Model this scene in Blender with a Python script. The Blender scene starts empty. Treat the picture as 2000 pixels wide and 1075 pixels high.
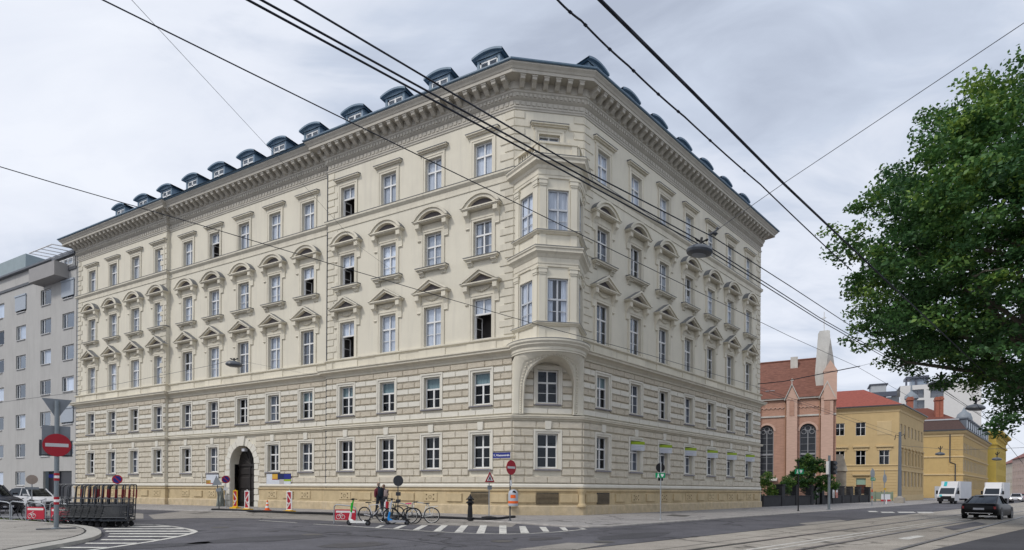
import bpy, math, random
import numpy as np
from mathutils import Matrix, Vector
random.seed(7)
D = bpy.data
COL = bpy.context.scene.collection
SC = bpy.context.scene
R_ = math.radians
# ---------------------------------------------------------------- camera (level, slight roll, vertical shift)
F, CX, Y0, ROLL, EYE = 1100.0, 1000.0, 956.0, 0.0065, 1.6
_c, _s = math.cos(ROLL), math.sin(ROLL)
def ray(px, py):
    dx, dy = px - CX, py - Y0
    return (dx * _c + dy * _s) / F, -(dy * _c - dx * _s) / F
def gnd(px, py, z=0.0):
    a, b = ray(px, py); Y = (z - EYE) / b
    return Vector((a * Y, Y, z))
def aty(px, py, Y):
    a, b = ray(px, py)
    return Vector((a * Y, Y, EYE + b * Y))
cam = D.cameras.new('camera'); cam_o = D.objects.new('camera', cam); COL.objects.link(cam_o)
cam_o.location = (0, 0, EYE)
cam_o.rotation_euler = (Matrix.Rotation(R_(90), 4, 'X') @ Matrix.Rotation(ROLL, 4, 'Z')).to_euler()
cam.sensor_width = 36; cam.lens = F / 2000 * 36
cam.shift_y = (Y0 - 537.1) / 2000
cam.clip_start = 0.3; cam.clip_end = 3000
SC.camera = cam_o
# ---------------------------------------------------------------- street frame
n = math.hypot(2071, 1100); uL = Vector((-2071 / n, 1100 / n, 0))
n = math.hypot(1093, 1100); uR = Vector((1093 / n, 1100 / n, 0))
nL = Vector((-uL.y, uL.x, 0)); nR = Vector((uR.y, -uR.x, 0))
C1 = gnd(1000, 1008)
uC = (uR - uL).normalized(); nC = Vector((uC.y, -uC.x, 0))
WC = 4.29
C2 = C1 + uC * WC
PC = C1 - uL * (WC / (uR - uL).length)
def frame(o, x):
    """local x along the wall (to the right seen from the street), local y into the wall, z up"""
    y = Vector((-x.y, x.x, 0))
    return Matrix(((x.x, y.x, 0, o.x), (x.y, y.y, 0, o.y), (0, 0, 1, o.z), (0, 0, 0, 1)))
FL, FC, FR = frame(C1, -uL), frame(C1, uC), frame(C2, uR)
def street(t, q, z=0.0):
    """t metres along the right-hand street from the corner, q metres out from the building line"""
    p = PC + uR * t + nR * q
    return Vector((p.x, p.y, z))
# ---------------------------------------------------------------- materials
MATS = {}
def nt(m): return m.node_tree.nodes, m.node_tree.links
def mat(name, col, rough=0.8, var=0.12, scale=1.5, bump=0.0, bscale=18.0, stretch=(1, 1, 1), metal=0.0,
        spec=0.3, stain=0.0, stain_col=None, coat=0.0, obj=False, rnd=0.0):
    if name in MATS: return MATS[name]
    m = D.materials.new(name); m.use_nodes = True
    N, L = nt(m); b = N['Principled BSDF']
    b.inputs['Roughness'].default_value = rough
    b.inputs['Metallic'].default_value = metal
    b.inputs['Specular IOR Level'].default_value = spec
    b.inputs['Coat Weight'].default_value = coat
    c = (*col, 1)
    b.inputs['Base Color'].default_value = c
    if var > 0 or bump > 0 or stain > 0:
        if obj:
            g = N.new('ShaderNodeTexCoord'); src = g.outputs['Object']
        else:
            g = N.new('ShaderNodeNewGeometry'); src = g.outputs['Position']
        mp = N.new('ShaderNodeMapping'); mp.inputs['Scale'].default_value = stretch
        L.new(src, mp.inputs['Vector'])
    last = None
    if var > 0:
        no = N.new('ShaderNodeTexNoise'); no.inputs['Scale'].default_value = scale
        no.inputs['Detail'].default_value = 8; no.inputs['Roughness'].default_value = 0.62
        L.new(mp.outputs['Vector'], no.inputs['Vector'])
        mr = N.new('ShaderNodeMapRange'); mr.inputs['From Min'].default_value = 0.28; mr.inputs['From Max'].default_value = 0.72
        mr.inputs['To Min'].default_value = 1 - var; mr.inputs['To Max'].default_value = 1 + var
        L.new(no.outputs['Fac'], mr.inputs['Value'])
        mx = N.new('ShaderNodeMix'); mx.data_type = 'RGBA'; mx.blend_type = 'MULTIPLY'; mx.inputs['Factor'].default_value = 1
        mx.inputs['A'].default_value = c; L.new(mr.outputs['Result'], mx.inputs['B'])
        last = mx.outputs['Result']
    if stain > 0:
        n2 = N.new('ShaderNodeTexNoise'); n2.inputs['Scale'].default_value = 0.55; n2.inputs['Detail'].default_value = 10
        n2.inputs['Roughness'].default_value = 0.7; n2.inputs['Distortion'].default_value = 0.6
        mp2 = N.new('ShaderNodeMapping'); mp2.inputs['Scale'].default_value = (1.6, 1.6, 0.35); mp2.inputs['Location'].default_value = (7, 3, 1)
        L.new(src, mp2.inputs['Vector']); L.new(mp2.outputs['Vector'], n2.inputs['Vector'])
        r2 = N.new('ShaderNodeMapRange'); r2.inputs['From Min'].default_value = 0.5; r2.inputs['From Max'].default_value = 0.75
        r2.inputs['To Max'].default_value = stain
        L.new(n2.outputs['Fac'], r2.inputs['Value'])
        n4 = N.new('ShaderNodeTexNoise'); n4.inputs['Scale'].default_value = 1.0; n4.inputs['Detail'].default_value = 6
        mp4 = N.new('ShaderNodeMapping'); mp4.inputs['Scale'].default_value = (4.2, 4.2, .22); L.new(src, mp4.inputs['Vector']); L.new(mp4.outputs['Vector'], n4.inputs['Vector'])
        r4 = N.new('ShaderNodeMapRange'); r4.inputs['From Min'].default_value = .54; r4.inputs['From Max'].default_value = .74; r4.inputs['To Max'].default_value = stain * .9
        L.new(n4.outputs['Fac'], r4.inputs['Value'])
        mxs = N.new('ShaderNodeMath'); mxs.operation = 'MAXIMUM'; L.new(r2.outputs['Result'], mxs.inputs[0]); L.new(r4.outputs['Result'], mxs.inputs[1]); r2 = mxs
        m2 = N.new('ShaderNodeMix'); m2.data_type = 'RGBA'
        L.new(r2.outputs[0], m2.inputs['Factor'])
        if last: L.new(last, m2.inputs['A'])
        else: m2.inputs['A'].default_value = c
        m2.inputs['B'].default_value = (*(stain_col or [v * 0.55 for v in col]), 1)
        last = m2.outputs['Result']
    if rnd > 0 and last:
        oi = N.new('ShaderNodeObjectInfo'); rr = N.new('ShaderNodeMapRange'); rr.inputs['To Min'].default_value = 1 - rnd; rr.inputs['To Max'].default_value = 1 + rnd * .5
        L.new(oi.outputs['Random'], rr.inputs['Value']); m5 = N.new('ShaderNodeMix'); m5.data_type = 'RGBA'; m5.blend_type = 'MULTIPLY'; m5.inputs['Factor'].default_value = 1
        L.new(last, m5.inputs['A']); L.new(rr.outputs[0], m5.inputs['B']); last = m5.outputs['Result']
    if last: L.new(last, b.inputs['Base Color'])
    if bump > 0:
        n3 = N.new('ShaderNodeTexNoise'); n3.inputs['Scale'].default_value = bscale; n3.inputs['Detail'].default_value = 5
        L.new(mp.outputs['Vector'], n3.inputs['Vector'])
        bp = N.new('ShaderNodeBump'); bp.inputs['Strength'].default_value = bump; bp.inputs['Distance'].default_value = 0.03
        L.new(n3.outputs['Fac'], bp.inputs['Height']); L.new(bp.outputs['Normal'], b.inputs['Normal'])
    MATS[name] = m
    return m
def glass_mat(name, tint=(0.55, 0.62, 0.68), refl=(0.85, 0.92, 1.0), ior=1.6, wave=0.0, k=1.0):
    if name in MATS: return MATS[name]
    m = D.materials.new(name); m.use_nodes = True
    N, L = nt(m); N.remove(N['Principled BSDF'])
    t = N.new('ShaderNodeBsdfTransparent'); t.inputs['Color'].default_value = (*tint, 1)
    g = N.new('ShaderNodeBsdfGlossy'); g.inputs['Color'].default_value = (*refl, 1); g.inputs['Roughness'].default_value = 0.03
    lw = N.new('ShaderNodeLayerWeight'); lw.inputs[0].default_value = .5
    pw_ = N.new('ShaderNodeMath'); pw_.operation = 'POWER'; pw_.inputs[1].default_value = 3.2; L.new(lw.outputs['Facing'], pw_.inputs[0])
    ma = N.new('ShaderNodeMath'); ma.operation = 'MULTIPLY_ADD'; ma.inputs[1].default_value = .75; ma.inputs[2].default_value = ((ior - 1) / (ior + 1)) ** 2 * 1.8; L.new(pw_.outputs[0], ma.inputs[0])
    oi = N.new('ShaderNodeObjectInfo'); rr = N.new('ShaderNodeMapRange'); rr.inputs['To Min'].default_value = .45 * k; rr.inputs['To Max'].default_value = 1.35 * k; L.new(oi.outputs['Random'], rr.inputs['Value'])
    mk_ = N.new('ShaderNodeMath'); mk_.operation = 'MULTIPLY'; mk_.use_clamp = True; L.new(ma.outputs[0], mk_.inputs[0]); L.new(rr.outputs[0], mk_.inputs[1])
    mx = N.new('ShaderNodeMixShader')
    L.new(mk_.outputs[0], mx.inputs[0]); L.new(t.outputs[0], mx.inputs[1]); L.new(g.outputs[0], mx.inputs[2])
    L.new(mx.outputs[0], N['Material Output'].inputs['Surface'])
    if wave:
        no = N.new('ShaderNodeTexNoise'); no.inputs['Scale'].default_value = 1.3
        ge = N.new('ShaderNodeNewGeometry'); L.new(ge.outputs['Position'], no.inputs['Vector'])
        bp = N.new('ShaderNodeBump'); bp.inputs['Strength'].default_value = wave; bp.inputs['Distance'].default_value = 0.05
        L.new(no.outputs['Fac'], bp.inputs['Height']); L.new(bp.outputs[0], g.inputs['Normal'])
    MATS[name] = m
    return m
plaster = mat('plaster_cream', (.70, .656, .545), .85, .05, .5, .12, 6, stain=.40, stain_col=(.52, .487, .42))
trim = mat('stucco_trim', (.695, .648, .535), .85, .06, 1.2, .08, 14, stain=.48, stain_col=(.44, .405, .34), rnd=.09)
block_lo = mat('rustic_block', (.625, .572, .47), .9, .14, 2.2, .8, 14, (1, 1, 3.2), stain=.3, stain_col=(.40, .345, .26))
block_sm = mat('smooth_block', (.70, .668, .585), .85, .06, 1.6, .12, 12, stain=.12, stain_col=(.45, .41, .33))
block_ro = mat('rough_block', (.555, .497, .40), .95, .14, 3.0, 1.0, 10, (1, 1, 3.0), stain=.2, stain_col=(.37, .32, .24))
yellow_st = mat('plinth_sandstone', (.545, .435, .265), .9, .14, 1.7, .3, 12, stain=.5, stain_col=(.36, .26, .14))
plinth_lo = mat('plinth_foot_stone', (.53, .43, .28), .9, .2, 2.5, .4, 9, stain=.6, stain_col=(.50, .43, .34))
sill_grey = mat('sill_metal', (.20, .19, .21), .5, .1, 2, spec=.5)
lead = mat('flashing_metal', (.16, .165, .17), .55, .2, 3, spec=.5)
white_fr = mat('window_white_paint', (.76, .76, .75), .45, .03, 3, spec=.4)
grey_fr = mat('window_grey_paint', (.5, .52, .55), .45, .03, 3)
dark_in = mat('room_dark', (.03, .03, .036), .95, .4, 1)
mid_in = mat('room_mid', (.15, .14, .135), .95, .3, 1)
curtain_w = mat('net_curtain', (.76, .775, .80), .9, .2, 9, .3, 5, (1, 1, .05), rnd=.35)
curtain_g = mat('curtain_grey', (.30, .305, .33), .9, .16, 8, .3, 5, (1, 1, .05), rnd=.5)
blind_t = mat('roller_blind_pale', (.45, .58, .54), .8, .05, 4)
glass = glass_mat('window_glass', (.88, .92, .98), ior=1.7, wave=.03)
glass_dk = glass_mat('window_glass_dim_reflection', (.62, .66, .72), ior=1.5, wave=.03, k=.5)  # reflection weakened in the material, standing in for dark surroundings that are not built
dormer_m = mat('dormer_sheet_metal', (.155, .225, .30), .55, .15, 2, spec=.4, stain=.3, stain_col=(.24, .33, .31))
roof_blue = mat('roof_sheet_metal', (.10, .16, .225), .5, .12, 1.2, spec=.5, stain=.3, stain_col=(.19, .28, .26))
black = mat('black_paint', (.012, .012, .014), .45, 0)
dk_metal = mat('dark_grey_metal', (.06, .065, .075), .45, .1, 6, metal=.3, spec=.5)
galv = mat('galvanised_steel', (.33, .35, .37), .45, .1, 7, metal=.5, spec=.5)
sign_back = mat('sign_back_grey', (.22, .24, .26), .5, .08, 5, metal=.2)
white_p = mat('white_paint', (.78, .78, .78), .5, .03, 5)
red_p = mat('red_paint', (.50, .022, .03), .5, .05, 5)
rubber = mat('black_rubber', (.018, .018, .02), .8, .1, 9)
# ---------------------------------------------------------------- mesh builder
class MB:
    def __init__(s, T=None):
        s.v, s.f, s.m, s.T = [], [], [], T
    def add(s, vs, fs, mi=0):
        o = len(s.v)
        for p in vs:
            p = Vector(p)
            s.v.append(s.T @ p if s.T is not None else p)
        for f in fs:
            s.f.append([o + i for i in f]); s.m.append(mi)
    def quad(s, a, b, c, d, mi=0): s.add([a, b, c, d], [(0, 1, 2, 3)], mi)
    def box(s, x0, x1, y0, y1, z0, z1, mi=0):
        s.add([(x0, y0, z0), (x1, y0, z0), (x1, y1, z0), (x0, y1, z0), (x0, y0, z1), (x1, y0, z1), (x1, y1, z1), (x0, y1, z1)],
              [(0, 3, 2, 1), (4, 5, 6, 7), (0, 1, 5, 4), (1, 2, 6, 5), (2, 3, 7, 6), (3, 0, 4, 7)], mi)
    def block(s, x0, x1, z0, z1, y0, y1, c, mi=0, g=0.012):
        """a chamfered block standing out of a wall: base at y0, face at y1 (y1<y0)"""
        z0 += g; z1 -= g; x0 += .002; x1 -= .002; h = c * .8; d = (y0 - y1) * .5
        s.add([(x0, y1 + d, z0 + c), (x1, y1 + d, z0 + c), (x1, y1 + d, z1 - c), (x0, y1 + d, z1 - c),
               (x0 + h, y1, z0 + c), (x1 - h, y1, z0 + c), (x1 - h, y1, z1 - c), (x0 + h, y1, z1 - c),
               (x0, y0, z0), (x1, y0, z0), (x1, y0, z1), (x0, y0, z1)],
              [(4, 5, 6, 7), (0, 4, 7, 3), (5, 1, 2, 6), (8, 9, 1, 0), (0, 1, 5, 4), (3, 7, 6, 2), (3, 2, 10, 11), (8, 0, 3, 11), (9, 10, 2, 1)], mi)
    def prism(s, pts, y0, y1, mi=0):
        """(x,z) polygon (counter-clockwise seen from -y) extruded from y0 (front) to y1"""
        k = len(pts)
        s.add([(x, y0, z) for x, z in pts] + [(x, y1, z) for x, z in pts],
              [tuple(range(k)), tuple(reversed(range(k, 2 * k)))] + [(i, i + k, (i + 1) % k + k, (i + 1) % k) for i in range(k)], mi)
    def slab(s, pts, z0, z1, mi=0, mside=None):
        """(x,y) polygon (counter-clockwise from above) extruded z0..z1"""
        k = len(pts)
        s.add([(p[0], p[1], z1) for p in pts], [tuple(range(k))], mi)
        s.add([(p[0], p[1], z0) for p in pts] + [(p[0], p[1], z1) for p in pts],
              [(i, (i + 1) % k, (i + 1) % k + k, i + k) for i in range(k)], mi if mside is None else mside)
    def tube(s, pts, r, n=8, mi=0, cap=True, closed=False):
        pts = [Vector(p) for p in pts]; k = len(pts)
        rs = r if isinstance(r, (list, tuple)) else [r] * k
        rings = []; up = None
        for i, p in enumerate(pts):
            a = pts[(i - 1) % k] if (closed or i > 0) else p
            b = pts[(i + 1) % k] if (closed or i < k - 1) else p
            t = (b - a)
            t = t.normalized() if t.length > 1e-9 else Vector((0, 0, 1))
            if up is None:
                up = Vector((0, 0, 1)) if abs(t.z) < .9 else Vector((1, 0, 0))
            x = up.cross(t)
            if x.length < 1e-6: x = Vector((1, 0, 0)).cross(t)
            x.normalize(); y = t.cross(x).normalized(); up = y
            rings.append([p + (x * math.cos(2 * math.pi * j / n) + y * math.sin(2 * math.pi * j / n)) * rs[i] for j in range(n)])
        vs = [v for rg in rings for v in rg]; fs = []
        for i in range(k if closed else k - 1):
            i2 = (i + 1) % k
            for j in range(n):
                fs.append((i * n + j, i * n + (j + 1) % n, i2 * n + (j + 1) % n, i2 * n + j))
        if cap and not closed:
            fs.append(tuple(reversed(range(n)))); fs.append(tuple((k - 1) * n + j for j in range(n)))
        s.add(vs, fs, mi)
    def lathe(s, prof, c=(0, 0, 0), n=16, mi=0, axis='z'):
        vs = []
        for r, h in prof:
            for j in range(n):
                a = 2 * math.pi * j / n
                p = (r * math.cos(a), r * math.sin(a), h)
                if axis == 'y': p = (p[0], p[2], p[1])
                if axis == 'x': p = (p[2], p[0], p[1])
                vs.append((p[0] + c[0], p[1] + c[1], p[2] + c[2]))
        k = len(prof); fs = []
        for i in range(k - 1):
            for j in range(n):
                q = (i * n + j, i * n + (j + 1) % n, (i + 1) * n + (j + 1) % n, (i + 1) * n + j)
                fs.append(q if axis != 'y' else tuple(reversed(q)))
        if prof[0][0] > 1e-6: fs.append(tuple(reversed(range(n))) if axis != 'y' else tuple(range(n)))
        if prof[-1][0] > 1e-6: fs.append(tuple((k - 1) * n + j for j in range(n)))
        s.add(vs, fs, mi)
    def disc(s, c, r, th, n=24, mi=0):
        """disc facing -y, centre c on its front face"""
        s.lathe([(r, th), (r, 0)], c, n, mi, 'y')
    def sweep(s, prof, path, mi=0, closed=False, cap=True):
        """prof (out, z) swept along ground path; path runs left to right seen from outside"""
        pts = [Vector((p[0], p[1], 0)) for p in path]; k = len(pts)
        def nrm(a, b):
            t = (b - a).normalized(); return Vector((t.y, -t.x, 0))
        ms = []
        for i in range(k):
            ns = []
            if i > 0 or closed: ns.append(nrm(pts[i - 1], pts[i]))
            if i < k - 1 or closed: ns.append(nrm(pts[i], pts[(i + 1) % k]))
            m = ns[0] if len(ns) == 1 else (ns[0] + ns[1]) / max(.25, 1 + ns[0].dot(ns[1]))
            ms.append(m)
        q = len(prof); vs = []
        for p, m in zip(pts, ms):
            vs += [(p.x + m.x * d, p.y + m.y * d, z) for d, z in prof]
        fs = []
        for i in range(k if closed else k - 1):
            i2 = (i + 1) % k
            for j in range(q - 1):
                fs.append((i * q + j, i2 * q + j, i2 * q + j + 1, i * q + j + 1))
        if cap and not closed:
            fs.append(tuple(range(q))); fs.append(tuple(reversed(range((k - 1) * q, k * q))))
        s.add(vs, fs, mi)
    def build(s, name, mats, parent=None, loc=None, rot=None, smooth=None, mtx=None):
        me = D.meshes.new(name)
        me.from_pydata([tuple(v) for v in s.v], [], s.f)
        if not isinstance(mats, (list, tuple)): mats = [mats]
        for m in mats: me.materials.append(m)
        if len(mats) > 1: me.polygons.foreach_set('material_index', s.m)
        if smooth is not None:
            me.polygons.foreach_set('use_smooth', [True] * len(me.polygons))
            me.set_sharp_from_angle(angle=R_(smooth))
        me.update()
        o = D.objects.new(name, me); COL.objects.link(o)
        if parent is not None: adopt(o, parent)
        if mtx is not None: o.matrix_local = mtx
        if loc is not None: o.location = loc
        if rot is not None: o.rotation_euler = rot
        return o
def tag(o, label=None, cat=None, group=None, kind=None):
    if label: o['label'] = label
    if cat: o['category'] = cat
    if group: o['group'] = group
    if kind: o['kind'] = kind
    return o
def thing(name, label, cat, loc=(0, 0, 0), rz=0.0, group=None):
    o = D.objects.new(name, None); COL.objects.link(o)
    o.empty_display_size = .2
    o.location = loc; o.rotation_euler = (0, 0, rz)
    return tag(o, label, cat, group)
KIDS = {}
def kids(o): return KIDS.get(o.name, [])
def adopt(o, p):
    o.parent = p; KIDS.setdefault(p.name, []).append(o)
def copy_tree(o, parent=None):
    c = o.copy(); COL.objects.link(c)
    if parent is not None: adopt(c, parent)
    for ch in kids(o): copy_tree(ch, c)
    return c
def dup(o, loc=None, rz=None, label=None):
    c = copy_tree(o)
    if loc is not None: c.location = loc
    if rz is not None: c.rotation_euler = (0, 0, rz)
    if label: c['label'] = label
    return c
def struct(o): o['kind'] = 'structure'; return o
def yaw(v): return math.atan2(v.y, v.x)
RZL, RZC, RZR = yaw(-uL), yaw(uC), yaw(uR)
def text_mesh(body, size, parent, m, mtx, align='CENTER', name='lettering', bold=0.0, sx=1.0):
    cu = D.curves.new(name, 'FONT'); cu.body = body; cu.size = size; cu.align_x = align; cu.align_y = 'CENTER'
    cu.offset = bold; cu.extrude = .001
    ob = D.objects.new(name + '_tmp', cu); COL.objects.link(ob)
    dg = bpy.context.evaluated_depsgraph_get()
    me = D.meshes.new_from_object(ob.evaluated_get(dg))
    D.objects.remove(ob); D.curves.remove(cu)
    me.name = name; me.materials.clear(); me.materials.append(m)
    o = D.objects.new(name, me); COL.objects.link(o)
    if parent is not None: adopt(o, parent)
    o.matrix_local = mtx @ Matrix.Rotation(R_(90), 4, 'X') @ Matrix.Scale(sx, 4, (1, 0, 0))
    return o
# ---------------------------------------------------------------- world: overcast sky with broken cloud, sun behind thin cloud
SUN_EL, SUN_AZ = 46.0, math.atan2(-.60, -.80)     # direction towards the sun, seen from above
w = D.worlds.new('World'); SC.world = w; w.use_nodes = True
N, L = w.node_tree.nodes, w.node_tree.links
bg = N['Background']; out = N['World Output']
sky = N.new('ShaderNodeTexSky'); sky.sky_type = 'NISHITA'; sky.sun_disc = False
sky.sun_elevation = R_(SUN_EL); sky.sun_rotation = math.pi / 2 - SUN_AZ
L.new(sky.outputs[0], bg.inputs['Color']); bg.inputs['Strength'].default_value = .08
tc = N.new('ShaderNodeTexCoord'); sep = N.new('ShaderNodeSeparateXYZ'); L.new(tc.outputs['Generated'], sep.inputs[0])
def math_n(op, a, b=None, clamp=False):
    k = N.new('ShaderNodeMath'); k.operation = op; k.use_clamp = clamp
    for i, v in enumerate((a, b)):
        if v is None: continue
        if isinstance(v, (int, float)): k.inputs[i].default_value = v
        else: L.new(v, k.inputs[i])
    return k.outputs[0]
zz = math_n('ADD', math_n('MAXIMUM', sep.outputs['Z'], 0.0), .30)
cmb = N.new('ShaderNodeCombineXYZ')
L.new(math_n('DIVIDE', sep.outputs['X'], zz), cmb.inputs[0]); L.new(math_n('DIVIDE', sep.outputs['Y'], zz), cmb.inputs[1])
mpw = N.new('ShaderNodeMapping'); mpw.inputs['Rotation'].default_value = (0, 0, R_(28)); mpw.inputs['Scale'].default_value = (.75, 1.5, 1)
mpw.inputs['Location'].default_value = (2.3, 1.7, 0)
L.new(cmb.outputs[0], mpw.inputs['Vector'])
def cloud(scale, det, dist, rgh=.55):
    k = N.new('ShaderNodeTexNoise'); k.inputs['Scale'].default_value = scale; k.inputs['Detail'].default_value = det
    k.inputs['Distortion'].default_value = dist; k.inputs['Roughness'].default_value = rgh
    L.new(mpw.outputs[0], k.inputs['Vector']); return k.outputs['Fac']
cA, cB = cloud(1.25, 7, .6, .52), cloud(3.8, 8, .7, .55)
mixc = math_n('ADD', math_n('MULTIPLY', math_n('ADD', math_n('MULTIPLY', cA, .62), math_n('MULTIPLY', cB, .38)), 2.1), -.53)
# the cloud deck is thinner (brighter) to the left of the street and heavier low on the right
lat = math_n('MULTIPLY', sep.outputs['X'], -.085)
fac = math_n('ADD', math_n('ADD', mixc, lat), math_n('MULTIPLY', sep.outputs['Z'], .03))
rp = N.new('ShaderNodeValToRGB'); e = rp.color_ramp.elements
e[0].position = .17; e[0].color = (.41, .46, .565, 1)
e[1].position = .84; e[1].color = (.80, .832, .905, 1)
k = e.new(.385); k.color = (.535, .595, .71, 1)
k = e.new(.50); k.color = (.645, .692, .79, 1)
k = e.new(.62); k.color = (.73, .768, .855, 1)
L.new(fac, rp.inputs[0])
# band of thin bright haze near the horizon
hz = N.new('ShaderNodeMapRange'); hz.inputs['From Min'].default_value = 0.0; hz.inputs['From Max'].default_value = .16
hz.inputs['To Min'].default_value = .75; hz.inputs['To Max'].default_value = 0
L.new(sep.outputs['Z'], hz.inputs['Value'])
mxh = N.new('ShaderNodeMix'); mxh.data_type = 'RGBA'; L.new(hz.outputs[0], mxh.inputs['Factor'])
L.new(rp.outputs[0], mxh.inputs['A']); mxh.inputs['B'].default_value = (.72, .75, .82, 1)
b2 = N.new('ShaderNodeBackground'); L.new(mxh.outputs['Result'], b2.inputs['Color']); b2.inputs['Strength'].default_value = 1.0
ms = N.new('ShaderNodeMixShader'); ms.inputs[0].default_value = .95
L.new(bg.outputs[0], ms.inputs[1]); L.new(b2.outputs[0], ms.inputs[2]); L.new(ms.outputs[0], out.inputs['Surface'])
sun = D.lights.new('sun', 'SUN'); sun.energy = 1.5; sun.angle = R_(10); sun.color = (1, .95, .88)
so = D.objects.new('sun', sun); COL.objects.link(so); so.location = (0, 0, 60)
sd = Vector((math.cos(SUN_AZ) * math.cos(R_(SUN_EL)), math.sin(SUN_AZ) * math.cos(R_(SUN_EL)), math.sin(R_(SUN_EL))))
so.rotation_euler = sd.to_track_quat('Z', 'Y').to_euler()
SC.view_settings.view_transform = 'Standard'; SC.view_settings.look = 'None'
SC.view_settings.exposure = .2; SC.view_settings.gamma = 1
SC.cycles.max_bounces = 6; SC.cycles.transparent_max_bounces = 12; SC.cycles.glossy_bounces = 3; SC.cycles.diffuse_bounces = 3
SC.cycles.caustics_reflective = False; SC.cycles.caustics_refractive = False
# ================================================================ the corner building
def wall_grid(mb, xa, xb, z0, z1, y, holes, depth=.36, mw=0, mr=1, front=True):
    """vertical wall with rectangular holes (hx0,hx1,hz0,hz1) and their reveals"""
    xs = sorted({xa, xb} | {h[0] for h in holes} | {h[1] for h in holes})
    zs = sorted({z0, z1} | {h[2] for h in holes} | {h[3] for h in holes})
    for i in range(len(xs) - 1):
        run = None
        for j in range(len(zs) - 1):
            cx, cz = (xs[i] + xs[i + 1]) / 2, (zs[j] + zs[j + 1]) / 2
            if any(h[0] < cx < h[1] and h[2] < cz < h[3] for h in holes):
                if run is not None: mb.quad((xs[i], y, run), (xs[i + 1], y, run), (xs[i + 1], y, zs[j]), (xs[i], y, zs[j]), mw); run = None
            elif run is None: run = zs[j]
        if run is not None: mb.quad((xs[i], y, run), (xs[i + 1], y, run), (xs[i + 1], y, z1), (xs[i], y, z1), mw)
    for a, b, c, d in holes:
        y2 = y + depth
        mb.quad((a, y, c), (a, y2, c), (a, y2, d), (a, y, d), mr)
        mb.quad((b, y2, c), (b, y, c), (b, y, d), (b, y2, d), mr)
        mb.quad((a, y, d), (a, y2, d), (b, y2, d), (b, y, d), mr)
        mb.quad((a, y2, c), (a, y, c), (b, y, c), (b, y2, c), mr)
AX_L = [-(a - 2.67) for a in (50.15, 46.35, 42.57, 38.84, 35.05, 31.4, 27.65, 23.97, 20.33, 16.05, 12.33, 8.6, 4.85)]
AX_R = [a - 2.67 for a in (4.75, 8.55, 12.3, 16.11, 19.88, 23.62, 27.55)]
XL0, XJ1, XJ2, XR1 = -50.28, -35.03, -15.3, 27.62
REC = .28
def rec(x): return REC if XJ1 < x < XJ2 else 0.0
GATE = AX_L[6]
# storeys: (window width, bottom, top)
ROWS = {'ground': (1.28, 2.92, 5.0), 'first': (1.28, 6.86, 8.86), 'second': (1.36, 10.92, 13.46),
        'third': (1.32, 16.06, 18.26), 'fourth': (1.3, 21.0, 23.12)}
ZTOP = 24.6
bld = thing('corner_building', 'large cream corner palace of five storeys with rusticated lower walls, pedimented windows and an oriel', 'building', PC)
BP = Matrix.Translation(PC)
def BL(fr): return BP.inverted() @ fr
def blocks(mb, xa, xb, y, za, zb, nz, excl, off=0, mis=(0,), L=1.25, dep=.12):
    h = (zb - za) / nz
    for k in range(nz):
        c0, c1 = za + k * h, za + (k + 1) * h
        iv = [(xa, xb)]
        for e0, e1, ez0, ez1 in excl:
            if ez1 - .04 < c0 + h * .25 or ez0 + .04 > c1 - h * .25: continue
            nv = []
            for a, b in iv:
                if e1 <= a or e0 >= b: nv.append((a, b)); continue
                if e0 - a > .12: nv.append((a, e0))
                if b - e1 > .12: nv.append((e1, b))
            iv = nv
        for a, b in iv:
            m = max(1, round((b - a) / L)); w = (b - a) / m
            if m == 1 and (b - a) > .9: cuts = [a, a + (b - a) * (.40 if (k + off) % 2 else .60), b]
            elif (k + off) % 2 and m > 1: cuts = [a] + [a + w * (i + .5) for i in range(m)] + [b]
            else: cuts = [a + w * i for i in range(m + 1)]
            for i in range(len(cuts) - 1):
                mb.block(cuts[i], cuts[i + 1], c0, c1, y, y - dep, min(.05, dep * .5), mis[(k + off) % len(mis)])
def quoins(mb, x, side, y, za, zb, mi=0):
    """toothed quoin stones at a corner; side -1: stones run to the left of x"""
    nz = round((zb - za) / .46); h = (zb - za) / nz
    for k in range(nz):
        l = .95 if k % 2 else .62
        a, b = (x - l, x) if side < 0 else (x, x + l)
        mb.block(a, b, za + k * h, za + (k + 1) * h, y, y - .055, .03, mi, .015)
SUR = .24
def excl_for(axes, rows, extra=()):
    r = []
    for x in axes:
        for nm in rows:
            wd, b, t = ROWS[nm]
            r.append((x - wd / 2 - SUR, x + wd / 2 + SUR, b - .2, t + SUR + .02))
    return r + list(extra)
def holes_for(axes, rows): return [(x - ROWS[r][0] / 2, x + ROWS[r][0] / 2, ROWS[r][1], ROWS[r][2]) for x in axes for r in rows]
ALL = list(ROWS)
GW, GSP = 3.0, 3.55            # gate width and springing height
gate_hole = (GATE - GW / 2, GATE + GW / 2, .05, GSP + GW / 2)
mw = [plaster, trim]
# ---- walls
mb = MB()
axl = [x for x in AX_L if x != GATE]
for xa, xb, y in ((XL0, XJ1, 0), (XJ1, XJ2, REC), (XJ2, 0, 0)):
    hs = holes_for([x for x in axl if xa < x < xb], ALL)
    if xa < GATE < xb:
        hs += holes_for([GATE], ALL[1:])
        wall_grid(mb, xa, xb, 0, ZTOP, y, hs + [gate_hole], .36)
        k = 20; r = GW / 2
        arc = [(GATE + r * math.cos(math.pi * i / k), GSP + r * math.sin(math.pi * i / k)) for i in range(k + 1)]
        for i in range(k):
            (x0, z0), (x1, z1) = arc[i], arc[i + 1]
            mb.quad((x1, y, z1), (x0, y, z0), (x0, y, GSP + r), (x1, y, GSP + r), 0)
            mb.quad((x0, y, z0), (x1, y, z1), (x1, y + .8, z1), (x0, y + .8, z0), 1)
    else: wall_grid(mb, xa, xb, 0, ZTOP, y, hs)
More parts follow.
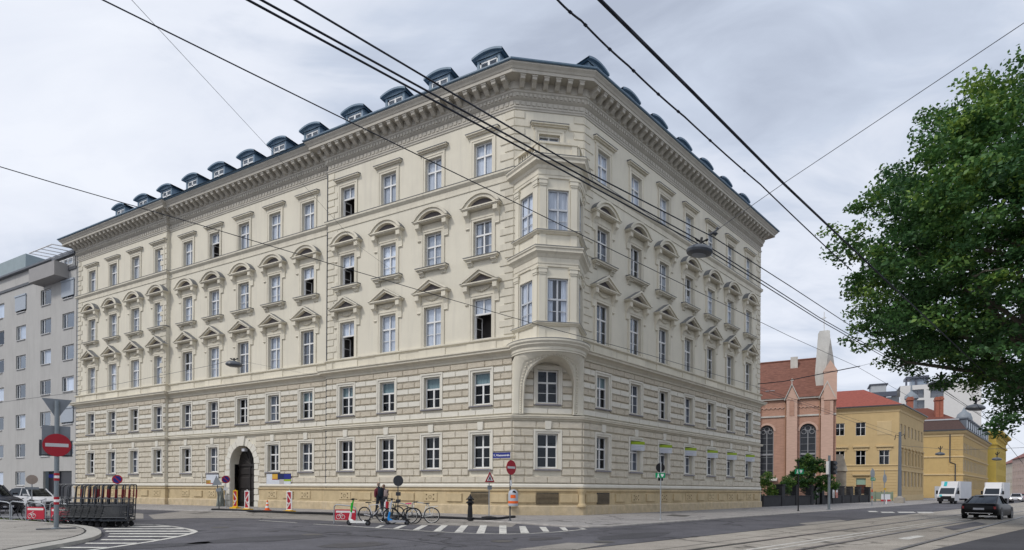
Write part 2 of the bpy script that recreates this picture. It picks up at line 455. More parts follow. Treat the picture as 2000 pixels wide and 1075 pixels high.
for x, sgn in ((XJ1, 1), (XJ2, -1)):
    q = [(x, 0, 0), (x, REC, 0), (x, REC, ZTOP), (x, 0, ZTOP)]
    mb.quad(*(q if sgn > 0 else q[::-1]), 0)
mb.quad((XL0, 14, 0), (XL0, 0, 0), (XL0, 0, 26), (XL0, 14, 26), 0)
mb.build('wall', mw, bld, mtx=BL(FL))
mb = MB(); wall_grid(mb, 0, XR1, 0, ZTOP, 0, holes_for(AX_R, ALL)); mb.quad((XR1, 0, 0), (XR1, 14, 0), (XR1, 14, 26), (XR1, 0, 26), 0)
mb.build('wall', mw, bld, mtx=BL(FR))
XCC = 2.145
mb = MB(); wall_grid(mb, 0, WC, 0, ZTOP, 0, holes_for([XCC], ['ground', 'first', 'fourth'])); mb.build('wall', mw, bld, mtx=BL(FC))
# back wall, keeps the rooms dark
pEL, pER = FL @ Vector((XL0, 14, 0)), FR @ Vector((XR1, 14, 0))
mb = MB(); mb.quad((pER.x, pER.y, 0), (pEL.x, pEL.y, 0), (pEL.x, pEL.y, 26), (pER.x, pER.y, 26)); mb.build('rear_wall', plaster, bld, mtx=BP.inverted())
# ---- rustication of the two lower storeys
GZ0, GZ1, FZ0, FZ1 = 1.97, 5.76, 6.14, 9.52
st = [block_lo, block_sm, block_ro]
mb = MB()
key = []
for xa, xb, y, lo, hi in ((XL0, XJ1, 0, 0, .0), (XJ1, XJ2, REC, .0, .0), (XJ2, 0, 0, 0, 0)):
    ax = [x for x in axl if xa < x < xb]; ex = excl_for(ax, ['ground'])
    if xa < GATE < xb: ex.append((GATE - 2.15, GATE + 2.15, 0, GZ1 + 1))
    blocks(mb, xa, xb, y, GZ0, GZ1, 8, ex, 0, (0,))
    axf = [x for x in AX_L if xa < x < xb]
    blocks(mb, xa, xb, y, FZ0, FZ1, 8, excl_for(axf, ['first']), 0, (1, 2))
for x, y1 in ((XJ1, 0), (XJ2, 0)): pass
mb.build('rusticated_masonry', st, bld, mtx=BL(FL))
mb = MB()
blocks(mb, 0, XR1, 0, GZ0, GZ1, 8, excl_for(AX_R, ['ground']), 0, (0,)); blocks(mb, 0, XR1, 0, FZ0, FZ1, 8, excl_for(AX_R, ['first']), 0, (1, 2))
mb.build('rusticated_masonry', st, bld, mtx=BL(FR))
mb = MB()
blocks(mb, 0, WC, 0, GZ0, GZ1, 8, excl_for([XCC], ['ground']), 1, (0,))
blocks(mb, .62, WC - .62, 0, FZ0, 9.1, 7, excl_for([XCC], ['first']), 0, (1, 2))
mb.build('rusticated_masonry', st, bld, mtx=BL(FC))
# ---- gate surround: voussoirs and jambs
mb = MB(); y = REC
for sg in (-1, 1):
    for k in range(7):
        z0 = .05 + k * .5
        xi = GATE + sg * GW / 2; l = .66 if k % 2 else .5
        a, b = sorted((xi, xi + sg * l)); mb.block(a, b, z0, z0 + .5, y, y - .1, .03, 1, .01)
nv = 11
for i in range(nv):
    a0, a1 = math.pi * i / nv + .01, math.pi * (i + 1) / nv - .01
    r0, r1 = GW / 2, GW / 2 + (.62 if i % 2 == 0 else .5)
    P4 = [(GATE + r * math.cos(a), GSP + r * math.sin(a)) for r, a in ((r0, a0), (r1, a0), (r1, a1), (r0, a1))]
    mb.prism(P4, y - .1, y, 1)
mb.prism([(GATE - .3, GSP + 1.45), (GATE + .3, GSP + 1.45), (GATE + .45, GZ1), (GATE - .45, GZ1)], y - .2, y, 1)
for sg in (-1, 1):
    a, b = sorted((GATE + sg * 1.62, GATE + sg * 2.15))
    for k in range(8):
        h = (GZ1 - GZ0) / 8; mb.block(a, b, GZ0 + k * h, GZ0 + (k + 1) * h, y, y - .06, .035, 0)
mb.build('gate_surround', [block_lo, block_sm], bld, mtx=BL(FL))
mb = MB(); k = 20; r = GW / 2; yd = REC + .75
door = [(GATE - r, .06), (GATE + r, .06)] + [(GATE + r * math.cos(math.pi * i / k), GSP + r * math.sin(math.pi * i / k)) for i in range(k + 1)]
mb.prism(door, yd, yd + .1)
for sx in (-1, 1):
    for z0, z1 in ((.35, 1.35), (1.5, 2.5), (2.65, 3.25)):
        a, b = sorted((GATE + sx * .12, GATE + sx * 1.3)); mb.block(a, b, z0, z1, yd - .002, yd - .06, .06)
mb.box(GATE - r, GATE + r, yd - .1, yd, 3.38, 3.56); mb.box(GATE - .06, GATE + .06, yd - .08, yd, .06, 3.38)
for i in range(1, 6):
    a = math.pi * i / 6; mb.tube([(GATE, yd - .03, GSP), (GATE + r * math.cos(a), yd - .03, GSP + r * math.sin(a))], .03, 6)
gd = mb.build('gate_door', mat('gate_dark_oak', (.022, .018, .017), .55, .2, 3, .2, 12, (6, 6, 1), spec=.4), bld, mtx=BL(FL))
mb = MB(); mb.box(GATE - .17, GATE + .17, REC + .02, REC + .3, GSP + 1.02, GSP + 1.25); mb.build('lantern', mat('lantern_milk_glass', (.55, .56, .6), .3, 0), bld, mtx=BL(FL))
# ---- moulding paths in world coordinates
def wl(x, y=0.0): p = FL @ Vector((x, y, 0)); return (p.x, p.y)
def wr(x, y=0.0): p = FR @ Vector((x, y, 0)); return (p.x, p.y)
def wc(x, y=0.0): p = FC @ Vector((x, y, 0)); return (p.x, p.y)
leftpath = [wl(XL0, 5), wl(XL0), wl(XJ1), wl(XJ1, REC), wl(XJ2, REC), wl(XJ2), wl(0)]
full = leftpath + [wc(WC), wr(XR1), wr(XR1, 5)]
INV = BP.inverted()
pathA = [wl(XL0, 5), wl(XL0), wl(XJ1), wl(XJ1, REC), wl(GATE - 2.15, REC)]
pathB = [wl(GATE + 2.15, REC), wl(XJ2, REC), wl(XJ2), wl(0), wc(WC), wr(XR1), wr(XR1, 5)]
mb = MB()
for pa in (pathA, pathB):
    mb.sweep([(-.05, 0), (.20, 0), (.20, .58), (.13, .66)], pa, 1)
    mb.sweep([(-.05, .661), (.12, .661), (.12, 1.44), (.16, 1.48), (.21, 1.53), (.21, 1.64), (-.05, 1.642)], pa, 0)
mb.build('plinth', [yellow_st, plinth_lo], bld, mtx=INV)
mb = MB()
for pa in (pathA, pathB): mb.sweep([(-.05, 1.70), (.10, 1.70), (.16, 1.75), (.16, 1.87), (.09, 1.95), (-.05, 1.955)], pa)
mb.build('plinth_moulding', block_sm, bld, mtx=INV)
# plinth panels with pierced rosettes, plain bosses, cellar grilles
hole_m = mat('pierced_hole', (.10, .065, .03), .95, 0)
def plinth_bits(fr, axes, xa, xb, grilles, skip=()):
    mb = MB(); cuts = sorted(axes)
    for i, x in enumerate(cuts):
        y = -.12 + (rec(x) if fr is FL else 0)
        if x in skip: continue
        if x in grilles:
            g = MB(); g.box(x - .68, x + .68, y - .02, y - .005, .70, 1.42)
            for k in range(9): g.add([(x - .66, y - .02, .74 + k * .075), (x + .66, y - .02, .74 + k * .075), (x + .66, y - .07, .72 + k * .075), (x - .66, y - .07, .72 + k * .075), (x + .66, y - .02, .755 + k * .075), (x - .66, y - .02, .755 + k * .075)], [(0, 3, 2, 1), (3, 5, 4, 2)], 1)
            g.build('cellar_grille', [black, mat('grille_brown', (.26, .205, .13), .7, .2, 6)], bld, mtx=BL(fr))
        else:
            mb = MB(); mb.block(x - .55, x + .55, .78, 1.40, y, y - .05, .03)
            for dx, dz in ((-.28, .14), (.28, .14), (-.28, -.14), (.28, -.14)):
                mb.lathe([(.055, 0), (.055, -.004)], (x + dx, y - .05, 1.09 + dz), 6, 1, 'y')
            for q in range(8):
                a = q * math.pi / 4
                mb.lathe([(.03, 0), (.03, -.004)], (x + .10 * math.cos(a), y - .05, 1.09 + .10 * math.sin(a)), 5, 1, 'y')
            mb.build('rosette_vent', [yellow_st, hole_m], bld, mtx=BL(fr))
    ed = [xa] + cuts + [xb]
    for i in range(len(ed) - 1):
        a, b = ed[i], ed[i + 1]
        c = (a + b) / 2
        if i == 0: c = a + (b - a) * .38
        if i == len(ed) - 2: c = b - (b - a) * .38
        if any(abs(c - s_) < 2.6 for s_ in skip) or (fr is FL and (abs(c - XJ1) < .9 or abs(c - XJ2) < .9)): continue
        y = -.12 + (rec(c) if fr is FL else 0)
        mb = MB(); mb.block(c - .58, c + .58, .80, 1.36, y, y - .09, .02); mb.build('plinth_boss', yellow_st, bld, mtx=BL(fr))
plinth_bits(FL, AX_L, XL0, 0, (AX_L[-1],), (GATE,))
plinth_bits(FR, AX_R, 0, XR1, (AX_R[0],))
plinth_bits(FC, [XCC], 0, WC, (XCC,))
for p in (wc(.02, -.10), wc(WC - .02, -.10)):
    mb = MB(); mb.lathe([(.30, .55), (.30, .66), (.24, .72), (.22, .8), (.215, 1.34), (.24, 1.36), (.24, 1.42), (.30, 1.5), (.30, 1.645)], (p[0], p[1], 0), 20)
    mb.build('corner_colonnette', yellow_st, bld, mtx=INV, smooth=40)
# ---- string courses and cornices
mb = MB()
mb.sweep([(-.05, 5.76), (.07, 5.78), (.10, 5.86), (.24, 5.90), (.24, 5.98), (.28, 6.0), (.28, 6.06), (.06, 6.12), (-.05, 6.13)], full)
mb.build('first_string_course', trim, bld, mtx=INV)
PF = [(-.05, 9.52), (.08, 9.54), (.08, 9.66), (.14, 9.72), (.22, 9.80), (.46, 9.88), (.46, 9.99), (.54, 10.03), (.54, 10.09), (.10, 10.16), (.06, 10.17)]
PS = [(.06, 10.17), (.06, 10.66), (.10, 10.70), (.19, 10.76), (.19, 10.84), (-.05, 10.9)]
mb = MB(); mb.sweep(PF + PS[1:], full); 
mb.build('main_string_course', trim, bld, mtx=INV)
PEDS = [(fr, x) for fr, axes in ((FL, AX_L), (FR, AX_R)) for x in axes]
mb = MB(); mb.sweep([(-.05, 20.22), (.05, 20.24), (.05, 20.34), (.03, 20.36), (.03, 20.62), (.10, 20.68), (.19, 20.78), (.19, 20.9), (-.05, 20.97)], full)
mb.build('upper_string_course', trim, bld, mtx=INV)
mb = MB(); mb.sweep([(.0, 20.90), (.205, 20.90), (.215, 20.93), (.05, 20.985), (-.05, 20.99)], full); mb.build('string_flashing', lead, bld, mtx=INV)
# main cornice with dentils and modillions
mb = MB()
mb.sweep([(-.05, 24.42), (.05, 24.44), (.05, 24.54), (.09, 24.58), (.09, 24.66), (.03, 24.69), (.03, 25.0), (.10, 25.05), (.18, 25.12), (.18, 25.34), (.25, 25.40), (.25, 25.50),
          (.30, 25.52), (.30, 25.96), (.98, 25.98), (.98, 26.16), (1.02, 26.18), (1.08, 26.28), (1.20, 26.40), (1.20, 26.48), (-.3, 26.5)], full)
def along(path, off, step, fn, trim_e=.35):
    for i in range(len(path) - 1):
        a, b = Vector((*path[i], 0)), Vector((*path[i + 1], 0)); t = (b - a); Ln = t.length
        if Ln < 1.5: continue
        t.normalize(); fr = frame(a, t); m = max(2, round((Ln - 2 * trim_e * 0) / step))
        for k in range(m): fn(fr, (k + .5) * Ln / m)
def modil(fr, x):
    mb.T = fr
    mb.add([(x + sx * .14, y, z) for sx in (-1, 1) for y, z in ((-.30, 25.52), (-.42, 25.54), (-.66, 25.70), (-.86, 25.76), (-.90, 25.90), (-.90, 25.975), (-.30, 25.975))],
           [(0, 1, 2, 3, 4, 5, 6), (13, 12, 11, 10, 9, 8, 7)] + [(i, i + 7, i + 8, i + 1) for i in range(6)])
    mb.box(x - .17, x + .17, -.93, -.30, 25.90, 25.974)
along(full, 0, .68, modil)
def dent(fr, x):
    mb.T = fr; mb.box(x - .075, x + .075, -.245, -.18, 25.15, 25.33)
along(full, 0, .26, dent)
def egg(fr, x):
    mb.T = fr; mb.box(x - .11, x + .11, -.075, -.03, 24.74, 24.96)
along(full, 0, .34, egg)
mb.T = None
mb.build('cornice', mat('cornice_stone', (.49, .46, .40), .9, .08, 1.5, .1, 12, stain=.35, stain_col=(.36, .335, .29)), bld, mtx=INV)
# ---- quoins on the upper storeys
for fr, lst in ((FL, ((0, -1, 0), (XJ2, 1, 0), (XJ2, -1, REC), (XJ1, 1, REC), (XJ1, -1, 0), (XL0, 1, 0))), (FR, ((0, 1, 0), (XR1, -1, 0))), (FC, ((0, 1, 0), (WC, -1, 0)))):
    mb = MB()
    for x, sd_, y in lst:
        if fr is FL and (x, sd_) in ((XJ2, -1), (XJ1, 1)): continue
        for za, zb, yy in ((10.95, 20.2, y), (21.0, 24.4, y), (10.18, 10.65, y - .06)):
            mb = MB(); quoins(mb, x, sd_, yy, za, zb); mb.build('quoin_stones', trim, bld, mtx=BL(fr))
# downpipes
for fr, x, m in ((FL, XJ2 + .02 - .17, dk_metal), (FL, XL0 + .12, galv), (FR, XR1 + .10, mat('downpipe_pale', (.52, .51, .47), .6, .05, 3))):
    mb = MB(); mb.tube([(x, -.02 + (.10 if fr is FL and x > -20 else 0), .2), (x, -.02 + (.10 if fr is FL and x > -20 else 0), 25.2)], .055 if m is not galv else .06, 8)
    if fr is FR:
        mb = MB(); mb.tube([(x, -.06, .15), (x, -.06, 2.0), (x - .1, .1, 2.3), (x - .1, .1, 10)], .09, 8)
    mb.build('downpipe', m, bld, mtx=BL(fr))
# ================================================================ windows
def fr_mesh(wd, h, mb, y0=.20, y1=.27, bars=True, trans=.60, open_low=False, cross=True):
    t = .075
    mb.box(-wd / 2, -wd / 2 + t, y0, y1, 0, h); mb.box(wd / 2 - t, wd / 2, y0, y1, 0, h)
    mb.box(-wd / 2 + t, wd / 2 - t, y0, y1, 0, t); mb.box(-wd / 2 + t, wd / 2 - t, y0, y1, h - t, h)
    zt = h * trans
    mb.box(-wd / 2 + t, wd / 2 - t, y0 - .02, y1, zt - .05, zt + .05)
    if cross: mb.box(-.045, .045, y0 + .005, y1 - .003, zt + .05, h - t)
    if not open_low:
        mb.box(-.055, .055, y0 - .01, y1 - .003, t, zt - .05)
        if bars: 
            z = zt * .5
            mb.box(-wd / 2 + t, -.055, y0 + .02, y1 - .01, z - .018, z + .018); mb.box(.055, wd / 2 - t, y0 + .02, y1 - .01, z - .018, z + .018)
def open_sash(mb, wd, h, trans, y):
    """the two casements of the lower light swung into the room"""
    zt = h * trans - .05; hw = wd / 2 - .075
    for sg in (-1, 1):
        T0 = mb.T
        mb.T = (T0 if T0 is not None else Matrix()) @ Matrix.Translation((sg * hw, y, 0)) @ Matrix.Rotation(-sg * R_(78), 4, 'Z')
        x0, x1 = sorted((0, -sg * hw))
        for a, b, c, d in ((x0, x0 + .06, .08, zt), (x1 - .06, x1, .08, zt), (x0, x1, .08, .14), (x0, x1, zt - .06, zt), (x0, x1, zt * .5 - .015, zt * .5 + .015)):
            mb.box(a, b, -.02, .02, c, d)
        mb.T = T0
PM = {}
def shared(name, key, make, mats, smooth=None):
    """mesh made once per key, linked by every window of that kind"""
    if key not in PM:
        mb = MB(); make(mb)
        me = D.meshes.new(name); me.from_pydata([tuple(v) for v in mb.v], [], mb.f)
        ms_ = mats if isinstance(mats, (list, tuple)) else [mats]
        for m in ms_: me.materials.append(m)
        if len(ms_) > 1: me.polygons.foreach_set('material_index', mb.m)
        if smooth:
            me.polygons.foreach_set('use_smooth', [True] * len(me.polygons)); me.set_sharp_from_angle(angle=R_(smooth))
        me.update(); PM[key] = me
    return PM[key]
def part(name, me, parent, mtx=None):
    o = D.objects.new(name, me); COL.objects.link(o); adopt(o, parent)
    if mtx is not None: o.matrix_local = mtx
    return o
def surround_mb(mb, wd, h, sw, d, bottom=0.0, ears=False):
    """architrave in two steps round an opening"""
    for w0, w1, dd in ((0, sw * .55, d), (sw * .55, sw, d * 1.6)):
        a, b = wd / 2 + w0, wd / 2 + w1
        mb.box(-b, -a, -dd, 0, bottom, h + w1); mb.box(a, b, -dd, 0, bottom, h + w1); mb.box(-a, a, -dd, 0, h + w0, h + w1)
def console(mb, x, z0, z1, d, w=.13):
    """scrolled bracket: deep at the top, tapering down"""
    H = z1 - z0
    pr = [(0, z0), (-.05, z0 + .02), (-.10, z0 + .07), (-.07, z0 + .14), (-.09, z0 + H * .4), (-d * .55, z0 + H * .62), (-d, z0 + H * .72), (-d, z1 - .03), (-d * .9, z1), (0, z1)]
    k = len(pr)
    mb.add([(x + sx * w, y, z) for sx in (-1, 1) for y, z in pr], [tuple(range(k)), tuple(reversed(range(k, 2 * k)))] + [(i, i + k, i + k + 1, i + 1) for i in range(k - 1)])
def hood_profile_pts(kind, hw, zb):
    if kind == 'seg':
        R = (hw * hw + .80 ** 2) / (2 * .80); c = zb + .80 - R; a0 = math.asin(hw / R)
        return [(R * math.sin(a), c + R * math.cos(a)) for a in [a0 - 2 * a0 * i / 14 for i in range(15)]]
    return [(hw, zb), (0, zb + .84), (-hw, zb)]
def pediment(mb, kind, zb, hw=1.42, d=.50):
    """bed moulding, raking cornice of two fillets, recessed dark tympanum"""
    mb.box(-hw + .10, hw - .10, -d + .10, 0, zb - .10, zb - .045); mb.box(-hw + .03, hw - .03, -d + .04, 0, zb - .045, zb + .03)
    o = hood_profile_pts(kind, hw, zb + .03)
    def inset(pts, t, sh=0):
        return [(x * (hw - t) / hw, zb + .03 + (z - zb - .03) * (1 - t * .55) - t * .42 + sh) for x, z in pts]
    k = len(o)
    for t0, t1, dd in ((0, .16, d), (.16, .36, d - .09)):
        a, b = inset(o, t0), inset(o, t1)
        b = [(x, max(z, zb + .031)) for x, z in b]; a = [(x, max(z, zb + .031)) for x, z in a]
        for i in range(k - 1):
            (x0, z0), (x1, z1), (u0, v0), (u1, v1) = a[i], a[i + 1], b[i], b[i + 1]
            mb.quad((x1, -dd, z1), (u1, -dd, v1), (u0, -dd, v0), (x0, -dd, z0))
            mb.quad((x0, -dd, z0), (x0, 0, z0), (x1, 0, z1), (x1, -dd, z1), 1 if t0 == 0 else 0)
            mb.quad((u1, -dd, v1), (u1, 0, v1), (u0, 0, v0), (u0, -dd, v0))
    b = [(x, max(z, zb + .031)) for x, z in inset(o, .36)]
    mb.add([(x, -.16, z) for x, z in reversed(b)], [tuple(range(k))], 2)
def garland(mb, z, hw=.5):
    for i in range(9):
        t = -1 + 2 * i / 8; x = t * hw; zz_ = z - .16 * (1 - t * t)
        mb.add(*ico(x, -.08, zz_, .075 + .02 * (1 - abs(t))))
    for sg in (-1, 1): mb.add(*ico(sg * (hw + .08), -.07, z + .03, .06))
def ico(x, y, z, r):
    vs = [(x, y, z + r), (x, y, z - r), (x + r, y, z), (x - r, y, z), (x, y - r, z), (x, y + r, z)]
    return vs, [(0, 2, 5), (0, 5, 3), (0, 3, 4), (0, 4, 2), (1, 5, 2), (1, 3, 5), (1, 4, 3), (1, 2, 4)]
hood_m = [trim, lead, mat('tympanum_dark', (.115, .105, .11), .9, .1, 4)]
stone2 = [trim, sill_grey]
RNG = random.Random(11)
def window(parent, mtx, row, style='curtain', sur=True, trans=.62, wd=None, h=None, frm=white_fr):
    W_, b_, t_ = ROWS[row]
    wd = wd or W_; h = h or (t_ - b_)
    op = style == 'open'
    kf = ('frame', row, op, style == 'plain_top', round(wd, 2), frm.name)
    def mk(mb):
        fr_mesh(wd, h, mb, trans=trans, open_low=op, cross=style != 'plain_top', bars=row in ('ground', 'first', 'third', 'second'))
        if op: open_sash(mb, wd, h, trans, .25)
    o = part('window', shared('window', kf, mk, frm), parent, mtx)
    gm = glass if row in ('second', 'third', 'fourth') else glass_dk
    zt = h * trans
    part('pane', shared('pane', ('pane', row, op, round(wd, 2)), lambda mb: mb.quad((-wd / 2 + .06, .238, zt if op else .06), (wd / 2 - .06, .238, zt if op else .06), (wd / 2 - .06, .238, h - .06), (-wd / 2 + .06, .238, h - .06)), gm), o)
    # the room behind: back, sides, and what hangs in it
    def room(mb):
        x0, x1, y0, y1, z0, z1 = -wd / 2 - .4, wd / 2 + .4, .40, 1.6, -.3, h + .3
        q = [(x0, y0, z0), (x1, y0, z0), (x1, y1, z0), (x0, y1, z0), (x0, y0, z1), (x1, y0, z1), (x1, y1, z1), (x0, y1, z1)]
        mb.add(q, [(0, 1, 2, 3), (7, 6, 5, 4), (3, 2, 6, 7), (0, 3, 7, 4), (2, 1, 5, 6)])
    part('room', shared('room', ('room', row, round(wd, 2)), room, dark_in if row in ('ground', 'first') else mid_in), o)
    def cur(mb, full):
        nseg = 16
        def strip(x0, x1, z0, z1):
            pts = [(x0 + (x1 - x0) * i / nseg, .305 + .022 * math.sin(i * 2.4)) for i in range(nseg + 1)]
            for (a, ya), (b, yb) in zip(pts, pts[1:]): mb.quad((a, ya, z0), (b, yb, z0), (b, yb, z1), (a, ya, z1))
        if full == 'full': strip(-wd / 2 - .05, wd / 2 + .05, -.05, h + .05)
        elif full == 'sides': strip(-wd / 2 - .05, -wd * .20, -.05, h + .05); strip(wd * .20, wd / 2 + .05, -.05, h + .05)
        elif full == 'top': strip(-wd / 2 - .05, wd / 2 + .05, zt, h + .05)
        elif full == 'half': strip(-wd / 2 - .05, wd / 2 + .05, -.05, h * .42)
    cs = {'curtain': ('full', curtain_w), 'open': ('top', curtain_w), 'sides': ('sides', curtain_w), 'grey': ('full', curtain_g), 'halfgrey': ('sides', curtain_g),
          'blind': ('top', blind_t), 'plain_top': ('top', blind_t), 'low': ('half', curtain_w)}.get(style)
    if cs: part('curtain', shared('curtain', ('cur', row, cs[0], cs[1].name, round(wd, 2)), lambda mb: cur(mb, cs[0]), cs[1]), o)
    if not sur: return o
    if row in ('ground', 'first'):
        part('surround', shared('surround', ('sur', row), lambda mb: surround_mb(mb, wd, h, SUR, .085, -.12), block_sm), o)
        part('sill', shared('sill', ('sill', row), lambda mb: mb.add([(x, y, z) for x in (-wd / 2 - .16, wd / 2 + .16) for y, z in ((-.2, -.16), (-.2, -.10), (.2, 0.004), (.2, -.16))],
             [(0, 3, 2, 1), (4, 5, 6, 7), (0, 1, 5, 4), (1, 2, 6, 5), (3, 0, 4, 7)]), sill_grey), o)
        if row == 'ground':
            part('keystone', shared('keystone', ('key',), lambda mb: mb.prism([(-.17, h + SUR + .02), (.17, h + SUR + .02), (.21, h + .752), (-.21, h + .752)], -.18, 0), block_sm), o)
    else:
        part('surround', shared('surround', ('sur', row), lambda mb: surround_mb(mb, wd, h, .25, .05, -.02 if row == 'third' else -.10), trim), o)
        if row == 'fourth':
            def hd(mb):
                z = h + .27
                mb.box(-1.0, 1.0, -.05, 0, z, z + .14); mb.box(-1.07, 1.07, -.17, 0, z + .14, z + .22); mb.box(-1.14, 1.14, -.28, 0, z + .22, z + .30)
                mb.add([(x, y, zq) for x in (-1.17, 1.17) for y, zq in ((-.31, z + .30), (-.31, z + .33), (0, z + .40), (0, z + .30))], [(0, 3, 2, 1), (4, 5, 6, 7), (0, 1, 5, 4), (1, 2, 6, 5), (3, 0, 4, 7)], 1)
            part('hood', shared('hood', ('hood',), hd, hood_m), o)
        if row == 'third':
            def pd(mb):
                pediment(mb, 'seg', h + .74)
                for sg in (-1, 1): console(mb, sg * 1.06, h - .45, h + .64, .38, .15)
                mb.box(-.90, .90, -.03, 0, h + .27, h + .62)
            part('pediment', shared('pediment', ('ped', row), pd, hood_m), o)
            def sl(mb):
                mb.box(-1.2, 1.2, -.36, 0, -.20, -.10); mb.box(-1.14, 1.14, -.27, 0, -.28, -.20)
                mb.add([(x, y, zq) for x in (-1.23, 1.23) for y, zq in ((-.39, -.10), (-.39, -.07), (.2, 0.0), (.2, -.10))], [(0, 3, 2, 1), (4, 5, 6, 7), (0, 1, 5, 4), (1, 2, 6, 5), (3, 0, 4, 7)], 1)
                for sg in (-1, 1): console(mb, sg * .86, -.60, -.28, .24, .18)
            part('sill', shared('sill', ('sill', row), sl, [trim, lead]), o)
        if row == 'second':
            def pd(mb):
                pediment(mb, 'tri', h + .86)
                for sg in (-1, 1): console(mb, sg * 1.06, h - .40, h + .76, .38, .15)
                mb.box(-.90, .90, -.03, 0, h + .27, h + .74); garland(mb, h + .58)
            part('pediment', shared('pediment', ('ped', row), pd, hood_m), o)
    return o
for fr, x in PEDS:
    part('window_pedestal', shared('window_pedestal', ('pedm',), lambda mb: mb.box(-1.05, 1.05, -.11, -.06, 10.175, 10.655), trim), bld, BL(fr) @ Matrix.Translation((x, rec(x) if fr is FL else 0, 0)))
# which windows stand open, are curtained or dark, row by row (left to right on each front)
STY_L = {'ground': ['none', 'halfgrey', 'halfgrey', 'none', 'none', 'halfgrey', None, 'none', 'halfgrey', 'none', 'none', 'none', 'none'],
         'first': ['halfgrey', 'halfgrey', 'none', 'halfgrey', 'halfgrey', 'halfgrey', 'none', 'sides', 'blind', 'blind', 'plain_top', 'plain_top', 'plain_top'],
         'second': ['curtain', 'curtain', 'curtain', 'curtain', 'low', 'curtain', 'grey', 'curtain', 'halfgrey', 'open', 'curtain', 'curtain', 'open'],
         'third': ['curtain', 'curtain', 'curtain', 'curtain', 'curtain', 'curtain', 'sides', 'curtain', 'open', 'open', 'curtain', 'curtain', 'sides'],
         'fourth': ['curtain', 'curtain', 'curtain', 'curtain', 'curtain', 'open', 'curtain', 'curtain', 'curtain', 'open', 'curtain', 'curtain', 'curtain']}
STY_R = {'ground': ['none', 'halfgrey', 'grey', 'halfgrey', 'grey', 'halfgrey', 'grey'], 'first': ['blind', 'halfgrey', 'none', 'halfgrey', 'grey', 'none', 'halfgrey'],
         'second': ['none', 'none', 'halfgrey', 'halfgrey', 'none', 'halfgrey', 'none'], 'third': ['halfgrey', 'none', 'sides', 'low', 'curtain', 'curtain', 'curtain'],
         'fourth': ['curtain'] * 7}
for row in ALL:
    for x, stl in zip(AX_L, STY_L[row]):
        if stl is None: continue
        window(bld, BL(FL) @ Matrix.Translation((x, rec(x), ROWS[row][1])), row, stl)
    for x, stl in zip(AX_R, STY_R[row]):
        window(bld, BL(FR) @ Matrix.Translation((x, 0, ROWS[row][1])), row, stl)
window(bld, BL(FC) @ Matrix.Translation((XCC, 0, ROWS['ground'][1])), 'ground', 'none')
window(bld, BL(FC) @ Matrix.Translation((XCC, 0, ROWS['first'][1])), 'first', 'none')
window(bld, BL(FC) @ Matrix.Translation((XCC, 0, ROWS['fourth'][1])), 'fourth', 'grey')
# ================================================================ oriel on the corner
XB0, XB1, DB = 1.14, 3.42, 1.9
bp = [(-.02, .25), (.10, 0), (XB0, -DB), (XB1, -DB), (4.30, 0), (4.42, .25)]
BZ = [(11.18, 13.72, 10.16, 14.9), (16.42, 18.78, 15.4, 20.0)]
# wall faces with window openings
faces = []
for a, b in ((1, 2), (2, 3), (3, 4)):
    A, B = Vector((*bp[a], 0)), Vector((*bp[b], 0)); faces.append((frame(A, (B - A).normalized()), (B - A).length))
mb = MB()
for fr, Ln in faces:
    mb.T = fr
    front = Ln > 2.2
    m0 = .53 if Ln > 2.2 else .5
    hs = [(m0, Ln - m0, z0, z1) for z0, z1, _, _ in BZ]
    wall_grid(mb, 0, Ln, 10.16, 20.0, 0, hs, .16)
    for z0, z1, zb, zt_ in BZ:
        for xa, xb in ((.04, m0 - .11), (Ln - m0 + .11, Ln - .04)):       # pilasters with base and capital
            mb.box(xa, xb, -.07, 0, z0 - .02, z1 + .18)
            mb.box(xa - .03, xb + .03, -.10, 0, z0, z0 + .12)
            mb.box(xa - .02, xb + .02, -.11, 0, z1 + .18, z1 + .28); mb.box(xa - .05, xb + .05, -.14, 0, z1 + .28, z1 + .5); mb.box(xa - .09, xb + .09, -.17, 0, z1 + .5, z1 + .58)
            mb.box(xa, xb, -.05, 0, zb + .05, z0 - .18)
        mb.box(m0 - .07, m0, -.04, 0, z0, z1); mb.box(Ln - m0, Ln - m0 + .07, -.04, 0, z0, z1); mb.box(m0 - .07, Ln - m0 + .07, -.04, 0, z1, z1 + .08)
mb.T = None
bay = mb.build('oriel', mw, bld, mtx=BL(FC))
for z in (11.16, 16.40): mb = MB(); mb.sweep([(-.05, z - .20), (.08, z - .18), (.14, z - .10), (.20, z - .06), (.20, z - .01), (-.16, z + .02)], bp); mb.build('oriel_sill_band', trim, bay)
for pr_ in ([(-.05, 14.34), (.07, 14.36), (.07, 14.5), (.10, 14.52), (.10, 14.84), (.14, 14.88), (.22, 15.0), (.36, 15.12), (.36, 15.26), (.42, 15.32), (.42, 15.4), (-.05, 15.56)],
            [(-.05, 19.40), (.07, 19.42), (.07, 19.56), (.10, 19.58), (.10, 19.86), (.16, 19.92), (.22, 20.06), (.46, 20.18), (.46, 20.32), (.54, 20.42), (.54, 20.5), (-.05, 20.7)]):
    mb = MB(); mb.sweep(pr_, bp); mb.build('oriel_cornice', trim, bay)
for z, o_ in ((11.15, .205), (15.4, .425), (16.39, .205), (20.5, .545)):
    mb = MB(); mb.sweep([(o_ - .06, z), (o_ + .012, z), (o_ + .012, z + .03), (o_ - .06, z + .035)], bp); mb.build('oriel_flashing', lead, bay)
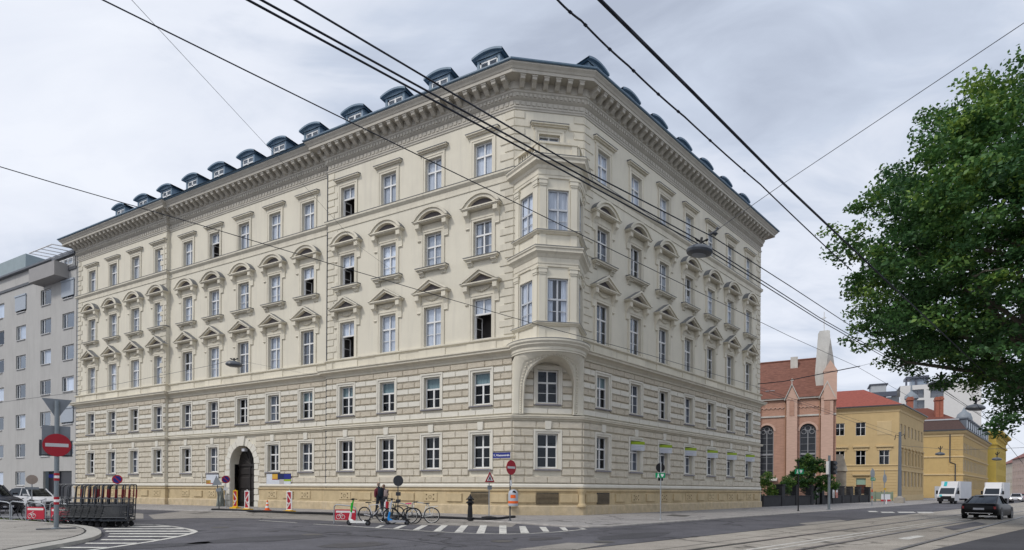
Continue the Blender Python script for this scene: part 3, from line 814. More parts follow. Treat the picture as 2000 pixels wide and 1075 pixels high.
# roof slab and parapet with balusters
mb = MB(); mb.add([(x, y, 20.72) for x, y in bp], [(0, 1, 2, 3, 4, 5)])
pp = [(.0, .2), (.16, .02), (XB0 + .06, -DB + .12), (XB1 - .06, -DB + .12), (4.24, .02), (4.4, .2)]
for i in (1, 2, 3):
    A, B = Vector((*pp[i], 0)), Vector((*pp[i + 1], 0)); fr = frame(A, (B - A).normalized()); Ln = (B - A).length; mb.T = fr
    mb.box(0, Ln, -.14, .14, 20.70, 20.86); mb.box(-.03, Ln + .03, -.19, .19, 21.38, 21.50)
    for xa, xb in ((0, .32), (Ln - .32, Ln)): mb.box(xa, xb, -.15, .15, 20.86, 21.38)
    if i == 2: mb.box(.32, Ln - .32, -.10, .10, 20.86, 21.38)
    else:
        nb = 6
        for k in range(nb):
            x = .32 + (Ln - .64) * (k + .5) / nb
            mb.lathe([(.05, 20.86), (.05, 20.92), (.085, 21.02), (.045, 21.2), (.05, 21.38)], (x, 0, 0), 8)
mb.T = None
mb.build('parapet', trim, bay)
for fr, Ln in faces:
    m0 = .53 if Ln > 2.2 else .5
    for (z0, z1, _, _), rw in zip(BZ, ('second', 'third')):
        wd = Ln - 2 * m0
        o = window(bld, BL(FC) @ fr @ Matrix.Translation((Ln / 2, -.12, z0)), rw, 'sides' if (rw == 'second' and Ln > 2.2) else 'curtain', False, .53, wd, z1 - z0, grey_fr)
# the round corbel and its arch over the first-floor window
xc, ea, eb = 2.16, 2.22, 2.0
mb = MB()
def ell(a, b, k=28): return [(xc + a * math.cos(math.pi - math.pi * i / k), -b * math.sin(math.pi * i / k)) for i in range(k + 1)]
p_ = ell(ea, eb)
mb.sweep([(-.02, 9.50), (.05, 9.52), (.05, 9.60), (.09, 9.64), (.09, 9.78), (.16, 9.84), (.24, 9.92), (.24, 9.98), (.33, 10.08), (.33, 10.2), (.28, 10.26), (-.6, 10.32)], p_, cap=False)
def dep(x, z):
    t = max(0, min(1, (z - FZ0) / (9.5 - FZ0)))
    s_ = (x - xc) / ea
    return eb * math.sqrt(max(0.0, 1 - s_ * s_)) * (.10 + .90 * t ** 2.3) + .10 * (1 - t)
ri, zs_, rz_ = 1.50, 7.75, 1.55
inner, outer = [], []
M_ = 12
for i in range(M_): f = i / M_; inner.append((xc - ri, FZ0 + (zs_ - FZ0) * f)); outer.append((xc - ea, FZ0 + (zs_ - FZ0) * f))
K_ = 32
for i in range(K_ + 1):
    a = math.pi - math.pi * i / K_
    inner.append((xc + ri * math.cos(a), zs_ + rz_ * math.sin(a)))
    ca, sa = math.cos(a), math.sin(a); s_ = min(ea / max(1e-6, abs(ca)), (9.5 - zs_) / max(1e-6, sa)); outer.append((xc + s_ * ca, zs_ + s_ * sa))
for i in range(M_): f = 1 - (i + 1) / M_; inner.append((xc + ri, FZ0 + (zs_ - FZ0) * f)); outer.append((xc + ea, FZ0 + (zs_ - FZ0) * f))
J = 10
for i in range(len(inner) - 1):
    def P(i_, j):
        (x0, z0), (x1, z1) = inner[i_], outer[i_]; f = j / J
        x, z = x0 + (x1 - x0) * f, z0 + (z1 - z0) * f
        d = dep(x, z)
        band = .0
        if 1 <= j <= 1: d += .04
        if 2 <= j <= 4 : d -= .03
        return (x, -d, z)
    for j in range(J): mb.quad(P(i, j), P(i, j + 1), P(i + 1, j + 1), P(i + 1, j))
    # soffit, curving back to the wall
    a0, a1 = P(i, 0), P(i + 1, 0); S = 6
    def Q(p, s_): 
        f = s_ / S
        return (p[0], p[1] * (1 - f), p[2] - .0 * f)
    for s_ in range(S): mb.quad(Q(a0, s_), Q(a1, s_), Q(a1, s_ + 1), Q(a0, s_ + 1))
# outer flanks
for sg, i0 in ((-1, 0), (1, len(outer) - 1)):
    zz_ = [FZ0 + (9.5 - FZ0) * k / 8 for k in range(9)]
    for a, b in zip(zz_, zz_[1:]):
        x = xc + sg * ea; mb.quad((x, 0, a), (x, -dep(x, a), a), (x, -dep(x, b), b), (x, 0, b))
# ornament band: little rosettes up the piers and arch, dentils under the drum moulding
for i in range(1, len(inner) - 1, 1):
    (x0, z0), (x1, z1) = inner[i], outer[i]
    for f in (.30,):
        x, z = x0 + (x1 - x0) * f, z0 + (z1 - z0) * f
        mb.add(*ico(x, -dep(x, z) - .0, z, .06))
for i in range(1, 40):
    a = math.pi * i / 40; x, y = xc - (ea + .05) * math.cos(a), -(eb + .05) * math.sin(a)
    mb.add(*ico(x, y, 9.71, .055))
mb.build('corbel', mat('corbel_stone', (.675, .635, .53), .88, .06, 1.5, .1, 12, stain=.3, stain_col=(.46, .42, .35)), bay, smooth=35)
mb = MB(); mb.sweep([(.27, 10.2), (.345, 10.2), (.345, 10.225), (.27, 10.26)], p_, cap=False); mb.build('corbel_flashing', lead, bay)
# ================================================================ roof, gutter and dormers
mb = MB()
rp_in = [wl(XL0, 5), wl(XL0 + 3, 6), wl(-3.2, 6), wc(WC / 2, 6), wr(3.2, 6), wr(XR1 - 3, 6), wr(XR1, 5)]
path = full
def off(path, d):
    pts = [Vector((p[0], p[1], 0)) for p in path]; r = []
    for i, p in enumerate(pts):
        ns = []
        if i: t = (p - pts[i - 1]).normalized(); ns.append(Vector((t.y, -t.x, 0)))
        if i < len(pts) - 1: t = (pts[i + 1] - p).normalized(); ns.append(Vector((t.y, -t.x, 0)))
        m = ns[0] if len(ns) == 1 else (ns[0] + ns[1]) / max(.25, 1 + ns[0].dot(ns[1]))
        r.append(p + m * d)
    return r
main = [full[0], full[1], full[6], full[7], full[8], full[9]]
o1, o2 = off(main, 1.12), off(main, -6)
for i in range(len(main) - 1):
    mb.quad((o1[i].x, o1[i].y, 26.56), (o1[i + 1].x, o1[i + 1].y, 26.56), (o2[i + 1].x, o2[i + 1].y, 28.1), (o2[i].x, o2[i].y, 28.1))
q = [(o2[i].x, o2[i].y, 28.1) for i in range(len(o2))] + [(pER.x, pER.y, 28.1), (pEL.x, pEL.y, 28.1)]
mb.add(q, [tuple(range(len(q)))])
mb.add([(pER.x, pER.y, 26), (pEL.x, pEL.y, 26), (pEL.x, pEL.y, 28.1), (pER.x, pER.y, 28.1)], [(0, 1, 2, 3)])
roof = mb.build('roof', roof_blue, bld, mtx=INV)
mb = MB(); mb.sweep([(1.12, 26.48), (1.26, 26.48), (1.30, 26.52), (1.30, 26.60), (1.24, 26.64), (1.08, 26.57)], full); mb.build('gutter', roof_blue, roof)
def dormer_meshes():
    W2, H2, dp = .84, 1.86, 3.0
    def body(mb):
        mb.box(-W2, -W2 + .18, 0, dp, 0, H2); mb.box(W2 - .18, W2, 0, dp, 0, H2); mb.box(-W2 + .18, W2 - .18, .02, .4, H2 - .16, H2); mb.box(-W2 + .18, W2 - .18, .02, .4, 0, .2)
        mb.quad((-W2, dp, 0), (-W2, dp, H2), (W2, dp, H2), (W2, dp, 0))
    def vault(mb):
        hw, rise, k = 1.10, .24, 12
        R = (hw * hw + rise * rise) / (2 * rise); a0 = math.asin(hw / R)
        arc = [(R * math.sin(a0 * (2 * i / k - 1)), H2 + rise - R + R * math.cos(a0 * (2 * i / k - 1))) for i in range(k + 1)]
        for (x0, z0), (x1, z1) in zip(arc, arc[1:]):
            mb.quad((x0, -.26, z0 + .09), (x1, -.26, z1 + .09), (x1, dp, z1 + .09), (x0, dp, z0 + .09))
            mb.quad((x0, -.26, z0 - .04), (x1, -.26, z1 - .04), (x1, -.26, z1 + .09), (x0, -.26, z0 + .09))
            mb.quad((x1, -.26, z1 - .04), (x0, -.26, z0 - .04), (x0, dp, z0 - .04), (x1, dp, z1 - .04))
        mb.add([(x, -.06, z - .04) for x, z in arc], [tuple(range(k + 1))])
    def win(mb):
        a, b, z0, z1 = -W2 + .18, W2 - .18, .2, H2 - .16
        mb.box(a, b, .06, .14, z0, z0 + .1); mb.box(a, b, .06, .14, z1 - .1, z1); mb.box(a, a + .1, .06, .14, z0, z1); mb.box(b - .1, b, .06, .14, z0, z1)
        mb.box(-.07, .07, .05, .14, z0, z1); mb.box(a, b, .05, .14, z1 - .5, z1 - .4)
    return body, vault, win
bd, vt, wn = dormer_meshes()
def dormer(fr, x, y):
    M_ = INV @ fr @ Matrix.Translation((x, y, 26.9))
    o = part('dormer', shared('dormer', ('dormer',), bd, dormer_m), bld, M_)
    part('dormer_roof', shared('dormer_roof', ('dvault',), vt, dormer_m), o)
    part('dormer_window', shared('dormer_window', ('dwin',), wn, white_fr), o)
    part('pane', shared('pane', ('dpane',), lambda mb: mb.quad((-.68, .1, .3), (.68, .1, .3), (.68, .1, 1.6), (-.68, .1, 1.6)), glass), o)
for x in AX_L[1:]: dormer(FL, x, .55)
for x in AX_R: dormer(FR, x - .1, .55)
# ================================================================ ground
def asphalt(name, col, patch=.25, crack=True, speck=.5):
    m = mat(name, col, .85, 0); N, L = nt(m); b = N['Principled BSDF']
    g = N.new('ShaderNodeNewGeometry')
    def noise(sc, det, st=(1, 1, 1), rough=.6):
        mp = N.new('ShaderNodeMapping'); mp.inputs['Scale'].default_value = st; L.new(g.outputs['Position'], mp.inputs['Vector'])
        k = N.new('ShaderNodeTexNoise'); k.inputs['Scale'].default_value = sc; k.inputs['Detail'].default_value = det; k.inputs['Roughness'].default_value = rough
        L.new(mp.outputs[0], k.inputs['Vector']); return k.outputs['Fac']
    def rng(v, a, b_, c, d):
        k = N.new('ShaderNodeMapRange'); k.inputs[1].default_value = a; k.inputs[2].default_value = b_; k.inputs[3].default_value = c; k.inputs[4].default_value = d
        L.new(v, k.inputs[0]); return k.outputs[0]
    def mul(a, b_):
        k = N.new('ShaderNodeMath'); k.operation = 'MULTIPLY'; L.new(a, k.inputs[0]); L.new(b_, k.inputs[1]); return k.outputs[0]
    v = mul(rng(noise(.16, 6), .3, .7, 1 - patch, 1 + patch), rng(noise(1.3, 6, (1, 1, 1), .7), .3, .7, .86, 1.14))
    v = mul(v, rng(noise(38, 2), .3, .7, 1 - speck, 1 + speck))
    # worn, polished streaks along the street
    rot = N.new('ShaderNodeMapping'); rot.inputs['Rotation'].default_value = (0, 0, -RZR); rot.inputs['Scale'].default_value = (.06, .9, 1)
    L.new(g.outputs['Position'], rot.inputs['Vector'])
    k = N.new('ShaderNodeTexNoise'); k.inputs['Scale'].default_value = 1.0; k.inputs['Detail'].default_value = 4; L.new(rot.outputs[0], k.inputs['Vector'])
    v = mul(v, rng(k.outputs['Fac'], .3, .7, .9, 1.12))
    if crack:
        vo = N.new('ShaderNodeTexVoronoi'); vo.feature = 'DISTANCE_TO_EDGE'; vo.inputs['Scale'].default_value = .17
        nz = N.new('ShaderNodeTexNoise'); nz.inputs['Scale'].default_value = .8; nz.inputs['Detail'].default_value = 5; L.new(g.outputs['Position'], nz.inputs['Vector'])
        vm = N.new('ShaderNodeVectorMath'); vm.operation = 'MULTIPLY_ADD'; vm.inputs[1].default_value = (2.5, 2.5, 0); L.new(nz.outputs['Color'], vm.inputs[0]); L.new(g.outputs['Position'], vm.inputs[2])
        L.new(vm.outputs[0], vo.inputs['Vector'])
        v = mul(v, rng(vo.outputs['Distance'], .002, .014, .42, 1.0))
    mx = N.new('ShaderNodeMix'); mx.data_type = 'RGBA'; mx.blend_type = 'MULTIPLY'; mx.inputs['Factor'].default_value = 1
    mx.inputs['A'].default_value = (*col, 1); L.new(v, mx.inputs['B']); L.new(mx.outputs['Result'], b.inputs['Base Color'])
    bn = noise(55, 3); bp = N.new('ShaderNodeBump'); bp.inputs['Strength'].default_value = .4; bp.inputs['Distance'].default_value = .01
    L.new(bn, bp.inputs['Height']); L.new(bp.outputs[0], b.inputs['Normal'])
    return m
road_m = asphalt('asphalt', (.096, .094, .105), .3)
new_as = asphalt('asphalt_dark', (.066, .065, .072), .12, False)
old_as = asphalt('asphalt_worn_pale', (.27, .25, .225), .18)
walk_m = asphalt('pavement_asphalt', (.30, .285, .275), .12)
isl_m = asphalt('island_asphalt', (.315, .295, .265), .14)
conc_m = asphalt('tram_bed_concrete', (.33, .30, .26), .14)
kerb_m = mat('granite_kerb', (.34, .32, .30), .8, .25, 3, .2, 20)
line_m = mat('road_paint_worn', (.60, .585, .54), .7, .3, 6, 0, stain=.9, stain_col=(.20, .20, .20))
rail_m = mat('tram_rail_steel', (.10, .09, .085), .35, .2, 4, metal=.7, spec=.5)
groove_m = mat('rail_groove_tar', (.02, .02, .02), .8, .2, 6)
def sheet(name, pts, z, m):
    mb = MB(); mb.add([(p[0], p[1], z) for p in pts], [tuple(range(len(pts)))])
    o = mb.build(name, m); struct(o); return o
def gp(lst, z=0.0): return [gnd(x, y, z) for x, y in lst]
sheet('ground', [(-900, -60), (1400, -60), (1400, 1600), (-900, 1600)], -.006, road_m)
def rail_q(px, py):
    p = gnd(px, py) - PC; return p.dot(uR), p.dot(nR)
# ---- tram bed: a strip parallel to the right-hand street
def strip(name, q0, q1, t0, t1, z, m, k=1):
    pts = [street(t0, q0), street(t0, q1), street(t1, q1), street(t1, q0)]
    return sheet(name, pts, z, m)
def ext(p, q, a, b):
    """points a metres before p and b metres after q on the ground line p-q"""
    d = (q - p).normalized(); return p - d * a, q + d * b
def band(mb, p, q, w, z):
    d = (q - p).normalized(); s_ = Vector((-d.y, d.x, 0)) * w / 2
    mb.add([(v.x, v.y, z) for v in (p - s_, q - s_, q + s_, p + s_)], [(0, 1, 2, 3)])
e0, e1 = ext(gnd(1120, 1074), gnd(1800, 1002), 12, 260)
f0, f1 = ext(gnd(1820, 1074), gnd(2000, 1033), 12, 10)
far = street(300, 24)
sheet('tram_bed', [e0, f0, f1, street(60, 23.5), far, e1], .001, conc_m)
sheet('side_lane', [f0, f0 + Vector((60, -30, 0)), street(60, 60), street(300, 60), far, street(60, 23.5), f1], .001, new_as)
mb = MB(); mg = MB()
for a, b in (((1350, 1074), (1880, 1004)), ((1560, 1074), (1890, 1017)), ((1750, 1074), (1995, 1010))):
    p, q = ext(gnd(*a), gnd(*b), 14, 220)
    band(mb, p, q, .16, .006); band(mg, p + nR * .09, q + nR * .09, .06, .0075)
mb.build('tram_rails', rail_m)['kind'] = 'structure'; mg.build('rail_grooves', groove_m)['kind'] = 'structure'
# slab joints of the tram bed
mb = MB()
band(mb, e0, e1, .07, .004)
p, q = ext(gnd(1285, 1074), gnd(1700, 1019.5), 10, 200); band(mb, p, q, .04, .0042)
for t in range(-14, 90, 6): 
    p, q = street(t, 12.2 + .035 * max(0, t)), street(t + .6, 18.4 + .045 * max(0, t)); band(mb, p, q, .035, .0044)
mb.build('tram_bed_joints', groove_m)['kind'] = 'structure'
# darker repair patches in the bed
for px in (((1840, 1030), (1905, 1019), (1930, 1024), (1862, 1036)), ((1560, 1022), (1640, 1015), (1662, 1018), (1580, 1026)), ((1000, 1074), (1110, 1060), (1190, 1062), (1120, 1074))):
    sheet('repair_patch', gp(px), .0025, old_as if px[0][0] != 1840 else road_m)
sheet('pale_asphalt_strip', gp([(290, 1006), (300, 1014), (400, 1011.5), (480, 1012), (600, 1015), (700, 1020), (860, 1026), (1000, 1029), (1010, 1022), (850, 1012), (690, 1004), (500, 998), (375, 996)]), .001, old_as)
sheet('repair_patch', gp([(60, 1004), (150, 1012), (280, 1013), (280, 1003), (200, 997), (100, 996)]), .0005, old_as)
# patches, cover plates and tar seams in the carriageway
rgp = random.Random(8)
def blob(cx, cy, a, b, rz, k=9):
    c = gnd(cx, cy); r = []
    for i in range(k):
        t = 2 * math.pi * i / k; q = rgp.uniform(.8, 1.15); x, y = a * q * math.cos(t), b * q * math.sin(t); r.append((c.x + x * math.cos(rz) - y * math.sin(rz), c.y + x * math.sin(rz) + y * math.cos(rz)))
    return r
for cx, cy, a, b, m, zz_ in ((520, 1052, 2.2, 1.0, new_as, .0008), (1240, 1046, 2.6, .7, new_as, .0008), (690, 1064, 1.0, .7, mat('oil_stain', (.066, .064, .07), .6, .3, 4), .0012), (1065, 1052, .8, .4, mat('oil_stain', (.068, .066, .07), .6), .0012), (300, 1066, 1.6, .6, new_as, .0008)):
    sheet('repair_patch', blob(cx, cy, a, b, RZR, 11), zz_, m)
for cx, cy in ((610, 1044), (980, 1057), (1180, 1058), (430, 1030)):
    c = gnd(cx, cy); sheet('manhole_cover', [(c.x + .34 * math.cos(2 * math.pi * i / 18), c.y + .34 * math.sin(2 * math.pi * i / 18)) for i in range(18)], .0030, mat('cast_iron_cover', (.10, .095, .09), .6, .3, 9))
mb = MB()
for pl in (((400, 1022), (520, 1030), (640, 1043), (760, 1050), (900, 1068)), ((1150, 1040), (1300, 1024), (1480, 1011), (1600, 1004))):
    for a, b in zip(pl, pl[1:]): band(mb, gnd(*a), gnd(*b), .035, .0026)
struct(mb.build('tar_seams', groove_m))
# ---- pavement round the building
SW = .06
kpx = [(260, 994.5), (375, 998.5), (500, 1001), (690, 1006), (850, 1014), (1000, 1022), (1060, 1026.5), (1110, 1029.5), (1150, 1030.5), (1195, 1029.5), (1240, 1026)]
kl = [gnd(x, y, 0) for x, y in kpx]
kl = [kl[0] + uL * 70] + kl + [street(7, 7.2), street(28, 7.35), street(66, 7.3), street(300, 7.3)]
inner_ = [street(300, -3), PC - nR * 3 - nL * 3, PC + uL * 140 - nL * 3]
mb = MB(); mb.slab([(p.x, p.y) for p in kl + inner_], -.02, SW); struct(mb.build('pavement', walk_m))
mb = MB(); mb.sweep([(-.24, SW + .006), (-.24, SW + .012), (.02, SW + .010), (.045, SW - .02), (.045, -.02), (-.02, -.02)], [(p.x, p.y) for p in kl], cap=True); struct(mb.build('kerb', kerb_m))
sheet('manhole_cover', gp([(1298, 1007.5), (1338, 1009.5), (1350, 1006.5), (1312, 1005)], SW), SW + .004, mat('cast_iron_cover', (.10, .095, .09), .6, .3, 9))
mb = MB()
for t in range(-2, 60, 3):
    p, q = street(t, 0.25, SW), street(t, 7.0, SW); band(mb, p, q, .03, SW + .003)
struct(mb.build('pavement_joints', mat('joint_dark', (.14, .13, .125), .9, .2, 4)))
# ---- island on the left with its pale kerb ring
out_i = [(-300, 1008), (0, 1018.5), (60, 1022), (120, 1027), (150, 1029.5), (168, 1031.5), (181, 1034), (191, 1037.5), (197, 1041.7), (198, 1046), (193, 1050.5), (184, 1054.5), (170, 1058.5), (153, 1062.5), (120, 1069), (77, 1077), (0, 1092), (-250, 1140), (-700, 1100)]
in_i = [(-300, 1011), (0, 1021), (60, 1024.5), (110, 1029), (138, 1032), (152, 1034.5), (162, 1038), (167, 1042), (165, 1046), (158, 1050), (143, 1055), (118, 1061), (80, 1068), (40, 1075.5), (-40, 1092), (-250, 1130), (-600, 1095)]
A_ = [gnd(x, y, .0) for x, y in out_i][::-1]; B_ = [gnd(x, y, .0) for x, y in in_i][::-1]
mb = MB(); mb.slab([(p.x, p.y) for p in A_], -.02, .10); struct(mb.build('island_kerb', mat('kerb_pale_concrete', (.40, .385, .35), .85, .12, 4, .1, 18, stain=.3)))
mb = MB(); mb.add([(p.x, p.y, .105) for p in B_], [tuple(range(len(B_)))]); struct(mb.build('island_pavement', isl_m))
mb = MB(); 
for a, b in zip(B_[2:-1], B_[3:]): band(mb, a, b, .05, .109)
struct(mb.build('island_joint', groove_m))
# weeds along the back kerb of the island
mb = MB(); rg = random.Random(5)
for i in range(900):
    f = rg.random(); x = -60 + 260 * f + rg.gauss(0, 4); y = 1014.5 + .078 * (x + 0) + rg.gauss(0, .7)
    if x > 160: continue
    if math.sin(x * .21) + rg.random() < .1: continue
    p = gnd(x, max(1008, y)); h = rg.uniform(.0, .05); a = rg.uniform(0, 6.28); dx, dy = math.cos(a) * .03, math.sin(a) * .03
    lx, ly = rg.gauss(0, .04), rg.gauss(0, .04)
    mb.add([(p.x - dx, p.y - dy, .0), (p.x + dx, p.y + dy, .0), (p.x + lx, p.y + ly, h + .06)], [(0, 1, 2)])
tag(mb.build('weeds', mat('weed_green', (.10, .14, .035), .8, .3, 3)), kind='stuff')
# ---- painted markings
def pband(mb, a, b, w, z=.003): band(mb, gnd(*a), gnd(*b), w, z)
mb = MB()
ring = [(225, 1023.8), (268, 1024), (307, 1025.3), (336, 1028), (358, 1031.5), (374, 1034.8), (382, 1038), (374, 1041.8), (358, 1046), (322, 1053), (290, 1058.5), (256, 1063.5), (210, 1070), (159, 1077)]
for a, b in zip(ring, ring[1:]): pband(mb, a, b, .17)
for y, xa, xb in ((1028.4, 236, 336), (1032.7, 204, 362), (1037.6, 208, 378), (1042.5, 215, 370), (1048, 213, 346), (1054.3, 199, 312), (1061.2, 169, 268), (1069.5, 120, 210)):
    mb.add([tuple(gnd(x, q)) [:2] + (.0045,) for x, q in ((xa, y - 1.0), (xa - 4, y + 1.1), (xb - 3, y + 1.1), (xb, y - 1.0))], [(0, 1, 2, 3)])
struct(mb.build('road_markings', line_m))
mb = MB()
low = [(613, 1023.6), (680, 1027.3), (760, 1032.8), (820, 1036.6), (880, 1040), (930, 1042), (987, 1043), (1036, 1042), (1080, 1039.5), (1110, 1037), (1145, 1033.5)]
for a, b in zip(low, low[1:]): pband(mb, a, b, .13)
st_ = [((731.6, 739), (743, 752), 1031.0, 1026), ((767, 778), (784, 795), 1032.6, 1026.2), ((806, 818), (823, 836), 1035.2, 1026), ((846, 860), (862, 875), 1037.8, 1026), ((887, 903), (901, 914.5), 1040, 1026),
       ((930, 946), (938, 951.5), 1042, 1025.7), ((975, 989.5), (975, 989), 1042.4, 1026.4), ((1017, 1034), (1014, 1026), 1041.5, 1027.7), ((1061, 1073), (1053, 1066), 1038.5, 1029.2), ((1100, 1110), (1092, 1103.5), 1036.2, 1030), ((1137, 1144.6), (1130, 1137), 1033.2, 1031.2)]
for (a, b), (c, d), y0, y1 in st_:
    mb.add([tuple(gnd(*p))[:2] + (.0045,) for p in ((a, y0), (b, y0), (d, y1), (c, y1))], [(0, 1, 2, 3)])
pband(mb, (506, 1016.3), (580, 1021), .12)
struct(mb.build('road_markings', line_m))
mb = MB()
for a, b, w in (((1480, 1071), (1810, 1022), .10), ((1500, 1074), (1815, 1024.5), .08)):
    p, q = ext(gnd(*a), gnd(*b), 2, 30); band(mb, p, q, w, .005)
for xa, xb, y in ((1723, 1749, 1000.5), (1756, 1790, 1000.5), (1794, 1826, 1000.8), (1698, 1716, 999)):
    mb.add([tuple(gnd(*p))[:2] + (.005,) for p in ((xa, y + 1.1), (xb, y + 1.2), (xb - 6, y - .9), (xa - 4, y - .9))], [(0, 1, 2, 3)])
mb.add([tuple(gnd(*p))[:2] + (.005,) for p in ((1752, 1052), (1790, 1046), (1808, 1047), (1774, 1054))], [(0, 1, 2, 3)])
struct(mb.build('road_markings', line_m))
# ================================================================ signs and street furniture
blue_p = mat('sign_blue', (.015, .025, .20), .45, .04, 5)
green_p = mat('sign_green', (.0, .28, .11), .45, .04, 5)
lime_p = mat('lime_green', (.31, .43, .03), .5, .04, 5)
orange_p = mat('orange_plastic', (.80, .13, .02), .45, .05, 5)
navy_p = mat('sign_navy', (.008, .018, .085), .45, .04, 5)
yell_p = mat('yellow_plastic', (.72, .44, .02), .5, .08, 5)
post_m = mat('post_grey_steel', (.20, .23, .25), .45, .1, 6, metal=.4, spec=.5)
mred = mat('sign_red_film', (.36, .012, .025), .4, .05, 6)
def facing(base, extra=0.0):
    """rotation that turns a thing's -y front towards the viewer's street corner"""
    return math.atan2(base.x, base.y) * -1 * -1 * -1 + extra if False else -math.atan2(base.x, base.y) + extra
def pole(root, h, r=.035, m=None, name='pole', base=True):
    mb = MB(); mb.tube([(0, 0, -.03), (0, 0, h)], r, 10)
    if base: mb.lathe([(r * 2.2, -.02), (r * 2.2, .02), (r * 1.3, .06)], (0, 0, 0), 12)
    return mb.build(name, m or post_m, root, smooth=40)
def disc_sign(root, z, d, rim, centre=None, y=-.06, name='sign_disc'):
    mb = MB(); mb.disc((0, y, z), d / 2, .025, 28, 0); o = mb.build(name, [rim], root)
    return o
def hour(root, *a): pass
def no_entry(root, z, d, y=-.07):
    o = disc_sign(root, z, d, mred, y=y)
    mb = MB(); mb.box(-d * .40, d * .40, y - .004, y, z - d * .075, z + d * .075); mb.build('white_bar', mat('sign_white_film', (.55, .55, .56), .5, .05, 4), o)
    return o
def tri_pts(w, z0, up=True):
    h = w * .87
    return [(-w / 2, z0), (w / 2, z0), (0, z0 + h)] if up else [(-w / 2, z0 + h), (0, z0), (w / 2, z0 + h)]
# ---- left foreground: no-entry sign on a banded pole with the backs of other signs above it
b = gnd(110, 1033, .105); t = thing('no_entry_sign', 'tall banded grey post with a red no entry disc below the backs of other signs', 'sign', b, facing(b, R_(2)))
pole(t, 4.52, .075)
no_entry(t, 2.95, .80, -.10)
mb = MB(); mb.prism(tri_pts(.84, 3.86, False), .08, .105); mb.build('triangle_sign_back', sign_back, t)
mb = MB(); mb.box(-.41, .38, .08, .105, 2.62, 3.64); mb.build('board_back', sign_back, t)
mb = MB(); mb.box(-.48, .44, .11, .135, 2.57, 3.13); mb.build('board_back', dk_metal, t)
for z in (.86, 1.70):
    mb = MB()
    for k, m in enumerate((0, 1, 0)): mb.lathe([(.079, z + k * .09), (.079, z + k * .09 + .09)], (0, 0, 0), 14, m)
    mb.build('warning_band', [mred, white_p], t, smooth=40)
mb = MB(); mb.box(-.22, -.08, -.06, -.04, 1.80, 1.92); mb.build('small_plate', [blue_p], t)
mb = MB(); mb.box(-.55, .55, -.25, .25, 0, .025); mb.build('base_plate', dk_metal, t)
# ---- bicycle hoops with red boards
icon_w = mat('icon_white', (.72, .68, .66), .5, .05, 5)
def hoop(base, rz, w, h, board=None, label='', fix=None):
    t = thing('bicycle_stand', label, 'bike stand', base, rz, 'tubular steel bicycle stands')
    mb = MB(); r = .16; pts = [(-w / 2, 0, 0), (-w / 2, 0, h - r)] + [(-w / 2 + r - r * math.cos(a), 0, h - r + r * math.sin(a)) for a in [math.pi / 10 * i for i in range(1, 5)]]
    pts += [(-w / 2 + r, 0, h)] + [(w / 2 - r * 1.6, 0, h - .06)] + [(w / 2 - r * .5, 0, h - .13), (w / 2, 0, h - .32), (w / 2, 0, 0)]
    mb.tube(pts, .027, 8); mb.tube([(-w / 2, 0, h * .22), (w / 2, 0, h * .22)], .016, 6)
    mb.build('hoop', galv, t, smooth=50)
    if board:
        mb = MB(); mb.box(-w / 2 + .05, w / 2 - .05, -.02, .02, .16, h - .22); o = mb.build('board', mat('board_red', (.47, .02, .045), .45, .06, 4), t)
        x0, x1, zt = -w / 2 + .1, w / 2 - .1, h - .32
        mb = MB(); mb.box(x0, x1, -.024, -.02, zt - .045, zt + .045); mb.build('text_strip', icon_w, o)
        s = .095; ic = MB()
        for cx in (x0 + .12, x0 + .33):
            ic.tube([(cx + s * math.cos(a), -.026, .30 + s * math.sin(a)) for a in [2 * math.pi * i / 16 for i in range(16)]], .012, 5, closed=True)
        ic.tube([(x0 + .12, -.026, .30), (x0 + .19, -.026, .44), (x0 + .29, -.026, .44), (x0 + .33, -.026, .30), (x0 + .23, -.026, .30), (x0 + .19, -.026, .44)], .011, 5)
        ic.tube([(x0 + .28, -.026, .44), (x0 + .26, -.026, .50), (x0 + .33, -.026, .50)], .011, 5)
        ic.build('bicycle_emblem', icon_w, o)
    return t
b = gnd(674.5, 1022.5); hoop(b, R_(-6), 1.08, .86, True, 'steel bicycle stand with a red board beside the green and white scooter')
for px, py, lab in ((778, 1012, 'plain steel bicycle stand half hidden behind the black bicycle'), (822, 1011, 'plain steel bicycle stand behind the white bicycle')):
    hoop(gnd(px, py), R_(-5), 1.0, .86, None, lab)
for px, py, bd_, lab in ((5, 1017, None, 'bicycle stand farthest to the left in the row behind the island'), (38, 1019, None, 'steel bicycle stand behind the round backed sign, without a board'),
                         (70, 1021, True, 'bicycle stand whose red board carries a pale strip, left of the banded post'), (118, 1024, True, 'bicycle stand with a dark red board and white cycle emblem behind the banded post')):
    hoop(gnd(px, py), R_(-10), 1.02, .92, bd_, lab)
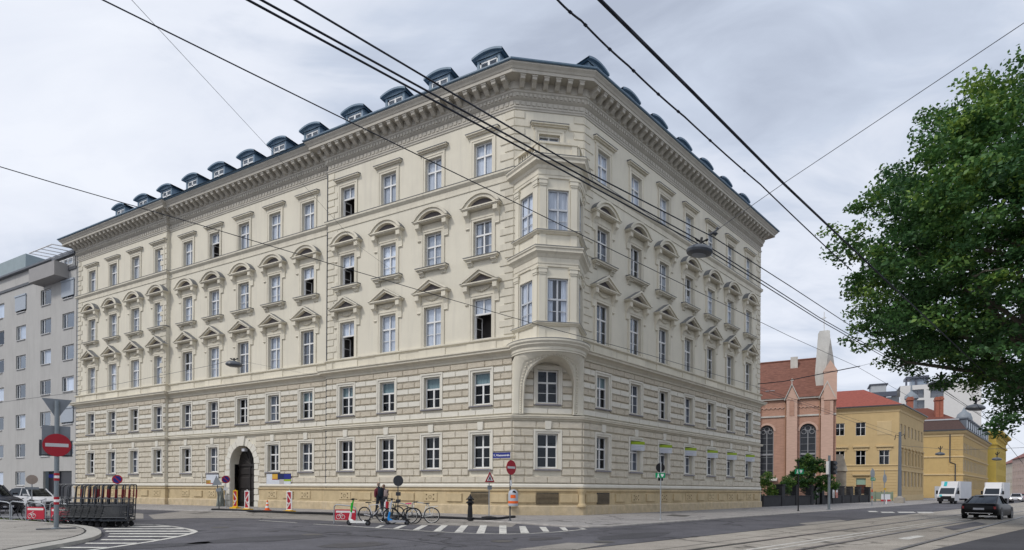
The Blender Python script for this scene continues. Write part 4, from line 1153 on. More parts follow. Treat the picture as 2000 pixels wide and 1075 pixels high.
# ---- bicycles
rim_s = mat('rim_silver', (.22, .23, .25), .3, .05, 6, metal=.8)
def bicycle(base, rz, frame_m, label, saddle_m=black, tyre_m=rubber, rimm=rim_s, step=False, guards=None, R=.355, wb=1.06, rack=False, basket=False, lean=R_(6)):
    """front wheel at +x"""
    t = thing('bicycle', label, 'bicycle', base, rz, 'parked bicycles'); t.rotation_euler = (lean, 0, rz)
    rw, fw = Vector((-wb * .45, 0, R)), Vector((wb * .55, 0, R)); bb = Vector((-.04, 0, .29)); st = Vector((-.20, 0, .80)); hd = Vector((wb * .36, 0, .86)); hl = Vector((wb * .40, 0, .66))
    mb = MB()
    mb.tube([bb, st], .021, 6); mb.tube([hd, hl], .025, 6); mb.tube([hl, bb], .025, 6)
    mb.tube([(st + hl * .0), hd] if not step else [bb + Vector((.02, 0, .12)), hl + Vector((0, 0, .06))], .018, 6)
    for sg in (-.05, .05):
        o = Vector((0, sg, 0)); mb.tube([bb, rw + o], .010, 5); mb.tube([st, rw + o], .009, 5); mb.tube([hl, hl + Vector((.02, sg, -.05)), fw + o], .013, 5)
    mb.build('frame', frame_m, t, smooth=50)
    for c in (rw, fw):
        mb = MB(); mb.tube([c + Vector((R * math.cos(a), 0, R * math.sin(a))) for a in [2 * math.pi * i / 28 for i in range(28)]], .027, 6, 0, closed=True)
        w_ = mb.build('wheel', tyre_m, t, smooth=60)
        mb = MB(); r2 = R - .028; mb.tube([c + Vector((r2 * math.cos(a), 0, r2 * math.sin(a))) for a in [2 * math.pi * i / 28 for i in range(28)]], .011, 5, 0, closed=True)
        for i in range(14):
            a = 2 * math.pi * i / 14; mb.tube([c + Vector((0, .03 * (-1) ** i, 0)), c + Vector((r2 * math.cos(a), 0, r2 * math.sin(a)))], .0025, 3, 0, cap=False)
        mb.tube([c + Vector((0, -.04, 0)), c + Vector((0, .04, 0))], .02, 6)
        mb.build('rim', rimm, w_)
    mb = MB(); mb.tube([st, st + Vector((-.03, 0, .10))], .013, 6); mb.build('seat_post', rim_s, t)
    mb = MB(); s0 = st + Vector((-.03, 0, .11))
    mb.add([s0 + Vector(v) for v in ((-.13, -.08, .0), (-.13, .08, .0), (.02, .05, 0), (.16, .02, 0), (.16, -.02, 0), (.02, -.05, 0), (-.12, -.07, .05), (-.12, .07, .05), (.02, .04, .045), (.15, .015, .03), (.15, -.015, .03), (.02, -.04, .045))],
           [(5, 4, 3, 2, 1, 0), (6, 7, 8, 9, 10, 11)] + [(i, (i + 1) % 6, (i + 1) % 6 + 6, i + 6) for i in range(6)])
    mb.build('saddle', saddle_m, t, smooth=60)
    mb = MB(); h0 = hd + Vector((-.02, 0, .12)); mb.tube([hd, h0], .014, 6); mb.tube([h0 + Vector((-.12, -.29, .02)), h0 + Vector((.0, -.22, .02)), h0 + Vector((.04, 0, 0)), h0 + Vector((.0, .22, .02)), h0 + Vector((-.12, .29, .02))], .012, 6)
    for sg in (-1, 1): mb.tube([h0 + Vector((-.03, sg * .27, .02)), h0 + Vector((-.15, sg * .30, .02))], .018, 6)
    mb.build('handlebar', black, t)
    mb = MB(); c = bb; mb.lathe([(.09, -.052), (.09, -.046)], c, 14, 0, 'y'); mb.tube([c + Vector((0, -.06, 0)), c + Vector((.10, -.06, -.13)), c + Vector((.10, -.15, -.13))], .010, 5); mb.tube([c + Vector((0, .06, 0)), c + Vector((-.10, .06, .13)), c + Vector((-.10, .15, .13))], .010, 5)
    mb.tube([c + Vector((0, -.05, .09)), rw + Vector((0, -.05, .04))], .006, 4); mb.tube([c + Vector((0, -.05, -.09)), rw + Vector((0, -.05, -.04))], .006, 4)
    mb.build('crank', dk_metal, t)
    if guards:
        mb = MB()
        for c, a0, a1 in ((rw, 20, 200), (fw, 30, 150)):
            for i in range(10):
                u0, u1 = R_(a0 + (a1 - a0) * i / 10), R_(a0 + (a1 - a0) * (i + 1) / 10); r3 = R + .035
                p, q = c + Vector((r3 * math.cos(u0), 0, r3 * math.sin(u0))), c + Vector((r3 * math.cos(u1), 0, r3 * math.sin(u1)))
                o = Vector((0, .03, 0)); mb.quad(p - o, p + o, q + o, q - o)
        mb.build('mudguard', guards, t)
    if rack:
        mb = MB()
        for sg in (-.07, .07): mb.tube([st + Vector((-.06, sg, -.06)), rw + Vector((-.28, sg, R + .08))], .009, 5); mb.tube([rw + Vector((0, sg, 0)), rw + Vector((-.12, sg, R + .08))], .007, 5)
        mb.tube([rw + Vector((-.28, -.07, R + .08)), rw + Vector((-.28, .07, R + .08))], .009, 5); mb.build('luggage_rack', frame_m, t)
    return t
white_b = mat('bicycle_white', (.70, .70, .68), .35, .03, 5, spec=.5)
silver_b = mat('bicycle_silver', (.55, .56, .60), .35, .05, 5, spec=.5)
bicycle(gnd(729, 1019.5), R_(-22), silver_b, 'silver sports bicycle between the red board stand and the walking man', lean=R_(4))
bicycle(gnd(788, 1023), R_(190), black, 'black bicycle with a pink saddle in front of the white one', mat('saddle_pink', (.55, .06, .18), .5, .05, 5), guards=black, lean=R_(-5), wb=1.0, R=.36)
bicycle(gnd(824, 1021.5), R_(180 + 4), white_b, 'white city bicycle with white mudguards and rack nearest the black bollard', black, rubber, white_b, True, white_b, R=.36, wb=1.02, rack=True, lean=R_(-3))
bicycle(gnd(763, 1016), R_(160), mat('bicycle_dark_green', (.02, .06, .04), .4, .05, 5), 'dark green bicycle standing behind the scooter with a blue stem', wb=1.0, lean=R_(-4))
for px, py, m, lab in ((28, 1016, black, 'black bicycle at the leftmost stands behind the island'), (72, 1018, dk_metal, 'dark grey bicycle behind the stand with the pale strip on its red board'), (118, 1021, black, 'black bicycle parked behind the banded post')):
    bicycle(gnd(px, py), R_(-12), m, lab, wb=1.05)
# ---- electric scooters
def scooter(base, rz, deck_m, stem_m, low_m, label):
    """front wheel at -x"""
    t = thing('electric_scooter', label, 'scooter', base, rz, 'parked electric scooters')
    wf, wr_ = Vector((-.46, 0, .12)), Vector((.42, 0, .11))
    for c in (wf, wr_):
        mb = MB(); mb.lathe([(.06, -.035), (.115, -.032), (.125, -.015), (.125, .015), (.115, .032), (.06, .035)], c, 16, 0, 'y'); w_ = mb.build('wheel', rubber, t, smooth=40)
        mb = MB(); mb.lathe([(.055, -.038), (.055, .038)], c, 12, 0, 'y'); mb.build('hub', dk_metal, w_)
    mb = MB(); mb.prism([(-.36, .10), (.33, .10), (.38, .16), (.34, .19), (-.32, .19), (-.40, .17)], -.085, .085); mb.build('deck', deck_m, t)
    mb = MB(); mb.prism([(.25, .18), (.58, .23), (.56, .26), (.30, .25)], -.05, .05); mb.build('rear_mudguard', black, t)
    top = Vector((-.27, 0, 1.12))
    f = lambda k: wf.lerp(top, k)
    mb = MB(); mb.tube([Vector((-.40, 0, .18)), Vector((-.44, 0, .26)), f(.45)], [.06, .055, .045], 8); mb.tube([wf + Vector((0, .05, 0)), wf + Vector((0, .05, .15)), Vector((-.43, 0, .3))], .02, 6); mb.tube([Vector((-.42, 0, .24)), Vector((-.28, 0, .17))], .055, 8)
    mb.build('fork', low_m, t, smooth=50)
    mb = MB(); mb.tube([f(.45), f(.97)], [.042, .032], 8); mb.tube([f(.6) + Vector((-.03, 0, 0)), f(.85) + Vector((-.045, 0, 0))], .04, 8); mb.build('stem', stem_m, t, smooth=50)
    mb = MB(); mb.tube([top + Vector((.03, -.27, 0)), top + Vector((-.02, -.1, .02)), top + Vector((-.02, .1, .02)), top + Vector((.03, .27, 0))], .018, 6); mb.box(top.x - .06, top.x + .02, -.05, .05, top.z - .03, top.z + .05); mb.build('handlebar', black, t)
    return t
scooter(gnd(701, 1026), R_(-13), white_b, mat('scooter_green', (.02, .42, .03), .4, .05, 5), white_b, 'white electric scooter with a bright green stem in front of the red board')
scooter(gnd(777, 1024.5), R_(-8), mat('scooter_grey', (.32, .33, .36), .4, .05, 5), mat('scooter_pale', (.5, .52, .55), .4, .05, 5), mat('scooter_blue', (.01, .22, .60), .4, .05, 5), 'grey electric scooter with a blue lower stem between the bicycles')
t = scooter(gnd(762, 1019), R_(60), dk_metal, white_p, white_p, 'white stemmed electric scooter standing in front of the walking man')
mb = MB(); mb.tube([(-.30, -.06, .62), (-.28, -.06, .98)], [.06, .085], 8); mb.build('red_pouch', mat('pouch_red', (.45, .03, .04), .6, .05, 5), t)
# ---- nested trolleys
trl = mat('trolley_grey_plastic', (.030, .036, .045), .5, .12, 6, spec=.4)
def trolley(base, rz, label):
    t = thing('luggage_trolley', label, 'trolley', base, rz, 'nested luggage trolleys beside the hatched island')
    W2, Hh, Lg = .40, 1.70, .95
    mb = MB(); r = .12
    arch = [(0, -W2, .25), (-.06, -W2, Hh - r), (-.07, -W2 + r * .3, Hh - r * .3), (-.07, -W2 + r, Hh), (-.07, W2 - r, Hh), (-.07, W2 - r * .3, Hh - r * .3), (-.06, W2, Hh - r), (0, W2, .25)]
    mb.tube(arch, .021, 8); mb.tube([(-.03, -W2, 1.12), (-.03, W2, 1.12)], .015, 6); mb.tube([(-.02, -W2, .84), (-.02, W2, .84)], .015, 6)
    for k in (-.5, 0, .5): mb.tube([(-.02, k * W2, .30), (-.03, k * W2, 1.12)], .008, 5)
    for sg in (-1, 1): mb.tube([(-.07, sg * W2 * .75, Hh - .01), (Lg - .2, sg * W2 * .75, Hh - .01), (Lg - .08, sg * W2 * .8, Hh - .12), (Lg - .02, sg * W2 * .9, .8)], .02, 6); mb.tube([(-.04, sg * W2, 1.12), (Lg - .05, sg * W2 * .85, 1.12)], .014, 6)
    mb.build('back_frame', mat('trolley_tube', (.055, .060, .070), .4, .1, 6, metal=.4, spec=.5), t, smooth=50)
    mb = MB()
    for sg in (-1, 1): mb.tube([(-.045, sg * W2, 1.15), (-.06, sg * W2, 1.50)], .03, 8)
    mb.build('red_sleeve', mat('sleeve_red', (.16, .012, .018), .5, .1, 5), t, smooth=50)
    mb = MB()
    for sg in (-1, 1):
        for k in range(11): mb.tube([(.03, sg * (W2 + .02), .40 + k * .044), (Lg - .05 - k * .012, sg * (W2 - .05), .40 + k * .044)], .012, 5)
        mb.tube([(0, sg * (W2 + .02), .38), (Lg, sg * (W2 - .05), .38), (Lg - .13, sg * (W2 - .05), .86), (0, sg * (W2 + .02), .88)], .02, 6)
    for k in range(6): mb.tube([(Lg, -W2 + .05, .40 + k * .075), (Lg - .02 * k, W2 - .05, .40 + k * .075)], .010, 5)
    mb.build('basket', trl, t)
    mb = MB(); mb.box(-.02, Lg, -W2 + .03, W2 - .03, .24, .30); 
    for k in range(5): mb.box(.1 + k * .26, .2 + k * .26, -W2 + .06, W2 - .06, .30, .33)
    mb.build('platform', trl, t)
    for x in (.08, Lg - .12):
        for sg in (-1, 1):
            mb = MB(); mb.lathe([(.03, -.03), (.09, -.028), (.10, 0), (.09, .028), (.03, .03)], (x, sg * .28, .10), 12, 0, 'y'); mb.box(x - .03, x + .03, sg * .28 - .04, sg * .28 + .04, .12, .25); mb.build('castor', rubber, t)
    return t
# two nests of trolleys standing across the kerb
n0 = trolley(gnd(256, 1028.5), R_(196), 'red sleeved luggage trolley at the right hand end of the front nest')
spots = [(gnd(256 - 13 * k, 1028.0 - .25 * k), R_(196), 'luggage trolley number place') for k in range(1, 8)]
ordn = ['second', 'third', 'fourth', 'fifth', 'sixth', 'seventh', 'eighth']
for k, (p, rz, _) in enumerate(spots): dup(n0, p, rz, f'{ordn[k]} trolley from the right in the front nest of luggage trolleys')
for k in range(6):
    dup(n0, gnd(250 - 17 * k, 1019.5 - .2 * k), R_(190), f'{(["first"] + ordn)[k]} trolley from the right in the rear nest of luggage trolleys')
# ---- warning beacons, cone, cable cover
def beacon(base, rz, frame_m, flip, label):
    t = thing('warning_beacon', label, 'beacon', base, rz, 'red and white warning beacons at the gate')
    mb = MB(); mb.box(-.34, .34, -.22, .22, 0, .09); mb.box(-.2, .2, -.12, .12, .09, .13); mb.build('foot', yell_p if frame_m is not None else rubber, t)
    mb = MB(); mb.box(-.215, -.165, -.03, .03, .12, 1.34); mb.box(.165, .215, -.03, .03, .12, 1.34); mb.box(-.165, .165, -.03, .03, 1.28, 1.34); mb.box(-.165, .165, -.03, .03, .12, .18); mb.tube([(0, 0, 1.34), (0, 0, 1.43)], .03, 6); mb.build('frame', frame_m, t)
    mb = MB(); mb.box(-.165, .165, -.015, .015, .18, 1.28); p = mb.build('panel', mred, t)
    mb = MB(); s = 1 if flip else -1
    for pA, pB in (((-.165, 1.20), (.165, .78)), ((.165, .78), (-.165, .34)), ((-.165, .66), (.0, .56 - .02))):
        q = [(s * pA[0], pA[1]), (s * pB[0], pB[1]), (s * pB[0], pB[1] - .13), (s * pA[0], pA[1] - .13)]
        ar = sum(q[i][0] * q[(i + 1) % 4][1] - q[(i + 1) % 4][0] * q[i][1] for i in range(4))
        mb.prism(q if ar > 0 else q[::-1], -.0185, -.0155)
    mb.build('white_chevrons', mat('chevron_white', (.62, .60, .58), .5, .05, 5), p)
    return t
for px, py, fm, fl, lab in ((459.5, 993, yell_p, True, 'warning beacon in a yellow frame, closest to the gate door'), (482.5, 996.5, white_p, False, 'warning beacon in a white frame on a yellow foot in front of the gate'), (565, 1000, white_p, True, 'warning beacon in a white frame standing alone right of the traffic cone')):
    b = gnd(px, py, SW); beacon(b, R_(-24), fm, fl, lab)
b = gnd(522, 997, SW); t = thing('traffic_cone', 'small orange and white traffic cone on the pavement edge', 'cone', b)
mb = MB(); mb.box(-.2, .2, -.2, .2, 0, .05); mb.build('cone_foot', orange_p, t)
mb = MB(); mb.lathe([(.155, .05), (.125, .18)], n=16, mi=0); mb.lathe([(.125, .18), (.10, .32)], n=16, mi=1); mb.lathe([(.10, .32), (.075, .44)], n=16, mi=0); mb.lathe([(.075, .44), (.055, .56)], n=16, mi=1); mb.lathe([(.055, .56), (.035, .70), (.0, .70)], n=16, mi=0)
mb.build('cone_body', [orange_p, white_p], t, smooth=50)
cp = [(414, 996.5), (440, 997), (465, 998), (498, 999.5), (540, 1001), (580, 1003), (620, 1003.8), (651, 1005), (720, 1007), (790, 1009), (854, 1012), (914, 1015), (945, 1016), (975, 1014.5), (1005, 1011)]
mb = MB(); pts = [gnd(x, y, SW) + Vector((0, 0, .045)) for x, y in cp]
mb.tube([pts[0]] + [p for a, b in zip(pts, pts[1:]) for p in (a.lerp(b, .5) + Vector((0, 0, .008)), b)], .075, 8)
tag(mb.build('cable_cover', rubber, smooth=50), 'long black rubber cable cover snaking along the kerb from the gate to the corner', 'cable cover')
# ---- cast iron bollard
b = gnd(918, 1015.5, SW); t = thing('bollard', 'black cast iron bollard with an ornate crown top at the kerb', 'bollard', b)
mb = MB(); mb.lathe([(.17, 0), (.17, .10), (.13, .14), (.12, .5), (.10, .72), (.13, .76), (.13, .80)], n=16); mb.build('shaft', black, t, smooth=40)
mb = MB(); mb.lathe([(.10, .80), (.17, .84), (.18, .90), (.12, .95), (.10, 1.0), (.15, 1.06), (.10, 1.16), (.04, 1.22), (.03, 1.27), (0, 1.31)], n=16)
for i in range(6):
    a = i * math.pi / 3; mb.add(*ico(.16 * math.cos(a), .16 * math.sin(a), 1.04, .05)); mb.add(*ico(.17 * math.cos(a), .17 * math.sin(a), .87, .045))
mb.build('crown', black, t, smooth=40)
# ---- corner signs
b = gnd(996, 1017, SW); t = thing('no_entry_sign', 'slim corner post carrying a red no entry disc above a litter bin', 'sign', b, R_(50))
pole(t, 3.0, .036, dk_metal); no_entry(t, 2.62, .72); mb = MB(); mb.box(-.06, .06, -.055, -.04, 1.72, 2.0); mb.build('sticker', white_p, t)
t = thing('litter_bin', 'grey litter bin with orange bands hanging on the corner sign post', 'bin', b + Vector((.15, -.20, 0)), R_(-4))
mb = MB(); mb.lathe([(.20, .72), (.24, .74), (.245, 1.30), (.24, 1.36), (.20, 1.46), (.10, 1.53), (0, 1.545)], n=24); mb.build('bin_body', mat('bin_grey', (.42, .45, .49), .4, .05, 5), t, smooth=50)
mb = MB(); mb.lathe([(.2465, .86), (.2475, .87), (.2475, .97), (.2465, .98)], n=24); mb.build('orange_band', orange_p, t, smooth=30)
mb = MB()
for i in range(8):
    a0, a1 = R_(-118 + i * 7.5), R_(-118 + (i + 1) * 7.5); r = .248
    mb.quad((r * math.cos(a0), r * math.sin(a0), 1.12), (r * math.cos(a1), r * math.sin(a1), 1.12), (r * math.cos(a1), r * math.sin(a1), 1.28), (r * math.cos(a0), r * math.sin(a0), 1.28))
mb.build('orange_panel', orange_p, t)
mb = MB(); mb.T = Matrix.Translation((.06, -.17, 1.42)) @ Matrix.Rotation(R_(35), 4, 'X'); mb.lathe([(.085, 0), (.085, -.06)], (0, 0, 0), 16, 0, 'y'); mb.build('opening', black, t)
b = gnd(955, 1012.5, SW); t = thing('roadworks_sign', 'red bordered triangular roadworks sign on a thin post with a black foot', 'sign', b, R_(40))
pole(t, 2.55, .028, galv, base=False)
mb = MB(); mb.lathe([(.42, 0), (.40, .08), (.15, .12)], n=8); mb.build('foot', rubber, t)
mb = MB(); mb.prism(tri_pts(.64, 1.92), -.06, -.04); tr = mb.build('triangle', mred, t)
mb = MB(); mb.prism([(-.20, 1.99), (.20, 1.99), (0, 2.34)], -.064, -.0605); mb.build('white_field', white_p, tr)
mb = MB(); mb.prism([(-.11, 2.01), (-.05, 2.01), (.0, 2.12), (.03, 2.01), (.08, 2.01), (.04, 2.17), (.0, 2.23), (-.05, 2.16)], -.068, -.0645); mb.add(*ico(.01, -.066, 2.25, .03)); mb.build('digging_figure', black, tr)
mb = MB(); mb.box(-.14, .14, -.05, -.03, 1.52, 1.74); mb.build('lower_plate', sign_back, t)
b = gnd(777, 1004.5, SW); t = thing('round_sign', 'grey back of a round sign with two small plates, behind the bicycles', 'sign', b, R_(38))
pole(t, 2.3, .03, dk_metal); disc_sign(t, 2.02, .66, dk_metal, y=-.04)
for z0, z1 in ((1.12, 1.34), (.72, .90)): mb = MB(); mb.box(-.16, .16, -.05, -.035, z0, z1); mb.build('plate', dk_metal, t)
def no_parking(base, rz, zc, d, label, plate=True):
    t = thing('no_parking_sign', label, 'sign', base, rz); pole(t, zc + .15, .03, galv)
    disc_sign(t, zc, d, mred, y=-.05); mb = MB(); mb.disc((0, -.054, zc), d * .38, .004, 24); f = mb.build('blue_field', blue_p, t)
    mb = MB(); mb.T = Matrix.Translation((0, 0, zc)) @ Matrix.Rotation(R_(45), 4, 'Y'); mb.box(-d * .38, d * .38, -.0575, -.0545, -.035, .035); mb.build('red_bar', mred, t)
    if plate: mb = MB(); mb.box(-.15, .15, -.05, -.035, zc - .85, zc - .62); mb.build('plate', white_p, t)
    return t
no_parking(gnd(440.5, 991, SW), R_(35), 2.18, .60, 'round blue and red no parking sign on a post left of the gate')
no_parking(gnd(229, 995, SW), R_(20), 2.05, .62, 'round blue and red no parking sign rising behind the trolleys', False)
b = gnd(428, 994.5, SW); t = thing('triangle_sign', 'grey back of a triangular sign on a leaning post left of the gate', 'sign', b, R_(-8)); t.rotation_euler = (0, R_(-5), R_(-8))
pole(t, 2.35, .035, dk_metal, base=False); mb = MB(); mb.prism(tri_pts(.78, 1.72), -.05, -.03); mb.build('triangle_back', sign_back, t); mb = MB(); mb.box(-.1, .3, -.05, -.03, 1.26, 1.48); mb.build('plate_back', sign_back, t)
b = gnd(62, 1006); t = thing('round_sign', 'beige round sign seen from behind, in front of the white parked car', 'sign', b, facing(b))
pole(t, 2.1, .03, galv); disc_sign(t, 1.98, .52, mat('sign_back_beige', (.36, .29, .24), .6, .1, 5)); mb = MB(); mb.box(-.3, .3, -.05, -.035, 1.42, 1.56); mb.build('plate', sign_back, t)
# grey wrapped guard stone beside the gate
b = FL @ Vector((GATE - 1.95, -.32, SW)); t = thing('wrapped_bundle', 'upright grey green bundle wrapped in sheeting against the left gate jamb', 'bundle', b)
mb = MB(); rg = random.Random(3)
prof = [(.30, 0), (.27, .35), (.22, .8), (.24, 1.2), (.17, 1.45), (.09, 1.55), (0, 1.58)]
vs0 = len(mb.v); mb.lathe(prof, n=14)
for i, v in enumerate(mb.v): v.x *= 1 + rg.uniform(-.18, .18); v.y *= 1 + rg.uniform(-.18, .18)
mb.build('sheeting', mat('sheeting_grey', (.20, .215, .19), .7, .25, 4), t)
# ---- sign with first-aid plate on the right pavement
man_w = white_p
def aed_plate(parent, x0, x1, z0, z1, y):
    mb = MB(); mb.box(x0, x1, y, y + .012, z0, z1); o = mb.build('first_aid_plate', green_p, parent)
    h = z1 - z0; w2 = x1 - x0; cx = x0 + w2 * .29
    mb = MB(); mb.lathe([(h * .14, 0), (h * .14, -.003)], (cx, y - .0005, z0 + h * .72), 10, 0, 'y'); mb.prism([(cx - h * .24, z0 + h * .06), (cx - h * .1, z0 + h * .06), (cx, z0 + h * .3), (cx + h * .1, z0 + h * .06), (cx + h * .24, z0 + h * .06), (cx + h * .12, z0 + h * .55), (cx - h * .12, z0 + h * .55)], y - .0035, y - .0005)
    hx = x0 + w2 * .70; r = h * .17
    pts = [(hx, z0 + h * .12), (hx + r * 1.9, z0 + h * .55), (hx + r * 1.8, z0 + h * .75), (hx + r, z0 + h * .84), (hx, z0 + h * .70), (hx - r, z0 + h * .84), (hx - r * 1.8, z0 + h * .75), (hx - r * 1.9, z0 + h * .55)]
    mb.prism(pts, y - .0035, y - .0005); mb.build('pictogram', white_p, o)
    return o
b = gnd(1290, 1015, SW); t = thing('round_sign', 'black round sign with a green first aid plate on the right hand pavement', 'sign', b, R_(12))
pole(t, 3.05, .03, galv); disc_sign(t, 2.74, .50, black, y=-.03 + .07); mb = MB(); mb.box(-.10, .28, .05, .07, 2.22, 2.46); mb.build('black_plate', black, t); mb = MB(); mb.box(-.12, .16, .05, .07, 2.05, 2.2); mb.build('lower_plate', black, t)
aed_plate(t, -.33, .22, 2.20, 2.46, -.06)
mb = MB(); mb.tube([(0, -.04, 2.3), (0, -.04, 3.0)], .012, 6); mb.build('clamp_strip', galv, t)
# ---- street name plate, notice boards and window signs hung on the building
def wall_thing(name, fr, x, z, label, cat, y=0.0, group=None):
    p = fr @ Vector((x, y, z)); return thing(name, label, cat, p, yaw(Vector((fr[0][0], fr[1][0], 0))), group)
t = wall_thing('street_name_plate', FL, -.68, 3.66, 'long blue enamel street name plate with white lettering on the corner masonry', 'street sign', -.105)
mb = MB(); mb.box(-.60, .60, -.02, .02, -.17, .17); mb.build('plate', blue_p, t)
mb = MB(); mb.box(-.57, .57, -.023, -.02, -.145, -.135); mb.box(-.57, .57, -.023, -.02, .135, .145); mb.build('border', mat('border_blue_pale', (.20, .22, .45), .5, 0), t)
text_mesh('9., Wiesenerstraße', .165, t, white_p, Matrix.Translation((0, -.024, 0)), sx=.86, bold=.004)
def board(fr, x, z, w2, h2, label, panels, texts=()):
    t = wall_thing('notice_board', fr, x, z, label, 'notice board', (rec(x) if fr is FL else 0) - .11)
    mb = MB(); mb.box(-w2 / 2 - .02, w2 / 2 + .02, -.02, .04, -h2 / 2 - .02, h2 / 2 + .02); mb.build('backing', dk_metal, t)
    for i, (x0, x1, z0, z1, m) in enumerate(panels):
        mb = MB(); mb.box(x0, x1, -.026, -.0205, z0, z1); mb.build('panel', m, t)
    for s, x_, z_, sz, m in texts: text_mesh(s, sz, t, m, Matrix.Translation((x_, -.0275, z_)))
    return t
pw = mat('board_white', (.60, .63, .68), .4, .08, 3); pg = mat('board_grey', (.45, .43, .42), .4, .05, 3); po = mat('board_amber', (.62, .36, .05), .5, .1, 4); pr = mat('board_dark_red', (.32, .03, .02), .5, .05, 4)
xb = AX_L[7]
board(FL, xb + .72, 2.28, 2.72, .84, 'wide notice board of white, amber, navy and lime panels', [(-1.36, -.72, -.42, .42, pw), (-.71, -.10, .02, .40, po), (-.71, -.10, -.04, .02, pr), (-.09, .60, .0, .40, navy_p), (.61, 1.36, .0, .40, blue_p), (-.71, .10, -.42, -.05, pw), (.11, .60, -.42, -.01, pg), (.61, 1.36, -.16, -.01, lime_p), (.61, 1.36, -.42, -.165, pw)])
xb = AX_L[5]
board(FL, xb + .05, 2.28, 1.62, .84, 'white notice board with an amber patch, left of the gate', [(-.81, .55, -.30, .42, pw), (-.81, -.20, -.32, -.05, po), (-.81, .81, -.42, -.325, pr), (.56, .81, -.1, .42, pw), (.56, .81, -.31, -.105, red_p)])
mb = MB(); mb.box(AX_L[5] - 1.35, AX_L[5] - 1.29, REC - .19, REC - .06, 1.95, 2.75); tag(mb.build('folded_shutter', block_sm), 'narrow pale upright panel fixed to the wall beside the white notice board', 'panel'); D.objects['folded_shutter'].matrix_world = FL
for k, x in enumerate(AX_R[1:]):
    nm = ['first', 'second', 'third', 'fourth', 'fifth', 'last'][k]
    t = wall_thing('office_sign', FR, x + .20, 4.66, f'{nm} lime and white office sign from the corner', 'office sign', -.12, 'lime and white signs hung in the ground floor windows')
    ang = R_(-26); t.rotation_euler.z += ang
    mb = MB(); mb.box(-.54, .54, -.03, .03, -.33, .08); mb.build('white_panel', mat('panel_white', (.58, .60, .64), .4, .03, 3), t)
    mb = MB(); mb.box(-.54, .54, -.03, .03, .081, .29); mb.build('lime_panel', lime_p, t)
    mb = MB(); 
    for z in (-.03, -.15, -.25): mb.box(-.46, .22 if z < -.1 else .42, -.033, -.0305, z - .022, z + .022)
    mb.build('text_lines', mat('text_grey', (.42, .44, .52), .5, 0), t)
    mb = MB(); mb.box(-.05, .05, .03, .30, -.08, .08); mb.build('bracket', dk_metal, t)
# ================================================================ neighbouring buildings
def onw(fr, px, py, y=0.0):
    """(x, z) on the wall plane of a frame (local depth y) seen at a photo pixel"""
    a, b = ray(px, py); o = fr @ Vector((0, y, 0)); ux = Vector((fr[0][0], fr[1][0], 0))
    t = (a * o.y - o.x) / (ux.x - a * ux.y); Y = o.y + t * ux.y
    return t, EYE + b * Y
def simple_window(parent, mtx, wd, h, frm, room=None, style='cross', y=.16, gl=None, key='', dark=True):
    def mk(mb):
        t = .07
        for q in ((-wd / 2, -wd / 2 + t, 0, h), (wd / 2 - t, wd / 2, 0, h), (-wd / 2 + t, wd / 2 - t, 0, t), (-wd / 2 + t, wd / 2 - t, h - t, h)): mb.box(q[0], q[1], y, y + .06, q[2], q[3])
        if style == 'cross': mb.box(-.045, .045, y - .01, y + .05, t, h - t); mb.box(-wd / 2 + t, wd / 2 - t, y - .012, y + .048, h * .62 - .04, h * .62 + .04)
        if style == 'side': mb.box(-wd * .22 - .04, -wd * .22 + .04, y - .01, y + .05, t, h - t)
        if style == 'two': mb.box(-.04, .04, y - .01, y + .05, t, h - t)
    o = part('window', shared('window', ('sw', key, style, round(wd, 2), round(h, 2), frm.name), mk, frm), parent, mtx)
    part('pane', shared('pane', ('swp', key, round(wd, 2), round(h, 2)), lambda mb: mb.quad((-wd / 2 + .05, y + .03, .05), (wd / 2 - .05, y + .03, .05), (wd / 2 - .05, y + .03, h - .05), (-wd / 2 + .05, y + .03, h - .05)), gl or glass_dk), o)
    r = room or dark_in
    def rm(mb):
        x0, x1, y0, y1, z0, z1 = -wd / 2 - .2, wd / 2 + .2, y + .12, 1.3, -.2, h + .2
        q = [(x0, y0, z0), (x1, y0, z0), (x1, y1, z0), (x0, y1, z0), (x0, y0, z1), (x1, y0, z1), (x1, y1, z1), (x0, y1, z1)]
        mb.add(q, [(0, 1, 2, 3), (7, 6, 5, 4), (3, 2, 6, 7), (0, 3, 7, 4), (2, 1, 5, 6)])
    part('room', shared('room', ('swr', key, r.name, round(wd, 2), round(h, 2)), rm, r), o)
    return o
# ---------------------------------------------------------------- grey apartment block on the left
grey_w = mat('grey_render', (.45, .442, .425), .9, .05, .5, .08, 12, stain=.28)
gb = thing('apartment_block', 'plain grey apartment block with small square windows adjoining the palace on the left', 'building', FL @ Vector((XL0, 0, 0)))
GI = Matrix.Translation(gb.location).inverted() @ FL @ Matrix.Translation((0, -.12, 0)); FG = FL @ Matrix.Translation((0, -.12, 0))
gx = lambda px: onw(FG, px, 750)[0]
cols = [(gx(121), gx(144)), (gx(78.5), gx(99)), (gx(31), gx(50)), (gx(-13), gx(7.5))]
sp = cols[0][0] - cols[1][0]
for k in range(4, 9): cols.append((cols[3][0] - (k - 3) * sp, cols[3][1] - (k - 3) * sp))
zr = [(onw(FG, 132, b_)[1], onw(FG, 132, t_)[1]) for t_, b_ in ((611, 641), (673.5, 702.5), (735, 764), (799, 828), (861, 889))]
ztop_row = (onw(FG, 132, 583)[1], onw(FG, 132, 551)[1])
gz = (onw(FG, 40, 948)[1], onw(FG, 40, 921)[1])
rows_g = [ztop_row] + zr + [gz]
x_r = XL0 - .02; x_l = cols[-1][0] - 3
ZG = onw(FG, 54, 557)[1]; ZG2 = onw(FG, 147, 492)[1]
holes = [(c0, c1, z0, z1) for c0, c1 in cols for z0, z1 in rows_g]
